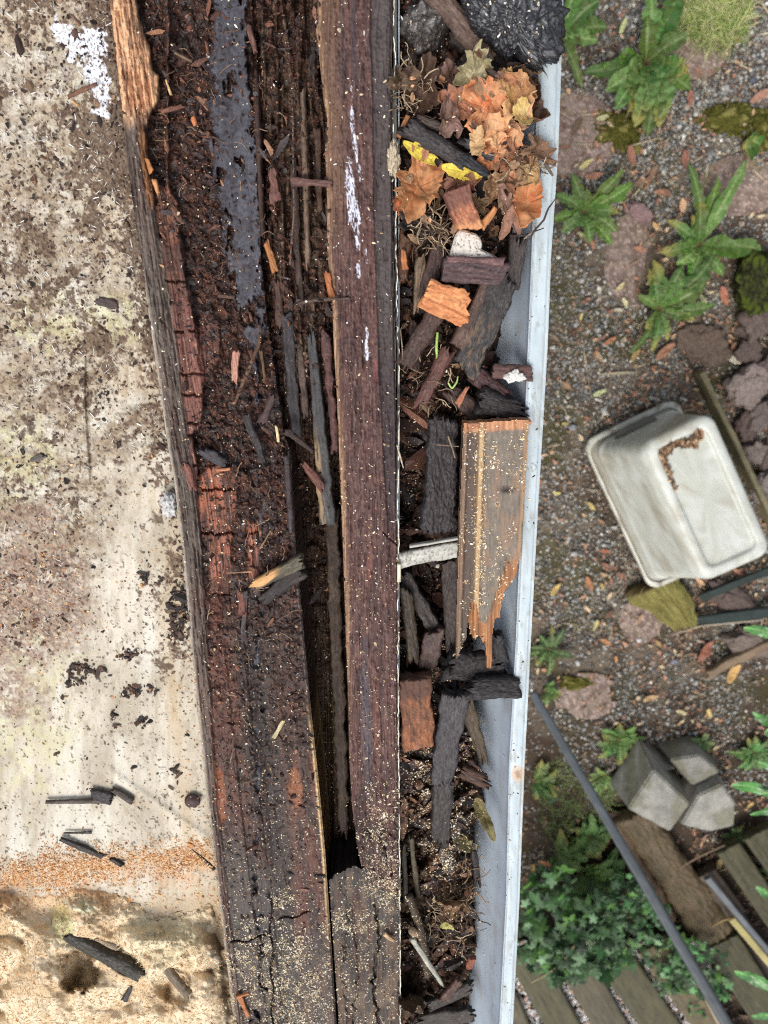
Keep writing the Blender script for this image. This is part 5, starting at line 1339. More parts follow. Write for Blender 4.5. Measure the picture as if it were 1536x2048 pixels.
# gravel under the deck gaps: the light on it is put into pale colours
px, py = sample(9000, 1010, 1420, 1880, 2120, lambda a, b: 1 + 0 * a, 55)
w = P(px, py, .075); r = np.random.default_rng(4)
w[:, 2] += r.random(len(px)) * .01
o = bits('painted_lit_gravel', w, r.uniform(.008, .018, len(px)), r.uniform(.8, 1.3, len(px)), pick(r, len(px), [C(214, 214, 212), C(180, 176, 170), C(196, 156, 128), C(234, 232, 228), C(150, 150, 154)], None, .4), M_PEB, 9, flat=.7, kind='ico1', smooth=True)
tag(o, 'gravel showing through the gaps of the deck, the light on it painted pale', 'gravel', kind='stuff')

# ---------------- grey pole
tag(loft_piece('pole', (1064, 1384), (1472, 2080), 22, .032, M_METAL, C(84, 92, 96), .35, 1.0, alt=C(74, 80, 84), e=5, jag=(0, 0), grain=.1, seed=70, step=6, taper=(.78, 1.0)), 'long slate-grey pole slanting down across the lower garden', 'pole')

# ---------------- ivy
def ivy(name, blobs, n, zr, size, label, seed, pal):
    r = np.random.default_rng(seed); px, py = [], []
    while len(px) < n:
        b = blobs[r.integers(len(blobs))]; a = r.uniform(0, 6.283); q = math.sqrt(r.random()) * (1 + .15 * r.normal())
        px.append(b[0] + b[2] * q * math.cos(a)); py.append(b[1] + b[3] * q * math.sin(a))
    px, py = np.array(px), np.array(py); z = r.uniform(zr[0], zr[1], n)
    w = P(px, py, z); s = size * r.lognormal(0, .28, n)
    # five-pointed outline, two rings
    th = np.linspace(0, 2 * np.pi, 20, endpoint=False)
    rr = .50 + .50 * np.abs(np.cos(th * 2.5)) ** 1.5 * np.where(np.cos(th) < -.8, .35, 1) * np.where(np.abs(th - np.pi) < .4, .5, 1); rr[10] = .25
    B = [np.zeros((1, 3))]
    for q in (.5, 1.0): B.append(np.stack([q * rr * np.cos(th), q * rr * np.sin(th), -.22 * q ** 2 * (rr) + .08 * q * np.abs(np.cos(2.5 * th))], -1))
    B = np.concatenate(B)
    F3 = [[0, 1 + i, 1 + (i + 1) % 20] for i in range(20)]; F4 = [[1 + i, 21 + i, 21 + (i + 1) % 20, 1 + (i + 1) % 20] for i in range(20)]
    V = np.repeat(B[None], n, 0) * s[:, None, None] / 2
    tl, rl, az = r.normal(0, .45, n), r.normal(0, .45, n), r.uniform(0, 6.283, n)
    x, y, z_ = V[..., 0], V[..., 1], V[..., 2]
    def rot(a, b, t): return a * np.cos(t)[:, None] - b * np.sin(t)[:, None], a * np.sin(t)[:, None] + b * np.cos(t)[:, None]
    x, z_ = rot(x, z_, rl); y, z_ = rot(y, z_, tl); x, y = rot(x, y, az)
    V = np.stack([x, y, z_], -1) + w[:, None]
    off = (np.arange(n) * 41)[:, None, None]
    F3 = (np.array(F3)[None] + off).reshape(-1, 3); F4 = (np.array(F4)[None] + off).reshape(-1, 4)
    cols = pick(r, n, pal, None, .5)
    cc = np.repeat(cols[:, None], 41, 1); cc[:, 0] *= 1.35; cc[:, 1:21] *= 1.12
    o = mk(name, V.reshape(-1, 3), [F4, F3], M_LEAF, cc.reshape(-1, 3), None, True, w.mean(0))
    return tag(o, label, 'ivy', kind='stuff')
IP = [C(42, 74, 36), C(54, 90, 46), C(32, 60, 28), C(84, 112, 74), C(74, 116, 44), C(104, 134, 96)]
ivy('ivy', [(1110, 1840, 80, 70), (1170, 1900, 80, 60), (1100, 1780, 60, 40), (1080, 1900, 50, 50), (1215, 1915, 40, 40), (1190, 1835, 60, 40), (1130, 1930, 60, 30)], 560, (.10, .42), .058, 'large-leaved dark ivy spreading below the gutter near the bottom', 81, IP)
ivy('ivy', [(1250, 1790, 30, 40), (1290, 1850, 50, 50), (1330, 1900, 60, 50), (1390, 1930, 60, 50), (1300, 1810, 36, 30), (1420, 1970, 40, 30), (1350, 1960, 40, 30)], 620, (.12, .26), .036, 'small-leaved ivy climbing over the log on both sides of the pole', 82, IP + [C(86, 140, 80)])
ivy('ivy', [(1400, 2010, 30, 30), (1440, 1990, 20, 14)], 40, (.12, .16), .03, 'sparse ivy sprigs on the deck below the pole', 83, [C(70, 120, 60)])

# ---------------- laurel leaves reaching in at the right
for i, (root, lvs, zz, lb) in enumerate([((1620, 1560), [(1506, 1574, 42, 8), (1530, 1622, 30, -20), (1545, 1535, 30, 20), (1570, 1590, 46, 0), (1560, 1480, 40, 40)], 1.15, 'glossy laurel spray at the right edge by the blocks'),
                                         ((1620, 1290), [(1524, 1262, 36, 12), (1530, 1440, 28, 30), (1545, 1448, 24, 60), (1580, 1300, 40, 10), (1580, 1400, 40, 30)], 1.1, 'glossy laurel leaf tips at the right edge below the tub'),
                                         ((1630, 2000), [(1508, 1956, 44, 22), (1532, 1786, 26, 30), (1536, 2030, 34, -10), (1580, 1990, 46, 10), (1580, 1880, 46, 30)], 1.15, 'glossy laurel spray at the bottom right corner')]):
    rt = empty('laurel_spray', P(root[0], root[1], zz), lb, 'shrub', 'laurel sprays')
    tube('stem', [(root[0] + 60, root[1] + 30, zz), (root[0] - 20, root[1], zz), (root[0] - 60, root[1] - 10, zz)], [9, 5], M_CRUMB, C(96, 104, 60), rt, seed=i)
    for j, (cx, cy, s_, a_) in enumerate(lvs):
        o = leaf('leaf', cx, cy, s_, zz + .01 * j, M_GLOSSLEAF, C(70, 140, 50), C(40, 96, 34), ang=a_, asp=.33, curl=.16, crump=.02, seed=90 + i * 7 + j, vein=C(150, 200, 120), nr=10, na=48, tilt=(12, -8), parent=rt)

tag(tube('ivy_stem', [(1062, 1965, .3), (1090, 1950, .3), (1120, 1930, .34), (1150, 1890, .36)], [3, 4, 3], M_CRUMB, C(150, 132, 96), seed=31), 'bare tan ivy stem over the deck at the gutter edge', 'stem')

# ================================================================== PIECES ON THE TIMBER
def wp(name, cat, label, a, b, w, t, z, col, alt=None, group=None, **k):
    m = k.pop('m', M_WOOD)
    return tag(loft_piece(name, a, b, w, t, m, col, S + z, S + k.pop('z2', z), alt=alt, **k), label, cat, group)
RED, DRED, TAN, ORG, PALE, DK, BLK, GRY = C(118, 78, 68), C(80, 52, 44), C(168, 130, 98), C(182, 122, 68), C(222, 200, 150), C(70, 50, 42), C(44, 38, 37), C(96, 92, 90)

# laths in the gap
wp('lath', 'lath', 'blue-grey slat standing in the gap, tan towards its lower end', (624, 672), (656, 1046), 36, .010, -.020, C(78, 76, 76), C(58, 56, 58), seed=700, jag=(26, 8), taper=(.45, 1), e=5, z2=-.034,
   colf=lambda cc, x, v, X, Y, top: mix(cc, C(156, 130, 92), .85 * sst(.42, .62, v) * sst(-.1, .3, x) * sst(.35, .5, fbm(X / 4, Y / 40, 3, 1))), roll=.15)
wp('lath', 'lath', 'narrow dark slate lath left of the blue-grey slat, half buried', (572, 628), (592, 870), 22, .008, -.018, C(66, 62, 66), C(46, 40, 40), seed=701, jag=(8, 20), e=5, z2=-.034, roll=-.25)
wp('lath', 'lath', 'thin pale brown fibrous strip standing in the upper gap', (606, 186), (616, 520), 12, .012, -.010, C(120, 98, 78), C(74, 56, 44), seed=702, jag=(20, 30), e=3, z2=-.014)
wp('lath', 'lath', 'dark upright sliver in the upper gap just left of the plate', (634, 262), (640, 420), 14, .008, -.016, C(84, 56, 38), C(50, 36, 28), seed=703, jag=(12, 12))
wp('lath', 'lath', 'long dark fibre bundle under the short crossing stick', (588, 330), (600, 600), 16, .010, -.016, C(74, 54, 44), C(44, 32, 28), seed=704, jag=(20, 24), z2=-.022)
wp('lath', 'lath', 'wine-brown inner strip between the blue-grey slat and the plate', (650, 660), (672, 900), 18, .012, -.014, C(104, 66, 60), C(62, 40, 38), seed=705, jag=(14, 18), z2=-.020)
wp('lath', 'lath', 'low dark strip in the deep gap beside the plate', (664, 1020), (688, 1660), 26, .014, -.050, C(74, 58, 44), C(46, 34, 28), seed=706, jag=(8, 20))
wp('lath', 'lath', 'frayed dark fibre standing along the right edge of the wide beam', (574, 905), (583, 1060), 14, .014, -.012, C(72, 62, 64), C(48, 40, 40), seed=707, jag=(10, 22))
wp('lath', 'lath', 'upright dark strip on the right of the membrane at the top', (512, 150), (526, 470), 10, .010, -.014, C(74, 48, 38), C(46, 32, 28), seed=708, jag=(10, 18))
wp('lath', 'lath', 'rotted fibre strand hanging in the gap below the orange chip', (556, 560), (560, 660), 16, .008, -.018, C(86, 60, 48), C(56, 38, 32), seed=709, jag=(14, 16))
wp('lath', 'lath', 'short rotten stave in the gap beside the dark slate lath', (600, 690), (612, 830), 14, .008, -.026, C(90, 72, 60), C(52, 40, 34), seed=710, jag=(14, 20))

CHIPS = [
 ('reddish-brown chip high on the beam, right of the membrane', (498, 52), (511, 106), 15, .004, -.008, RED, DRED), ('short brown chip lying flat left of the membrane', (323, 223), (366, 212), 14, .004, -.008, C(122, 78, 56), DRED),
 ('brown stick across dirt on the board at the upper left', (135, 194), (194, 168), 10, .003, -.006, C(130, 88, 62), C(92, 62, 46)), ('stout red-brown chip above the gap crossing stick', (545, 340), (551, 404), 22, .007, -.006, C(128, 84, 72), DRED),
 ('ribbed brown stick bridging from the gap to the plate', (584, 362), (664, 369), 15, .006, .000, C(122, 88, 80), C(84, 54, 48)), ('pale tan chip pair above the stout red chip', (530, 281), (546, 306), 14, .003, -.009, TAN, C(140, 92, 64)),
 ('curled orange flake left of the membrane', (384, 234), (392, 252), 11, .003, -.008, C(212, 126, 66), C(160, 90, 50)), ('bright orange chip in the gap at mid height', (533, 482), (549, 543), 20, .006, -.008, ORG, C(150, 90, 40)),
 ('orange split chip against the edge of the plate', (652, 547), (664, 598), 17, .006, -.003, C(216, 130, 66), C(120, 66, 38)), ('pinkish end-grain chip beside the long twig', (474, 704), (468, 758), 22, .006, -.007, C(206, 152, 130), C(150, 98, 80)),
 ('cream chip standing out on dark crumbs near the gap', (552, 851), (557, 883), 9, .004, -.006, C(226, 206, 152), C(196, 166, 110)), ('dark chip leaning at the beam edge above the cream chip', (548, 792), (524, 844), 22, .007, -.005, C(88, 66, 62), C(54, 40, 38)),
 ('blackish splinter poking out over the gap', (572, 862), (626, 902), 18, .005, -.010, C(66, 48, 40), C(42, 32, 28)), ('reddish stick leaning inside the gap on the lath', (608, 928), (644, 974), 20, .006, -.022, C(122, 78, 66), C(84, 52, 44)),
 ('small orange chip above the striped red wood', (433, 941), (461, 938), 8, .003, -.006, C(206, 140, 90), C(160, 96, 60)), ('slim red chip below the mossy splinter', (480, 1180), (486, 1231), 17, .005, -.003, C(142, 88, 74), C(96, 56, 46)),
 ('straw-thin stick across the red wood', (452, 1146), (502, 1143), 5, .002, -.002, C(170, 130, 96), C(120, 84, 62)), ('pale weathered splinter on the lower beam', (547, 1476), (567, 1440), 13, .004, .001, C(214, 200, 152), C(150, 134, 92)),
 ('slanting thin straw on dark crumbs left of the gap', (521, 1096), (541, 1062), 4, .002, -.003, C(156, 122, 92), C(120, 90, 66)), ('dark sliver diagonal on the beam near the chunks', (492, 830), (528, 925), 20, .006, -.006, C(60, 52, 52), C(40, 34, 34)),
 ('blue-black flat chip above the striped red wood', (405, 900), (452, 930), 22, .005, -.009, C(68, 64, 68), C(44, 40, 42)), ('tan splinter in the rot high on the beam', (332, 160), (342, 190), 6, .003, -.008, C(206, 170, 110), TAN),
 ('yellow-brown fragment under the splintered rim', (412, 82), (417, 110), 10, .003, -.010, C(150, 92, 60), DRED), ('brown splinter by the membrane top', (350, 105), (384, 124), 8, .003, -.009, C(134, 112, 84), DK), ('orange scrap at the rotted hole in the rim', (308, 358), (318, 388), 12, .003, -.004, C(206, 150, 92), C(150, 92, 50)),
 ('bent orange fibre below the splintered rim', (294, 318), (304, 345), 12, .004, -.004, C(206, 136, 70), C(140, 84, 40)), ('reddish block chip above the cracked chunks', (372, 648), (380, 700), 14, .005, -.008, C(128, 82, 72), DRED),
 ('broken red knuckle of wood by the grey rim', (368, 930), (386, 974), 24, .008, -.003, C(150, 98, 82), C(104, 62, 50)), ('small orange flake near the bottom of the beam', (478, 1990), (496, 2032), 11, .003, .001, C(196, 124, 72), C(150, 88, 50)),
 ('tiny orange cross-piece near the bottom of the beam', (472, 1994), (498, 1986), 7, .003, .002, C(190, 120, 70), C(150, 88, 50)), ('brown chip lying in the rot left of the gap at mid height', (436, 592), (470, 596), 10, .004, -.008, C(104, 72, 56), DK),
 ('rust-coloured chip beside the pinkish one', (500, 700), (508, 726), 12, .004, -.008, C(112, 66, 52), DK), ('dull grey fibre on the lower beam centre', (492, 1180), (486, 1280), 16, .004, -.003, C(84, 76, 78), C(56, 50, 52)),
 ('olive sliver near the gap at the cream chip', (522, 700), (530, 760), 10, .004, -.010, C(120, 88, 52), C(76, 56, 40)), ('cream flake on the lower board beside the gutter', (769, 1868), (784, 1880), 10, .003, -.006, C(226, 190, 140), TAN)]
for i, (lb, a, b, w_, t, z, co, al) in enumerate(CHIPS):
    wp('wood_chip', 'wood chip', lb, a, b, w_, t, z, co, al, seed=720 + i, jag=(max(2.6, w_ * .4), max(2.6, w_ * .4)), gs=.7, taper=(random.Random(i + 50).uniform(.55, 1), random.Random(i + 90).uniform(.55, 1)), grain=.9, step=2, group='chips lying on the rotten timber', e=3.5, roll=random.Random(i).uniform(-.3, .3))
wp('splinter', 'splinter', 'large mossy splinter with an orange broken end, lying across the beam', (507, 1172), (602, 1122), 30, .010, .004, C(104, 96, 76), C(62, 56, 46), seed=780, jag=(10, 14), taper=(.7, 1), gs=.8,
   colf=lambda cc, x, v, X, Y, top: mix(cc, C(214, 160, 96), .9 * sst(.62, .42, v) * sst(-.5, -.1, -x + .3 * np.sin(v * 9)) ))
wp('splinter', 'splinter', 'blackened wet splinters under the mossy one', (528, 1200), (600, 1142), 36, .008, -.001, C(64, 56, 54), C(36, 32, 32), seed=781, jag=(16, 12), taper=(.6, 1))
tag(tube('twig', [(466, 815, S + .001), (484, 770, S + .003), (505, 720, S + .004), (519, 686, S), (521, 655, S - .004)], [6, 7, 8, 8, 5], M_CRUMB, C(116, 90, 66), seed=1, alt=C(84, 60, 46)), 'bent brown twig on the rot beside the pinkish chip', 'twig')
tag(tube('twig', [(597, 606, S - .003), (630, 600, S + .003), (668, 598, S + .004), (700, 597, S + .004)], [8, 8, 7, 5], M_CRUMB, C(92, 76, 66), seed=2, alt=C(66, 50, 44)), 'dark straight twig bridging the gap onto the plate', 'twig')
tag(tube('twig', [(580, 530, S - .006), (583, 480, S - .004), (588, 430, S - .003), (585, 215, S - .006)], [3, 4, 4, 3], M_CRUMB, C(104, 84, 68), seed=3), 'long upright twig in the upper gap', 'twig')
# things on the insulation board
BL = [('charred stick lying level on the pale board, with a dark knob', (92, 1604), (222, 1601), 12, .005, -.008, C(92, 80, 70), C(60, 50, 44)), ('black angular chip on the end of the charred stick', (186, 1588), (222, 1598), 30, .006, -.006, C(56, 50, 52), C(38, 34, 34)),
      ('dark tapering chip right of the black angular one', (224, 1578), (264, 1602), 18, .006, -.006, C(76, 66, 58), C(48, 42, 38)), ('thin dark needle of wood on the pale board', (128, 1666), (184, 1665), 6, .002, -.010, C(80, 72, 64), BLK),
      ('dark stick lying diagonally above the sawdust drift', (122, 1678), (206, 1712), 17, .005, -.012, C(66, 60, 54), C(44, 38, 34)), ('short black stub after the diagonal stick', (222, 1716), (243, 1728), 13, .005, -.012, C(56, 48, 42), BLK),
      ('big charred stick lying across the hole in the wool', (132, 1868), (282, 1948), 34, .012, -.004, C(58, 54, 44), C(36, 32, 26)), ('grey stick sunk in the wool left of the beam', (318, 1918), (376, 1990), 20, .008, -.006, C(124, 108, 86), C(86, 70, 54)),
      ('small dark chip standing in the wool', (262, 1972), (250, 1998), 14, .005, -.004, C(76, 62, 50), BLK), ('curled dark chip on the board, upper middle', (195, 600), (235, 610), 22, .004, -.008, C(82, 66, 62), C(56, 44, 42)),
      ('faint grey splinter on the mouldy board', (62, 922), (86, 912), 16, .003, -.008, C(104, 98, 90), C(76, 70, 64)), ('tan splinter beside the brown stick on the board', (144, 200), (156, 212), 7, .002, -.007, C(196, 152, 96), TAN),
      ('brown chip in the dirt by the white paint', (143, 30), (160, 50), 7, .002, -.006, C(140, 98, 78), DRED), ('slender brown sliver on the left board', (68, 348), (72, 366), 6, .002, -.006, C(146, 96, 66), DRED)]
BL = [(lb, a, b, w_, t, (-.0125 + t * .4 if b[1] < 1760 else z), co, al) for (lb, a, b, w_, t, z, co, al) in BL]
for i, (lb, a, b, w_, t, z, co, al) in enumerate(BL):
    wp('wood_stick', 'stick', lb, a, b, w_, t, z, co, al, seed=800 + i, jag=(6, 6) if w_ > 12 else (2, 2), gs=.7, step=2, e=2.6, taper=(.6, 1) if w_ < 20 else (.8, 1), m=M_WET, group='dark sticks and chips on the pale board')
tag(tube('splinter_spike', [(383, 1698, S + .006), (400, 1712, S + .004), (428, 1738, S - .002)], [1.5, 6, 9], M_CRUMB, C(62, 52, 46), seed=5), 'sharp black spike sticking out left from the beam', 'splinter')
tag(clump('rot_clod', 385, 1602, 16, 15, .004, S - .010, M_WOOD, C(88, 66, 66), rough=.25, sub=3, seed=5), 'round purplish rot clod on the board beside the beam', 'clod')
tag(clump('fluff', 787, 318, 11, 30, .006, S + .002, M_WOOL, C(214, 200, 172), C(150, 134, 112), rough=.6, fine=.25, sub=4, seed=6, freq=2.6), 'tuft of cream fluff caught on the plate edge above the yellow leaf', 'fluff')
tag(clump('mould_fluff', 338, 1010, 14, 24, .005, S - .004, M_WOOL, C(214, 214, 212), C(168, 164, 158), rough=.5, fine=.25, sub=4, seed=7, freq=2.6), 'tuft of white mould fluff at the grey edge of the wide beam', 'mould')

# ================================================================== IN THE GUTTER
gw = lambda cat, label, a, b, w_, t, z, co, al=None, **k: wp(k.pop('name', 'bark_piece'), cat, label, a, b, w_, t, z, co, al, **k)
# top
def tarc(cc, D, n1, n2): return mix(np.broadcast_to(C(52, 54, 60), D.shape), C(22, 22, 26), stretch(.5 + n2, 1.6))
tag(clump('tarry_lump', 1020, 42, 0, 0, .028, S + .014, M_TAR, C(52, 54, 60), sub=6, rough=.35, fine=.11, seed=8, freq=1.8, colf=tarc,
    outline=[(925, -60), (1010, -90), (1108, -70), (1112, 10), (1120, 28), (1118, 50), (1112, 66), (1120, 96), (1106, 118), (1098, 143), (1082, 132), (1076, 112), (1062, 98), (1034, 96), (1018, 106), (1002, 92), (984, 76), (955, 62), (938, 38)]), 'glossy black tarry lump overhanging the gutter lip at the top', 'tar lump')
tag(clump('grit_clod', 852, 52, 44, 46, .022, S - .022, M_TAR, C(86, 80, 76), C(46, 40, 38), rough=.3, fine=.10, sub=5, seed=9), 'grey gritty clod at the top left corner of the gutter', 'clod')
gw('bark', 'large grey-brown bark strip slanting in from the top', (848, -40), (978, 122), 44, .016, .004, C(120, 98, 86), C(78, 60, 52), seed=820, jag=(6, 16), taper=(1, .85), e=3, z2=-.006)
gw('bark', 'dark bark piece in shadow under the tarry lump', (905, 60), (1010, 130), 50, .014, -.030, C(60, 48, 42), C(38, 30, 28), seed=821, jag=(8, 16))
LV = [('crumpled pale yellow-grey leaf at the end of the bark strip', 948, 146, 40, .004, C(176, 164, 126), C(120, 108, 80), 70, 'maple', .5, .30, (18, 10), .8),
      ('purple-brown crumpled leaf left of the pale one', 905, 172, 40, -.010, C(120, 92, 84), C(84, 62, 54), 20, 'oval', .4, .2, (-15, 20), .7),
      ('twisted tan leaf under the tarry lump', 1018, 152, 44, -.004, C(128, 100, 74), C(86, 64, 48), -15, 'oval', .9, .22, (25, 0), .55),
      ('long curled brown leaf standing against the gutter wall', 1062, 228, 54, .000, C(126, 92, 74), C(84, 58, 46), 78, 'oval', .9, .18, (0, -38), .42),
      ('crisp orange leaf in the middle of the leaf heap', 975, 226, 52, .010, C(224, 148, 104), C(188, 106, 66), 10, 'maple', .5, .24, (10, -8), .8),
      ('pink-orange cupped leaf right of the middle one', 1030, 208, 42, .012, C(226, 160, 122), C(196, 150, 90), -40, 'maple', .8, .25, (-22, 14), .8),
      ('dusky orange leaf at the left of the leaf heap', 922, 206, 38, .002, C(172, 112, 84), C(128, 82, 64), 35, 'maple', .4, .22, (12, 14), .8),
      ('shell-shaped pale pink leaf below the cupped one', 1014, 268, 32, .010, C(224, 172, 136), C(196, 128, 92), 60, 'oval', .8, .14, (20, 20), .75),
      ('cream torn leaf scrap dangling over black bark', 955, 284, 26, .014, C(214, 176, 134), C(176, 136, 100), 80, 'oak', .5, .16, (16, -10), .6),
      ('big flat orange maple leaf, the largest leaf in the gutter', 838, 372, 56, .002, C(196, 116, 62), C(156, 90, 50), -25, 'maple', .35, .14, (-8, 10), .8),
      ('curled brown lower lobe leaf at the plate edge', 812, 408, 30, -.004, C(168, 92, 50), C(120, 70, 44), 60, 'oval', .8, .15, (10, 30), .7),
      ('orange leaf hanging point-down beside the gutter wall', 1052, 408, 48, .004, C(206, 120, 64), C(176, 92, 50), 102, 'oval', .45, .12, (0, -24), .52),
      ('small bright orange leaf under the fringe', 968, 330, 30, -.002, C(206, 116, 76), C(168, 92, 60), 40, 'maple', .5, .2, (12, 0), .8),
      ('brown fringed leaf by the lip, at the right of the heap', 1072, 300, 40, .008, C(140, 106, 82), C(104, 76, 60), 20, 'oak', .7, .24, (-14, 24), .6),
      ('straw-coloured shredded leaf at the right', 1058, 338, 34, .006, C(196, 160, 112), C(140, 106, 76), 65, 'oak', .8, .26, (12, -20), .5),
      ('tan folded leaf above the small orange chip', 1000, 366, 42, -.002, C(158, 120, 84), C(116, 86, 62), -20, 'oak', .7, .24, (20, 0), .5),
      ('mauve-brown narrow leaf left of the hanging orange one', 1014, 412, 44, .000, C(150, 114, 98), C(110, 80, 68), 62, 'oval', .4, .12, (0, 22), .3),
      ('second mauve narrow leaf pointing down-left', 1018, 440, 30, .002, C(164, 120, 100), C(120, 84, 70), 112, 'oval', .4, .10, (0, 22), .3),
      ('yellow leaf pinned under black bark', 842, 306, 32, -.004, C(214, 190, 40), C(186, 160, 40), 28, 'oval', .3, .04, (4, 8), .34),
      ('second yellow leaf, its tip showing below black bark', 922, 342, 34, -.004, C(224, 200, 50), C(186, 156, 40), 12, 'oval', .3, .07, (4, 0), .36),
      ('black lobed leaf on the rot left of the orange block', 832, 444, 38, -.004, C(58, 54, 54), C(40, 36, 36), 15, 'oak', .4, .14, (0, 8), .8),
      ('russet leaf scrap tucked behind the orange block', 918, 368, 26, -.002, C(146, 96, 76), C(110, 72, 58), 10, 'maple', .6, .2, (10, 0), .7),
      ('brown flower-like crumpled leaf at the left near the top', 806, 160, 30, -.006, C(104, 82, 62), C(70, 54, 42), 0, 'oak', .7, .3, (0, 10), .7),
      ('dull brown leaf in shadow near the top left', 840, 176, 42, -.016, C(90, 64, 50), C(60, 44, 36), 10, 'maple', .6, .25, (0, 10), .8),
      ('dry curled leaf low in the gutter by the twig', 905, 1800, 36, -.018, C(134, 100, 66), C(88, 64, 44), 40, 'oak', .9, .3, (14, 8), .7),
      ('brown papery leaf at the lower left of the gutter', 822, 2000, 56, -.014, C(84, 62, 44), C(58, 44, 32), 80, 'oval', .6, .2, (0, 30), .4),
      ('greenish curled leaf on the mulch edge', 932, 1680, 22, -.014, C(130, 122, 78), C(88, 78, 50), 30, 'oak', .8, .28, (0, -10), .6),
      ('olive pointed leaf overhanging the white gutter wall', 968, 1632, 36, -.018, C(134, 122, 74), C(92, 80, 48), 64, 'oval', .3, .1, (0, -20), .28),
      ('tiny yellow-green leaf by the curly roots', 894, 1852, 12, -.010, C(176, 166, 84), C(140, 130, 70), 20, 'oval', .3, .1, (0, 0), .5)]
LV += [('small apricot leaf at the upper right of the leaf heap', 1040, 176, 30, .010, C(206, 150, 110), C(160, 110, 78), 15, 'maple', .7, .2, (20, -14), .8),
       ('folded straw-yellow leaf against the lip side of the heap', 1046, 236, 26, .016, C(214, 186, 110), C(186, 150, 84), 75, 'oval', .8, .12, (0, -26), .6),
       ('dull mauve-brown leaf at the left of the orange ones', 896, 236, 30, .004, C(132, 100, 90), C(94, 70, 62), -30, 'maple', .5, .2, (10, 12), .8),
       ('peach leaf scrap in front of the middle orange leaf', 990, 262, 26, .018, C(222, 166, 126), C(196, 134, 96), 100, 'maple', .7, .2, (-16, 10), .8),
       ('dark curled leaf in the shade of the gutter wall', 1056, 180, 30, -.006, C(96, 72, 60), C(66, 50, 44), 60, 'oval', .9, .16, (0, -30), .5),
       ('cinnamon leaf between the black bark and the lip', 1020, 308, 30, .002, C(158, 104, 72), C(116, 78, 56), -10, 'maple', .6, .2, (14, -10), .8),
       ('faded tan leaf under the ribbed block', 950, 404, 28, -.006, C(140, 108, 80), C(100, 78, 60), 30, 'oak', .6, .2, (10, 10), .7)]
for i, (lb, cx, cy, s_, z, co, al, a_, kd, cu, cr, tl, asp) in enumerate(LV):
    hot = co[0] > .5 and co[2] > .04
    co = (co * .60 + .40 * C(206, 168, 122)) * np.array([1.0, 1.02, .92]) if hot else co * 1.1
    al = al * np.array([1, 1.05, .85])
    tag(leaf('dead_leaf', cx, cy, s_ * 1.18, S + z + (.011 if 'yellow leaf' in lb else .004), M_LEAFD, co, al * 1.25, ang=a_, kind=kd, curl=cu, crump=cr, seed=840 + i, tilt=tl, asp=asp, nr=16, na=96, vein=co * 1.12, spots=co * .55 if i % 3 == 0 else None), lb, 'dead leaf', 'dead leaves in the gutter')
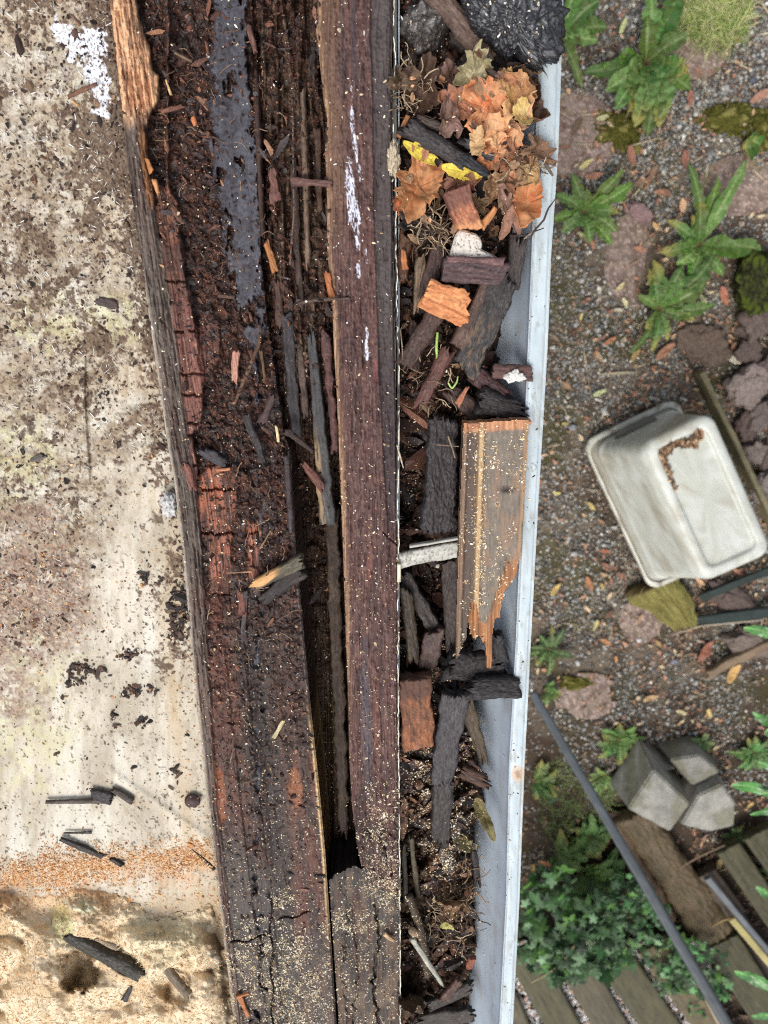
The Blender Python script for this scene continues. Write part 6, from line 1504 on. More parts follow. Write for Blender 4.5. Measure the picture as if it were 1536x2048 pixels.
GB = [('thick black bark slab across the gutter above the maple leaf', (812, 254), (926, 322), 44, .016, .006, C(66, 58, 58), C(42, 38, 38), dict(jag=(10, 6), e=3)),
      ('second black bark piece, pointed, just right of the thick slab', (922, 318), (974, 350), 28, .012, .006, C(56, 56, 60), C(36, 36, 40), dict(jag=(5, 10), taper=(1, .6))),
      ('charred stub right of the cream leaf scrap', (934, 276), (1016, 322), 38, .014, .002, C(60, 58, 60), C(40, 38, 40), dict(jag=(8, 4), e=3)),
      ('dark twiggy bark above the thick slab', (838, 240), (902, 262), 22, .010, .006, C(92, 76, 68), C(56, 46, 42), dict(jag=(8, 8))),
      ('flat dark bark left of the painted block', (880, 480), (848, 600), 40, .012, -.006, C(84, 60, 54), C(52, 38, 36), dict(jag=(8, 10))),
      ('brown bark stick with pale roots on it', (878, 618), (808, 730), 44, .014, -.004, C(88, 64, 54), C(58, 42, 38), dict(jag=(8, 8), e=3)),
      ('reddish bark stick below the green shoot', (896, 700), (842, 806), 34, .012, -.006, C(110, 70, 60), C(70, 44, 40), dict(jag=(8, 10), e=3)),
      ('large charred plank lying slantwise against the gutter wall', (1010, 552), (930, 738), 76, .014, .002, C(72, 68, 66), C(46, 42, 42), dict(jag=(10, 8), e=5, colf=lambda cc, x, v, X, Y, top: mix(cc, C(120, 96, 74), .6 * sst(.5, .64, fbm(X / 9, Y / 12, 4, 5)) * sst(.3, .6, v)))),
      ('brown board piece hidden beside the charred plank', (985, 545), (915, 690), 34, .010, .004, C(110, 84, 72), C(72, 54, 46), dict(jag=(12, 10))),
      ('upright dark bark behind the painted block', (1036, 478), (1024, 566), 40, .012, -.002, C(80, 70, 66), C(52, 44, 42), dict(jag=(12, 8))),
      ('black bark chunk left of the painted scrap', (960, 800), (1040, 820), 62, .018, -.004, C(48, 42, 42), C(30, 27, 28), dict(jag=(8, 16), taper=(1, .6))),
      ('wine-red bark piece under the painted scrap', (948, 748), (1006, 792), 44, .012, -.006, C(84, 48, 48), C(52, 34, 34), dict(jag=(10, 8))),
      ('small dark bark in the crumbs above the splintered board', (900, 780), (962, 832), 40, .012, -.012, C(80, 56, 48), C(50, 36, 32), dict(jag=(8, 12))),
      ('long black wet board left of the splintered board', (884, 838), (876, 1058), 74, .016, -.008, C(60, 52, 52), C(36, 31, 32), dict(jag=(6, 7), e=6, grain=1.4)),
      ('thin brown board edge under the painted block', (826, 640), (832, 740), 26, .008, -.020, C(80, 58, 48), C(52, 38, 32), dict(jag=(8, 8))),
      ('upright brown stub at the plate edge left of the orange fragment', (812, 470), (806, 560), 26, .010, -.012, C(110, 72, 48), C(70, 48, 36), dict(jag=(8, 10))),
      ('pale knotty splinter left of the orange fragment', (842, 512), (832, 616), 20, .010, -.006, C(136, 112, 84), C(84, 66, 52), dict(jag=(8, 14), taper=(1, .5))),
      ('dark diagonal plank in the hollow below the white strip', (806, 1148), (872, 1262), 34, .010, -.030, C(66, 56, 52), C(44, 36, 34), dict(jag=(6, 8), e=6)),
      ('mossy dark stick along the plate under the hollow', (812, 1180), (828, 1320), 30, .010, -.020, C(76, 62, 44), C(48, 38, 30), dict(jag=(8, 10))),
      ('short brown plank end in the hollow', (868, 1260), (856, 1330), 42, .012, -.024, C(92, 68, 60), C(60, 44, 40), dict(jag=(5, 5), e=6)),
      ('dark upright board against the splintered one in the hollow', (900, 1120), (905, 1290), 34, .010, -.026, C(64, 48, 42), C(42, 32, 30), dict(jag=(5, 10), e=6)),
      ('black block resting on the lip below the splintered board', (940, 1372), (1036, 1372), 62, .022, -.002, C(52, 47, 48), C(32, 29, 30), dict(jag=(8, 5), e=4)),
      ('black angular chip on the white gutter wall', (986, 1266), (1004, 1318), 36, .012, -.008, C(46, 42, 44), C(30, 28, 30), dict(jag=(7, 7), taper=(1, .7))),
      ('crumbling black bark heap under the splintered board tip', (900, 1330), (1000, 1330), 76, .016, -.012, C(50, 44, 43), C(32, 28, 28), dict(jag=(14, 12), e=3, grain=2)),
      ('slate-coloured board dusted with sawdust in the lower gutter', (910, 1386), (884, 1560), 62, .014, -.006, C(74, 68, 70), C(48, 44, 46), dict(jag=(6, 10), e=6)),
      ('broken dark board continuing below the slate-coloured one', (886, 1560), (880, 1680), 54, .014, -.012, C(66, 58, 56), C(44, 38, 38), dict(jag=(8, 12), e=5)),
      ('jagged bark fringe over the white wall, upper', (930, 1400), (966, 1512), 34, .008, -.020, C(92, 76, 50), C(60, 48, 36), dict(jag=(10, 22), taper=(1, .5))),
      ('jagged brown fringe over the white wall, lower', (925, 1540), (968, 1560), 34, .010, -.022, C(96, 66, 48), C(60, 44, 36), dict(jag=(10, 18))),
      ('dark flat bark at the bottom of the gutter', (860, 2010), (938, 1972), 30, .010, -.012, C(64, 54, 48), C(42, 36, 32), dict(jag=(10, 8))),
      ('grey-brown plank end at the bottom of the gutter', (840, 2040), (940, 2026), 44, .010, -.018, C(74, 66, 58), C(48, 42, 38), dict(jag=(10, 8), e=6)),
      ('small reddish bark chip at the bottom of the gutter', (888, 1998), (918, 1958), 22, .008, -.008, C(100, 64, 48), C(64, 44, 36), dict(jag=(5, 6))),
      ('dark bark along the mulch edge near the bottom', (946, 1700), (955, 1760), 18, .008, -.016, C(56, 48, 44), C(36, 32, 30), dict(jag=(8, 16))),
      ('dark brown stick upright at the plate edge low down', (806, 1690), (812, 1800), 14, .008, -.020, C(70, 60, 46), C(44, 38, 32), dict(jag=(6, 8))),
      ('slim olive stick beside the dark hollow low down', (822, 1672), (836, 1790), 12, .008, -.018, C(90, 80, 52), C(56, 48, 36), dict(jag=(6, 8)))]
for i, (lb, a, b, w_, t, z, co, al, kw) in enumerate(GB):
    kw = dict(kw); kw.setdefault('grain', .6)
    kw['jag'] = tuple(q * 1.5 for q in kw.get('jag', (6, 6))); kw.setdefault('gs', .65); kw.setdefault('roll', random.Random(i).uniform(-.22, .22)); kw.setdefault('taper', (random.Random(i).uniform(.75, 1), random.Random(i + 7).uniform(.7, 1)))
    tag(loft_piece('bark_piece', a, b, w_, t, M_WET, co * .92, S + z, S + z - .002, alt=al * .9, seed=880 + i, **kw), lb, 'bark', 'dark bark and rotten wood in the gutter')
gw('wood block', 'short ribbed orange-brown block, sawn at both ends, beside the maple leaf', (912, 380), (938, 458), 54, .018, .010, C(196, 124, 84), C(120, 72, 54), seed=930, jag=(2, 5), e=6, name='wood_block', grain=1.0,
   colf=lambda cc, x, v, X, Y, top: mix(mix(cc, C(104, 68, 60), .8 * sst(.62, .3, v + .25 * (fbm(X / 8, Y / 14, 3, 2) - .5))), C(226, 160, 104), .6 * sst(.8, .97, v)))
gw('wood chip', 'small orange wedge right of the ribbed block', (964, 456), (992, 414), 18, .008, .006, C(214, 146, 84), C(160, 98, 54), seed=931, jag=(4, 4), name='wood_chip', taper=(1, .7))
gw('wood chip', 'thin orange stick at the plate edge near the top', (796, 276), (816, 232), 10, .005, -.002, C(196, 130, 76), C(140, 88, 54), seed=932, jag=(2, 2), name='wood_chip')
gw('wood chip', 'rusty chip at the plate edge left of the bark', (806, 500), (810, 540), 12, .005, -.004, C(190, 116, 62), C(120, 72, 44), seed=933, jag=(3, 3), name='wood_chip')
gw('wood fragment', 'broad bright orange fragment with stepped broken end', (850, 586), (930, 622), 72, .014, .012, C(218, 146, 86), C(176, 100, 52), seed=934, jag=(6, 13), e=6, name='wood_fragment', grain=1.2, gs=1.5, taper=(.85, 1), endw=7)
gw('wood chip', 'orange splinter among the crumbs above the long black board', (936, 772), (916, 808), 14, .005, .000, C(206, 136, 100), C(150, 92, 66), seed=935, jag=(6, 6), name='wood_chip', taper=(.5, 1))
gw('wood block', 'orange rot block coated in sawdust beside the plate', (828, 1352), (836, 1488), 66, .018, -.010, C(158, 96, 56), C(88, 58, 42), seed=936, jag=(4, 6), e=6, name='wood_block', grain=1.4,
   colf=lambda cc, x, v, X, Y, top: mix(cc, C(84, 58, 48), .85 * sst(.30, .22, v)))
gw('wood chip', 'rust-red chip on the mulch low in the gutter', (938, 1935), (946, 1915), 14, .005, -.008, C(150, 84, 60), C(110, 62, 46), seed=937, jag=(3, 3), name='wood_chip')
gw('splinter', 'pale grey-white splinter low in the gutter', (824, 1876), (884, 1968), 14, .005, .000, C(176, 176, 160), C(126, 124, 110), seed=938, jag=(6, 10), name='splinter', taper=(1, .5))
# painted block = moulded strip with paint on it
pb = empty('painted_block', P(945, 530, S), 'block of moulding with thick white paint on one side, at mid gutter', 'wood block')
loft_piece('moulding', (885, 540), (1007, 551), 46, .020, M_WOOD, C(98, 72, 70), S + .008, alt=C(62, 52, 56), seed=940, jag=(2, 3), e=5, parent=pb, grain=.8)
loft_piece('moulding_step', (893, 519), (1005, 524), 16, .016, M_WOOD, C(122, 88, 86), S + .012, alt=C(84, 60, 62), seed=941, jag=(2, 3), e=4, parent=pb)
clump('paint_coat', 944, 494, 0, 0, .007, S + .008, M_PLAST, C(222, 216, 206), C(196, 186, 172), sub=5, rough=.12, fine=.02, seed=942, flat=.5, parent=pb,
      outline=[(900, 512), (906, 488), (916, 462), (940, 466), (958, 476), (962, 500), (985, 508), (1004, 520), (980, 524), (930, 522)],
      colf=lambda cc, D, n1, n2: mix(cc, C(60, 50, 46), sst(.35, .5, n2) * .9))
pb2 = empty('painted_scrap', P(1020, 755, S), 'small dark scrap with flaking white paint, against the gutter lip', 'wood scrap')
loft_piece('scrap', (985, 742), (1062, 746), 32, .008, M_WOOD, C(104, 72, 66), S + .000, alt=C(70, 50, 48), seed=943, jag=(8, 6), parent=pb2)
clump('paint_coat', 1030, 753, 17, 11, .003, S + .006, M_PLAST, C(220, 218, 212), C(184, 180, 174), sub=4, rough=.6, fine=.1, seed=944, parent=pb2, flat=.5)
# white metal strap
st = empty('hanger_strap', P(856, 1110, S - .005), 'scuffed white strap crossing the gutter under the splintered board', 'strap')
loft_piece('strap', (795, 1121), (924, 1096), 33, .006, M_METAL, C(186, 186, 176), S - .004, alt=C(160, 158, 146), seed=945, jag=(3, 2), e=5, parent=st, grain=.35,
           colf=lambda cc, x, v, X, Y, top: mix(cc, C(92, 88, 78), .75 * sst(.56, .64, fbm(X / 3, Y / 3, 4, 3, .6))))
loft_piece('strap_ridge', (820, 1092), (916, 1076), 6, .006, M_METAL, C(204, 202, 192), S - .001, alt=C(150, 146, 134), seed=946, jag=(2, 2), parent=st, grain=.3)
loft_piece('strap_tab', (798, 1126), (798, 1162), 8, .006, M_METAL, C(214, 208, 176), S + .001, alt=C(180, 172, 140), seed=947, jag=(1, 1), parent=st, grain=.2)

# ---------------- splintered moulded board
def sb_keep(X, Y):
    n = 7 * (fbm(X / 3, Y / 60, 3, 950, .7) - .5)
    lft = np.interp(Y, [845, 1000, 1200, 1320], [926, 920, 913, 912])
    rgt = np.interp(Y, [840, 950, 1000, 1110, 1150, 1170, 1185, 1215, 1245, 1270], [1058, 1052, 1048, 1042, 1034, 1022, 1010, 1003, 1000, 996])
    bot = np.interp(X, [912, 918, 926, 934, 936, 940, 950, 958, 966, 971, 973, 984, 986, 990, 1000, 1010, 1026, 1040, 1046], [1324, 1312, 1290, 1278, 1240, 1268, 1282, 1272, 1290, 1300, 1338, 1338, 1265, 1240, 1236, 1200, 1165, 1140, 1118])
    return (X > lft) & (X < rgt + .6 * n) & (Y < bot + n) & (Y > np.interp(X, [925, 985, 1058], [846, 842, 838]))
def sb_u(X, Y): return X - np.interp(Y, [845, 1320], [926, 911])
def sb_h(X, Y):
    u = sb_u(X, Y); fib = fbm(X / 2.5, Y / 60, 4, 951) - .5
    h = .0015 * fib + .0012 * (fbm(X / 12, Y / 40, 3, 952) - .5)
    h += .004 * sst(30, 36, u) * sst(46, 42, u) + .0035 * sst(0, 4, u) * sst(12, 8, u) - .002 * sst(8, 12, u) * sst(34, 30, u) + .0015 * sst(44, 50, u)
    h -= .003 * sst(20, 0, np.interp(Y, [840, 1250], [1058, 1000]) - X) * sst(1080, 1130, Y)
    h -= .004 * raw(X, Y)
    h -= .0035 * np.exp(-(((X - 1014) / 12) ** 2 + ((Y - 978) / 6) ** 2))
    h -= .0006 * (Y - 1000) / 100
    return h
def raw(X, Y):
    a = np.maximum(blob(X, Y, 947, 1250, 12, 44, 0, .3, 953, .15, 10), blob(X, Y, 962, 1268, 12, 24, 0, .4, 954, .15, 10))
    b = sst(30, 22, np.interp(Y, [840, 1110, 1170, 1245, 1275], [1058, 1046, 1024, 1001, 996]) - X + 10 * (fbm(X / 4, Y / 30, 3, 955) - .5)) * sst(1105, 1140, Y)
    return np.maximum(a, b)
def sb_c(X, Y, h):
    sh = X.shape + (3,); u = sb_u(X, Y); st1 = stretch(fbm(X / 2.2, Y / 80, 3, 956), 2); n = fbm(X / 8, Y / 12, 4, 957, .6)
    c = mix(np.broadcast_to(C(136, 124, 110), sh), C(100, 90, 80), n)
    c = mix(c, C(150, 114, 88), .45 * sst(.60, .72, fbm(X / 22, Y / 40, 4, 958) + .10 * sst(950, 1060, Y) * sst(1200, 1100, Y)))
    c = mix(c, C(76, 62, 56), .7 * sst(8, 12, u) * sst(34, 30, u))
    c = mix(c, C(132, 104, 82), .85 * sst(12, 8, u))
    c = mix(c, C(196, 160, 112), .8 * sst(29, 35, u) * sst(46, 41, u))
    c = mix(c, mix(np.broadcast_to(C(198, 142, 98), sh), C(160, 108, 76), st1), sst(866, 858, Y + 4 * (n - .5) + .07 * (X - 990)))
    e = np.interp(Y, [840, 950, 1000, 1110], [1058, 1052, 1048, 1042]) - X
    c = mix(c, C(158, 122, 84), .8 * sst(9, 4, e) * sst(1140, 1100, Y))
    c = mix(c, mix(np.broadcast_to(C(184, 126, 76), sh), C(128, 82, 48), st1), raw(X, Y))
    return mix(c, C(58, 46, 42), .8 * np.exp(-(((X - 1014) / 14) ** 2 + ((Y - 978) / 7) ** 2)))
sbo = empty('splintered_board', P(985, 1060, S), 'flat moulded board with raw orange splintered lower end, resting on the gutter lip', 'board')
sheet('board_face', lambda y: 905 + 0 * y, lambda y: 1062 + 0 * y, 834, 1345, S + .012, sb_h, sb_c, M_WOOD, 1.6, 2, .012, keep=sb_keep, parent=sbo)
loft_piece('sawn_end', (926, 848), (1059, 842), 9, .016, M_WOOD, C(206, 146, 104), S + .006, alt=C(166, 110, 80), seed=960, jag=(1, 1), parent=sbo, e=6, grain=.5)

# ---------------- twigs, roots, shoots
TW = [('knotted dark twig with a cut stub low in the gutter', 'twig', [(818, 1790), (838, 1850), (848, 1900), (855, 1950)], [16, 18, 20, 16], -.004, C(80, 66, 50)),
      ('green stem upright below the orange fragment', 'shoot', [(875, 664), (873, 690), (874, 724)], [5, 6, 5], -.004, C(164, 206, 92)), ('small pale green shoot under the charred plank', 'shoot', [(896, 765), (904, 778), (914, 764), (916, 752)], [3, 4, 4, 2], .000, C(176, 206, 110)),
      ('wiry root curling over the gutter lip', 'root', [(1060, 480), (1068, 462), (1088, 440), (1096, 418), (1112, 396)], [3, 4, 4, 2], .010, C(76, 60, 50)), ('white-tipped root at the lip below the orange leaf', 'root', [(1048, 478), (1062, 466), (1072, 458), (1066, 446)], [3, 4, 3, 2], .008, C(150, 134, 120)),
      ('long root reaching out over the gutter wall', 'root', [(1020, 472), (1050, 470), (1088, 456)], [4, 3, 2], .006, C(66, 52, 44)), ('dark wisp at the lip by the fringed leaf', 'root', [(1086, 318), (1096, 336), (1106, 352)], [6, 8, 4], .012, C(112, 92, 78)),
      ('thin orange needle on the white wall', 'needle', [(990, 1626), (998, 1650), (1006, 1674)], [2, 3, 2], -.040, C(184, 132, 84)), ('straw across the long black board', 'straw', [(896, 872), (906, 900), (910, 916)], [3, 4, 3], .004, C(150, 128, 104)), ('level straw near the top of the long black board', 'straw', [(872, 889), (895, 891), (918, 893)], [3, 3, 2], .004, C(130, 110, 92)),
      ('upright straw leaning on the flashing', 'straw', [(794, 890), (800, 912), (807, 936)], [3, 4, 2], .004, C(200, 186, 164)), ('tiny straw by the flashing higher up', 'straw', [(801, 660), (804, 690), (806, 720)], [2, 3, 2], .000, C(140, 120, 98))]
for i, (lb, cat, pts, w_, z, co) in enumerate(TW):
    tag(tube(cat, [(a, b, S + z) for a, b in pts], w_, M_CRUMB, co, seed=970 + i, alt=co * .6, step=2), lb, cat)
tag(tube('cut_stub', [(832, 1866, S - .004), (824, 1862, S + .006)], [16, 15], M_CRUMB, C(150, 124, 96), seed=5, nc=14, rough=.08), 'cut stub of a side branch on the knotted twig', 'twig stub')
def tangle(name, cx, cy, rx, ry, n, ln, w_, z, cols, label, seed, cat='roots'):
    r = random.Random(seed); Vs, Fs, Cs, k0 = [], [], [], 0
    for i in range(n):
        a = r.uniform(0, 6.283); q = math.sqrt(r.random()); x, y = cx + rx * q * math.cos(a), cy + ry * q * math.sin(a); d = r.uniform(0, 6.283); zz = S + z + r.uniform(-.006, .006)
        pts = []
        for _ in range(7):
            pts.append(P(x, y, zz)); d += r.uniform(-.6, .6); x += ln / 6 * math.cos(d); y += ln / 6 * math.sin(d); zz += r.uniform(-.002, .002)
        pts = np.array(pts); kk = pxs(cy, S) * w_ * r.uniform(.6, 1.3) / 2
        T_ = np.gradient(pts, axis=0); T_ /= np.linalg.norm(T_, axis=1)[:, None] + 1e-9
        Sd = np.cross(T_, [0, 0, 1.0]); Sd /= np.linalg.norm(Sd, axis=1)[:, None] + 1e-9; U = np.cross(Sd, T_)
        V = np.concatenate([[p + kk * (math.cos(t) * s + math.sin(t) * u) for t in (0, 1.57, 3.14, 4.71)] for p, s, u in zip(pts, Sd, U)])
        idx = k0 + np.arange(28).reshape(7, 4); nx = np.roll(idx, -1, 1)
        Fs.append(np.stack([idx[:-1], idx[1:], nx[1:], nx[:-1]], -1).reshape(-1, 4)); Vs.append(V); k0 += 28
        Cs.append(np.tile(cols[r.randrange(len(cols))] * r.uniform(.7, 1.2), (28, 1)))
    V = np.concatenate(Vs)
    return tag(mk(name, V, np.concatenate(Fs), M_CRUMB, np.concatenate(Cs), None, True, V.mean(0)), label, cat, kind='stuff')
RT = [C(150, 124, 96), C(104, 82, 64), C(186, 164, 132), C(76, 58, 46)]
tangle('root_tangle', 860, 460, 50, 40, 90, 46, 2.4, .002, RT, 'tangle of fine brown roots around the black lobed leaf', 1)
tangle('root_tangle', 820, 180, 34, 70, 60, 40, 2.2, -.006, RT, 'fine dry stems in the shadowed top left of the gutter', 2)
tangle('root_tangle', 1040, 320, 50, 40, 60, 36, 2.2, .010, RT, 'frayed leaf stalks at the right of the leaf heap', 3)
tangle('root_tangle', 915, 1770, 40, 50, 36, 36, 2.4, -.014, [C(160, 130, 90), C(120, 92, 66), C(96, 74, 54)], 'curly tan roots low in the gutter', 4)
tangle('root_tangle', 900, 1840, 50, 60, 60, 40, 2.2, -.016, RT, 'fine rootlets over the lower mulch', 5)
tangle('root_tangle', 860, 760, 50, 80, 50, 30, 2.0, -.006, RT, 'hair roots among bark beside the flashing', 6)
tangle('root_tangle', 440, 300, 120, 260, 110, 34, 1.7, -.009, [C(110, 84, 66), C(76, 56, 46), C(150, 120, 90)], 'fine fibres caught in the upper rot of the wide beam', 7, 'fibres')
tangle('root_tangle', 500, 1250, 90, 330, 90, 30, 1.5, .000, [C(110, 84, 66), C(76, 56, 46), C(160, 130, 100)], 'fine fibres on the lower part of the wide beam', 8, 'fibres')

# ================================================================== CRUMBS AND SAWDUST that fell on everything
def strew(name, label, cat, n, box, dens, size, cols, wts, seed, elong=(.8, 2.4), flat=.45, m=M_CRUMB, lift=.25, var=.4, zc=None, sig=.45, nz=.25, allow=None, spread=None):
    px, py = sample(n, *box, dens, seed)
    pos, nrm = drop(px, py, allow=allow)
    ok = ~np.isnan(pos[:, 0]) & (pos[:, 2] > S - .13) & (nrm[:, 2] > nz)
    pos = pos[ok]; N = len(pos); r = np.random.default_rng(seed)
    s = size * pxs(1024, S) * r.lognormal(0, sig, N); pos[:, 2] += s * lift
    return tag(bits(name, pos, s, r.uniform(*elong, N), pick(r, N, cols, wts, var), m, seed, flat=flat, spread=spread), label, cat, kind='stuff')
inbeam = lambda X, Y: (X > bm_xl(Y) + rimw(Y)) & (X < rb_xl(Y))
def d_beam(X, Y):
    m1, ob, m3, m4 = chunk_mask(X, Y)
    d = np.interp(Y, [-140, 900, 1200, 1350, 1700, 2100], [.9, .9, .8, .55, .22, .1]) * (.35 + stretch(fbm(X / 22, Y / 30, 4, 990), 2.2))
    return np.clip(d * inbeam(X, Y) * (1 - .75 * np.clip(m1 + ob * .8, 0, 1)) * (1 - .86 * membrane(X, Y)), 0, 1)
DKS = [C(52, 34, 28), C(84, 54, 42), C(38, 30, 28), C(112, 72, 54), C(70, 62, 62), C(140, 96, 68)]
strew('rot_crumbs', 'dark crumbs of rot filling the hollow of the wide beam', 'rot crumbs', 46000, (240, 700, -100, 2120), d_beam, 2.7, DKS, [5, 5, 4, 2.0, 2, .5], 1001, (.8, 3.0), .5, m=M_WET, sig=.5)
strew('rot_shards', 'larger dark shards lying in the rot of the wide beam', 'rot shards', 1500, (240, 700, -100, 1900), d_beam, 5.0, DKS, [4, 5, 4, 2, 3, .6], 1002, (1.8, 4.4), .4, m=M_WET, sig=.4)
def d_board(X, Y):
    dl = bm_xl(Y) - X
    d = .55 * sst(60, 4, dl) * sst(1500, 1100, Y) + .5 * blob(X, Y, 190, 20, 150, 110, 0, .4, 32) + .4 * blob(X, Y, 215, 330, 60, 200, 10, .5, 33) + .22 * fuzz(X, Y) + .06 \
        + .3 * blob(X, Y, 330, 1230, 60, 130, 0, .5, 34) + .3 * blob(X, Y, 190, 740, 60, 80, 0, .5, 35) + .35 * blob(X, Y, 50, 1210, 115, 120, 0, .45, 38) + .2 * blob(X, Y, 90, 480, 160, 300, 0, .4, 39)
    return np.clip(d * stretch(fbm(X / 16, Y / 16, 4, 991, .6), 3) * 1.25, 0, 1) * (X < bm_xl(Y)) * sst(1720, 1600, Y)
strew('board_dirt', 'dark dirt crumbs scattered over the pale insulation board', 'dirt', 20000, (-60, 470, -100, 1720), d_board, 3.0, [C(66, 48, 40), C(96, 70, 56), C(44, 36, 32), C(132, 104, 80)], [4, 4, 3, 1.5], 1003, (.7, 2.2), .4, sig=.5)
def d_clod(X, Y):
    return np.clip(.9 * (blob(X, Y, 150, 1355, 26, 18, 0, .4, 1) + blob(X, Y, 140, 1375, 22, 10, 0, .4, 2) + blob(X, Y, 245, 1320, 22, 14, 0, .5, 3) + blob(X, Y, 290, 1392, 18, 10, 0, .4, 4) + blob(X, Y, 350, 1235, 28, 60, 0, .4, 5) + blob(X, Y, 190, 1355, 12, 10, 0, .4, 6)
                   + blob(X, Y, 255, 1395, 20, 12, 0, .4, 7) + blob(X, Y, 345, 1562, 10, 20, 0, .4, 8) + blob(X, Y, 282, 1168, 10, 10, 0, .3, 9) + blob(X, Y, 312, 1170, 9, 8, 0, .3, 10) + blob(X, Y, 280, 1455, 12, 14, 30, .4, 11) + blob(X, Y, 220, 1450, 6, 22, 0, .4, 12)), 0, 1)
strew('dirt_clods', 'small heaps of dark rot dropped on the clean part of the pale board', 'dirt', 9000, (60, 440, 1100, 1620), d_clod, 5, [C(60, 46, 40), C(90, 66, 54), C(46, 40, 38)], None, 1004, (.8, 2.2), .5)
d_gut = lambda X, Y: ((X > 800) & (X < comp_r(Y) - 14) & ((Y < 850) | (Y > 1280) | (X < 912))) * (.45 + .5 * stretch(fbm(X / 20, Y / 20, 3, 992), 2))
_ra = random.Random(3)
mulch_ok = lambda o: o.name.startswith('gutter_mulch') or (o.name.startswith('bark_piece') and _ra.random() < .25)
strew('mulch_crumbs', 'brown crumbs and shreds over the mulch in the gutter', 'mulch', 11000, (797, 1080, -100, 2120), d_gut, 5, DKS + [C(150, 116, 84)], [4, 5, 4, 3, 2, 1, 1], 1005, (.8, 3.2), .45, sig=.5, allow=mulch_ok)
strew('bark_chunks', 'chunky near-black bark bits packed in the lower gutter and between the big pieces', 'bark bits', 2000, (797, 1060, 100, 2120), lambda X, Y: d_gut(X, Y) * (.4 + .6 * (Y > 1290)), 19, [C(50, 42, 40), C(68, 50, 44), C(40, 35, 35), C(86, 60, 48)], None, 1016, (1.3, 3.2), .5, m=M_WET, sig=.4, allow=lambda o: o.name.startswith('gutter_mulch'), lift=.15)
strew('mulch_shards', 'bark shards mixed into the gutter mulch', 'bark shards', 3800, (797, 1080, -100, 2120), d_gut, 9, DKS, [4, 5, 4, 3, 2, 1], 1006, (1.4, 3.6), .35, m=M_WET, sig=.6, allow=mulch_ok)
# sawdust: pale grains, thicker downwards
def d_saw(X, Y):
    d = .022 + .05 * sst(550, 1000, Y) + .10 * sst(1150, 1500, Y) + .14 * sst(1600, 1900, Y)
    ob_ = (X > rb_xl(Y)) & (X < 800)
    d = d + ob_ * (.10 * sst(800, 1200, Y) + .35 * sst(1350, 1700, Y) * sst(735, 785, X)) + .45 * blob(X, Y, 765, 1790, 50, 50, -35, .4, 1) + .35 * blob(X, Y, 745, 1700, 30, 60, -30, .5, 2)
    g_ = (X > 800) & (X < comp_r(Y) + 20)
    d = d + g_ * (.16 * sst(1180, 1320, Y) + .22 * sst(1400, 1480, Y) * sst(1800, 1700, Y) + .08 * sst(780, 860, Y)) + g_ * .5 * (blob(X, Y, 885, 1640, 26, 50, 0, .4, 3) + blob(X, Y, 880, 1735, 34, 36, 20, .4, 4) + .5 * blob(X, Y, 940, 1330, 60, 30, 0, .4, 5))
    d = d + .7 * blob(X, Y, 545, 1915, 110, 28, -8, .6, 6, .4) + .5 * blob(X, Y, 560, 1985, 100, 60, 0, .7, 7, .4) + .5 * blob(X, Y, 560, 1805, 24, 18, 0, .5, 8) + .4 * blob(X, Y, 700, 1855, 50, 22, 0, .5, 9)
    d = np.where(X > comp_r(Y) + 20, d * .10, d); d = np.where(X < bm_xl(Y), d * .25, d)
    return np.clip(d, 0, 1) * (.5 + .8 * fbm(X / 12, Y / 12, 3, 993)) * (X < 1075)
strew('sawdust', 'pale yellow sawdust sprinkled over timber, gutter and boards', 'sawdust', 90000, (200, 1075, -100, 2120), d_saw, 1.9, [C(226, 206, 166), C(196, 164, 120), C(236, 228, 206), C(170, 136, 100)], [4, 3, 2, 1.5], 1007, (.7, 2.2), .6, sig=.35, var=.2)
def d_saw2(X, Y):
    d = .85 * blob(X, Y, 120, 1750, 185, 30, -7, .45, 1, .5) + .8 * blob(X, Y, 372, 1736, 58, 30, -20, .4, 2, .5) + .18 * sst(1760, 1830, Y) + .10 * sst(60, 10, bm_xl(Y) - X) * sst(1200, 1350, Y) + .12 * blob(X, Y, 50, 1210, 115, 130, 0, .4, 3) + .02 * (Y > 900)
    return np.clip(d, 0, 1) * (X < bm_xl(Y) + 4)
strew('orange_sawdust', 'drift of orange sawdust on the pale board and wool at the lower left', 'sawdust', 42000, (-60, 470, 900, 2120), d_saw2, 2.4, [C(214, 156, 92), C(190, 126, 70), C(226, 190, 140), C(166, 108, 62)], [4, 3, 3, 1.5], 1008, (.7, 2.0), .5, sig=.35, var=.25)
# specks on the painted lip and the gutter wall
d_lip = lambda X, Y: ((X > comp_r(Y)) & (X < g_out(Y) - 3)) * (.03 + .22 * sst(600, 1300, Y)) * (.3 + stretch(fbm(X / 14, Y / 30, 3, 994), 2))
strew('lip_specks', 'tiny dark specks of dirt on the white gutter lip and wall', 'dirt specks', 5200, (950, 1125, -100, 2120), d_lip, 1.7, [C(60, 50, 44), C(96, 84, 72), C(150, 116, 84)], [4, 2, 1], 1009, (.7, 2.4), .35, sig=.4, var=.2)

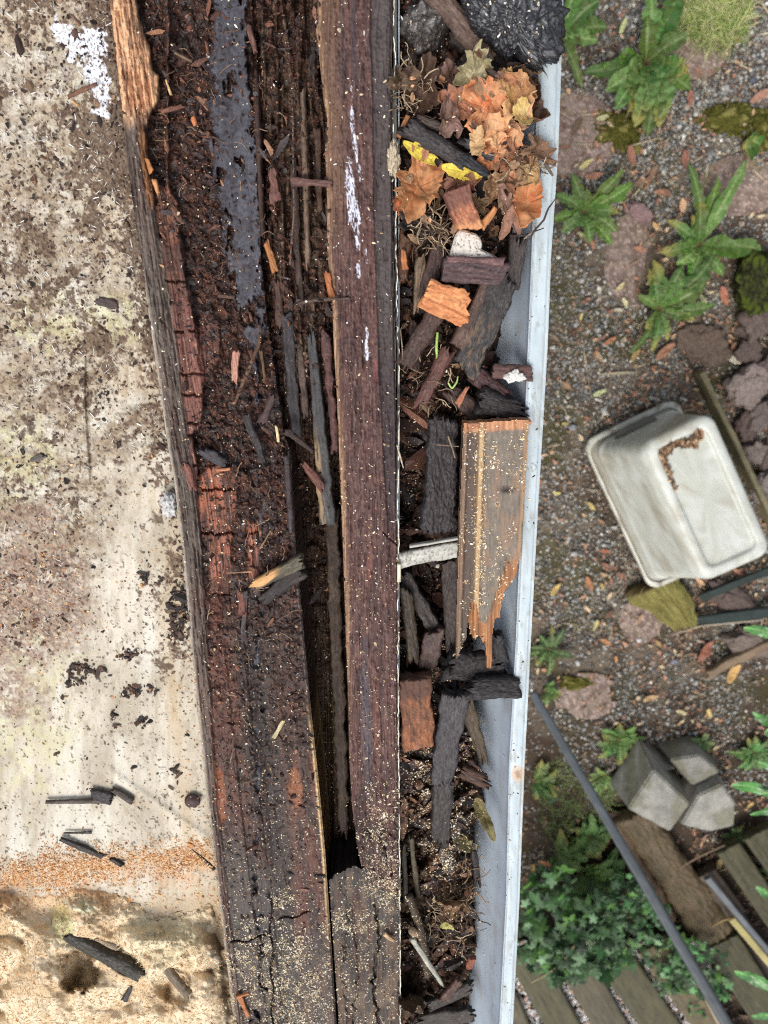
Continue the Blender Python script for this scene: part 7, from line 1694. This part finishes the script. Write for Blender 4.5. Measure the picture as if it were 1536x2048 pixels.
def shreds(name, n, box, dens, size, pal, label, seed, cat='leaf shreds', allow=None):
    px, py = sample(n, *box, dens, seed)
    pos, nrm = drop(px, py, allow=allow); pos = pos[~np.isnan(pos[:, 0]) & (pos[:, 2] > S - .12)]; N = len(pos); r = np.random.default_rng(seed)
    k = pxs(1024, S); L = size * k * r.lognormal(0, .4, N); Wd = L * r.uniform(.35, .8, N); na, nb = 7, 5
    u, v = np.meshgrid(np.linspace(-1, 1, na), np.linspace(-1, 1, nb), indexing='ij'); u, v = u.ravel(), v.ravel()
    env = np.clip(1 - np.abs(u) ** 2.2, .12, 1)
    V = np.zeros((N, na * nb, 3)); jt = r.normal(0, .11, (N, na * nb, 2))
    cu, cv, tw = r.uniform(-.5, .9, N)[:, None], r.uniform(-.2, 1.0, N)[:, None], r.uniform(-.8, .8, N)[:, None]
    V[..., 0] = (v * env + jt[..., 0]) * Wd[:, None] / 2; V[..., 1] = (u + jt[..., 1]) * L[:, None] / 2
    V[..., 2] = (cu * u ** 2 * .35 + cv * v ** 2 * .22 + tw * u * v * .3 + r.normal(0, .03, (N, na * nb))) * L[:, None] * .6
    az = r.uniform(0, 6.283, N)[:, None]; tl = r.normal(0, .35, N)[:, None]
    V[..., 2] += V[..., 1] * np.tan(tl)
    x = V[..., 0] * np.cos(az) - V[..., 1] * np.sin(az); y = V[..., 0] * np.sin(az) + V[..., 1] * np.cos(az)
    V = np.stack([x, y, V[..., 2] + L[:, None] * .12], -1) + pos[:, None]
    F = np.array([[i * nb + j, (i + 1) * nb + j, (i + 1) * nb + j + 1, i * nb + j + 1] for i in range(na - 1) for j in range(nb - 1)])
    F = (F[None] + (np.arange(N) * na * nb)[:, None, None]).reshape(-1, 4)
    cc = np.repeat(pick(r, N, pal, None, .5)[:, None], na * nb, 1) * (1 - .35 * (np.abs(v) < .2))[None, :, None] * r.uniform(.8, 1.15, (N, na * nb, 1))
    return tag(mk(name, V.reshape(-1, 3), F, M_LEAFD, cc.reshape(-1, 3), None, True, pos.mean(0)), label, cat, kind='stuff')
BRN = [C(104, 74, 56), C(80, 58, 46), C(134, 98, 70), C(64, 48, 42), C(150, 118, 88)]
_rb = random.Random(9)
noblk = lambda o: (o.name.startswith('dead_leaf') and _rb.random() < .22) or o.name.split('.')[0] in ('gutter_mulch', 'mulch_crumbs', 'mulch_shards', 'root_tangle')
shreds('leaf_shreds', 420, (800, 1078, 110, 480), lambda X, Y: (X < comp_r(Y) - 8) * (.6 + .4 * (X > 940)), 15, BRN + [C(180, 122, 84), C(196, 146, 108), C(168, 132, 96)], 'torn curled shreds of brown and tan leaf through the leaf heap', 1020, allow=noblk)
shreds('leaf_shreds', 1300, (800, 975, 1290, 2120), lambda X, Y: (X < comp_r(Y) - 4) * 1.0, 12, BRN[:4] + [C(46, 38, 36), C(54, 42, 38), C(40, 34, 33)], 'dark torn leaf and bark flakes through the lower gutter', 1021, allow=noblk)
shreds('leaf_shreds', 420, (800, 1060, 480, 860), lambda X, Y: (X < comp_r(Y) - 8) * .8, 9, BRN, 'small brown flakes between the bark pieces at mid gutter', 1022, allow=lambda o: o.name.split('.')[0] in ('gutter_mulch', 'mulch_crumbs', 'mulch_shards'))
shreds('leaf_shreds', 700, (300, 660, -80, 1100), lambda X, Y: d_beam(X, Y) * .8, 7, [C(70, 48, 40), C(98, 66, 52), C(52, 38, 34), C(84, 76, 76)], 'thin dark flakes lying in the rot of the wide beam', 1023, cat='flakes', allow=lambda o: not o.name.startswith('wood_chip'))
strew('wool_fibres', 'loose tan fibres on the torn mineral wool', 'wool fibres', 7000, (-60, 470, 1760, 2120), lambda X, Y: .8 * wool_keep(X, Y) + 0.0, 1.2, [C(206, 184, 146), C(170, 144, 104), C(222, 206, 172)], None, 1010, (5, 14), .8, m=M_WOOL, sig=.3, lift=.6, spread=.35, allow=lambda o: o.name.startswith('insulation_wool'))
strew('mould_fibres', 'pale mould fibres on the speckled board', 'mould', 5000, (-60, 330, -100, 1350), lambda X, Y: (X < bm_xl(Y) - 16) * fuzz(X, Y) * .8 * stretch(fbm(X / 25, Y / 25, 4, 995), 2.5), 1.1, [C(206, 206, 200), C(186, 178, 160), C(224, 224, 222)], None, 1011, (4, 10), .8, m=M_WOOL, sig=.3, lift=.5, spread=.3)
strew('dust_glint_specks', 'pale dust grains and painted wet glints over the dark rot and bark', 'grit', 9000, (240, 1060, -100, 1500), lambda X, Y: (X > bm_xl(Y)) * (X < comp_r(Y)) * (.10 + .25 * (X > 800)), 1.7, [C(236, 230, 214), C(200, 180, 150), C(240, 240, 240), C(206, 160, 110)], [4, 3, 2, 1], 1012, (.7, 2.6), .6, sig=.5, var=.2, allow=lambda o: not o.name.startswith('dead_leaf'))  # near-white grains: dust, and wet highlights painted as specks

strew('yellow_sawdust', 'thick pale yellow sawdust over the lower ends of the beams', 'sawdust', 52000, (430, 805, 1560, 2120), lambda X, Y: stretch(fbm(X / 11, Y / 11, 4, 997, .6), 3.0) ** 1.2 * np.clip(.04 + .9 * blob(X, Y, 545, 1905, 110, 26, -8, .6, 6, .5) + .75 * blob(X, Y, 580, 1990, 100, 70, 0, .8, 7, .5) + .9 * blob(X, Y, 560, 1800, 26, 20, 0, .5, 8) + .9 * blob(X, Y, 510, 1855, 34, 12, 0, .5, 18) + .7 * blob(X, Y, 700, 1855, 60, 24, 0, .5, 9) + .9 * blob(X, Y, 770, 1790, 34, 44, -35, .4, 1) + .5 * blob(X, Y, 765, 1640, 34, 130, 0, .5, 2) + .15 * (Y > 1850), 0, 1), 1.7, [C(226, 210, 172), C(200, 176, 132), C(236, 226, 200)], None, 1013, (.8, 2.4), .6, sig=.35, var=.2)
strew('gutter_sawdust', 'pale sawdust dusting the debris in the lower gutter and on the splintered board', 'sawdust', 26000, (797, 1062, 840, 1860), lambda X, Y: np.clip(.10 * (Y > 1250) + .28 * (X > 912) * (Y < 1300) * sst(.45, .6, fbm(X / 20, Y / 30, 4, 996)) + .5 * (X > 945) * (X < 968) * (Y < 1200) + .6 * blob(X, Y, 940, 1340, 60, 30, 0, .4, 5) + .5 * blob(X, Y, 830, 1440, 34, 60, 0, .4, 6) + .5 * blob(X, Y, 890, 1600, 60, 110, 0, .5, 7) + .8 * blob(X, Y, 880, 1740, 36, 34, 20, .4, 8), 0, 1) * (X < np.maximum(comp_r(Y), 1050 * (Y < 1200))), 2.0, [C(226, 204, 156), C(196, 164, 116), C(236, 226, 200)], None, 1014, (.8, 2.4), .6, sig=.35, var=.2, allow=lambda o: o.name.split('.')[0] not in ('trough', 'front_lip'))

strew('sawdust_drift', 'band of orange sawdust along the upper edge of the wool', 'sawdust', 26000, (-60, 440, 1680, 1850), lambda X, Y: (.25 + .9 * stretch(fbm(X / 14, Y / 10, 4, 998, .6), 2)) * np.clip(1.2 * blob(X, Y, 110, 1758, 190, 30, -7, .9, 1, .9, 30) + 1.1 * blob(X, Y, 372, 1738, 58, 26, -20, .8, 2, .9, 22), 0, 1) * (X < bm_xl(Y)), 2.2, [C(208, 150, 88), C(186, 126, 72), C(224, 184, 130)], None, 1030, (.7, 2.0), .6, sig=.35, var=.25)
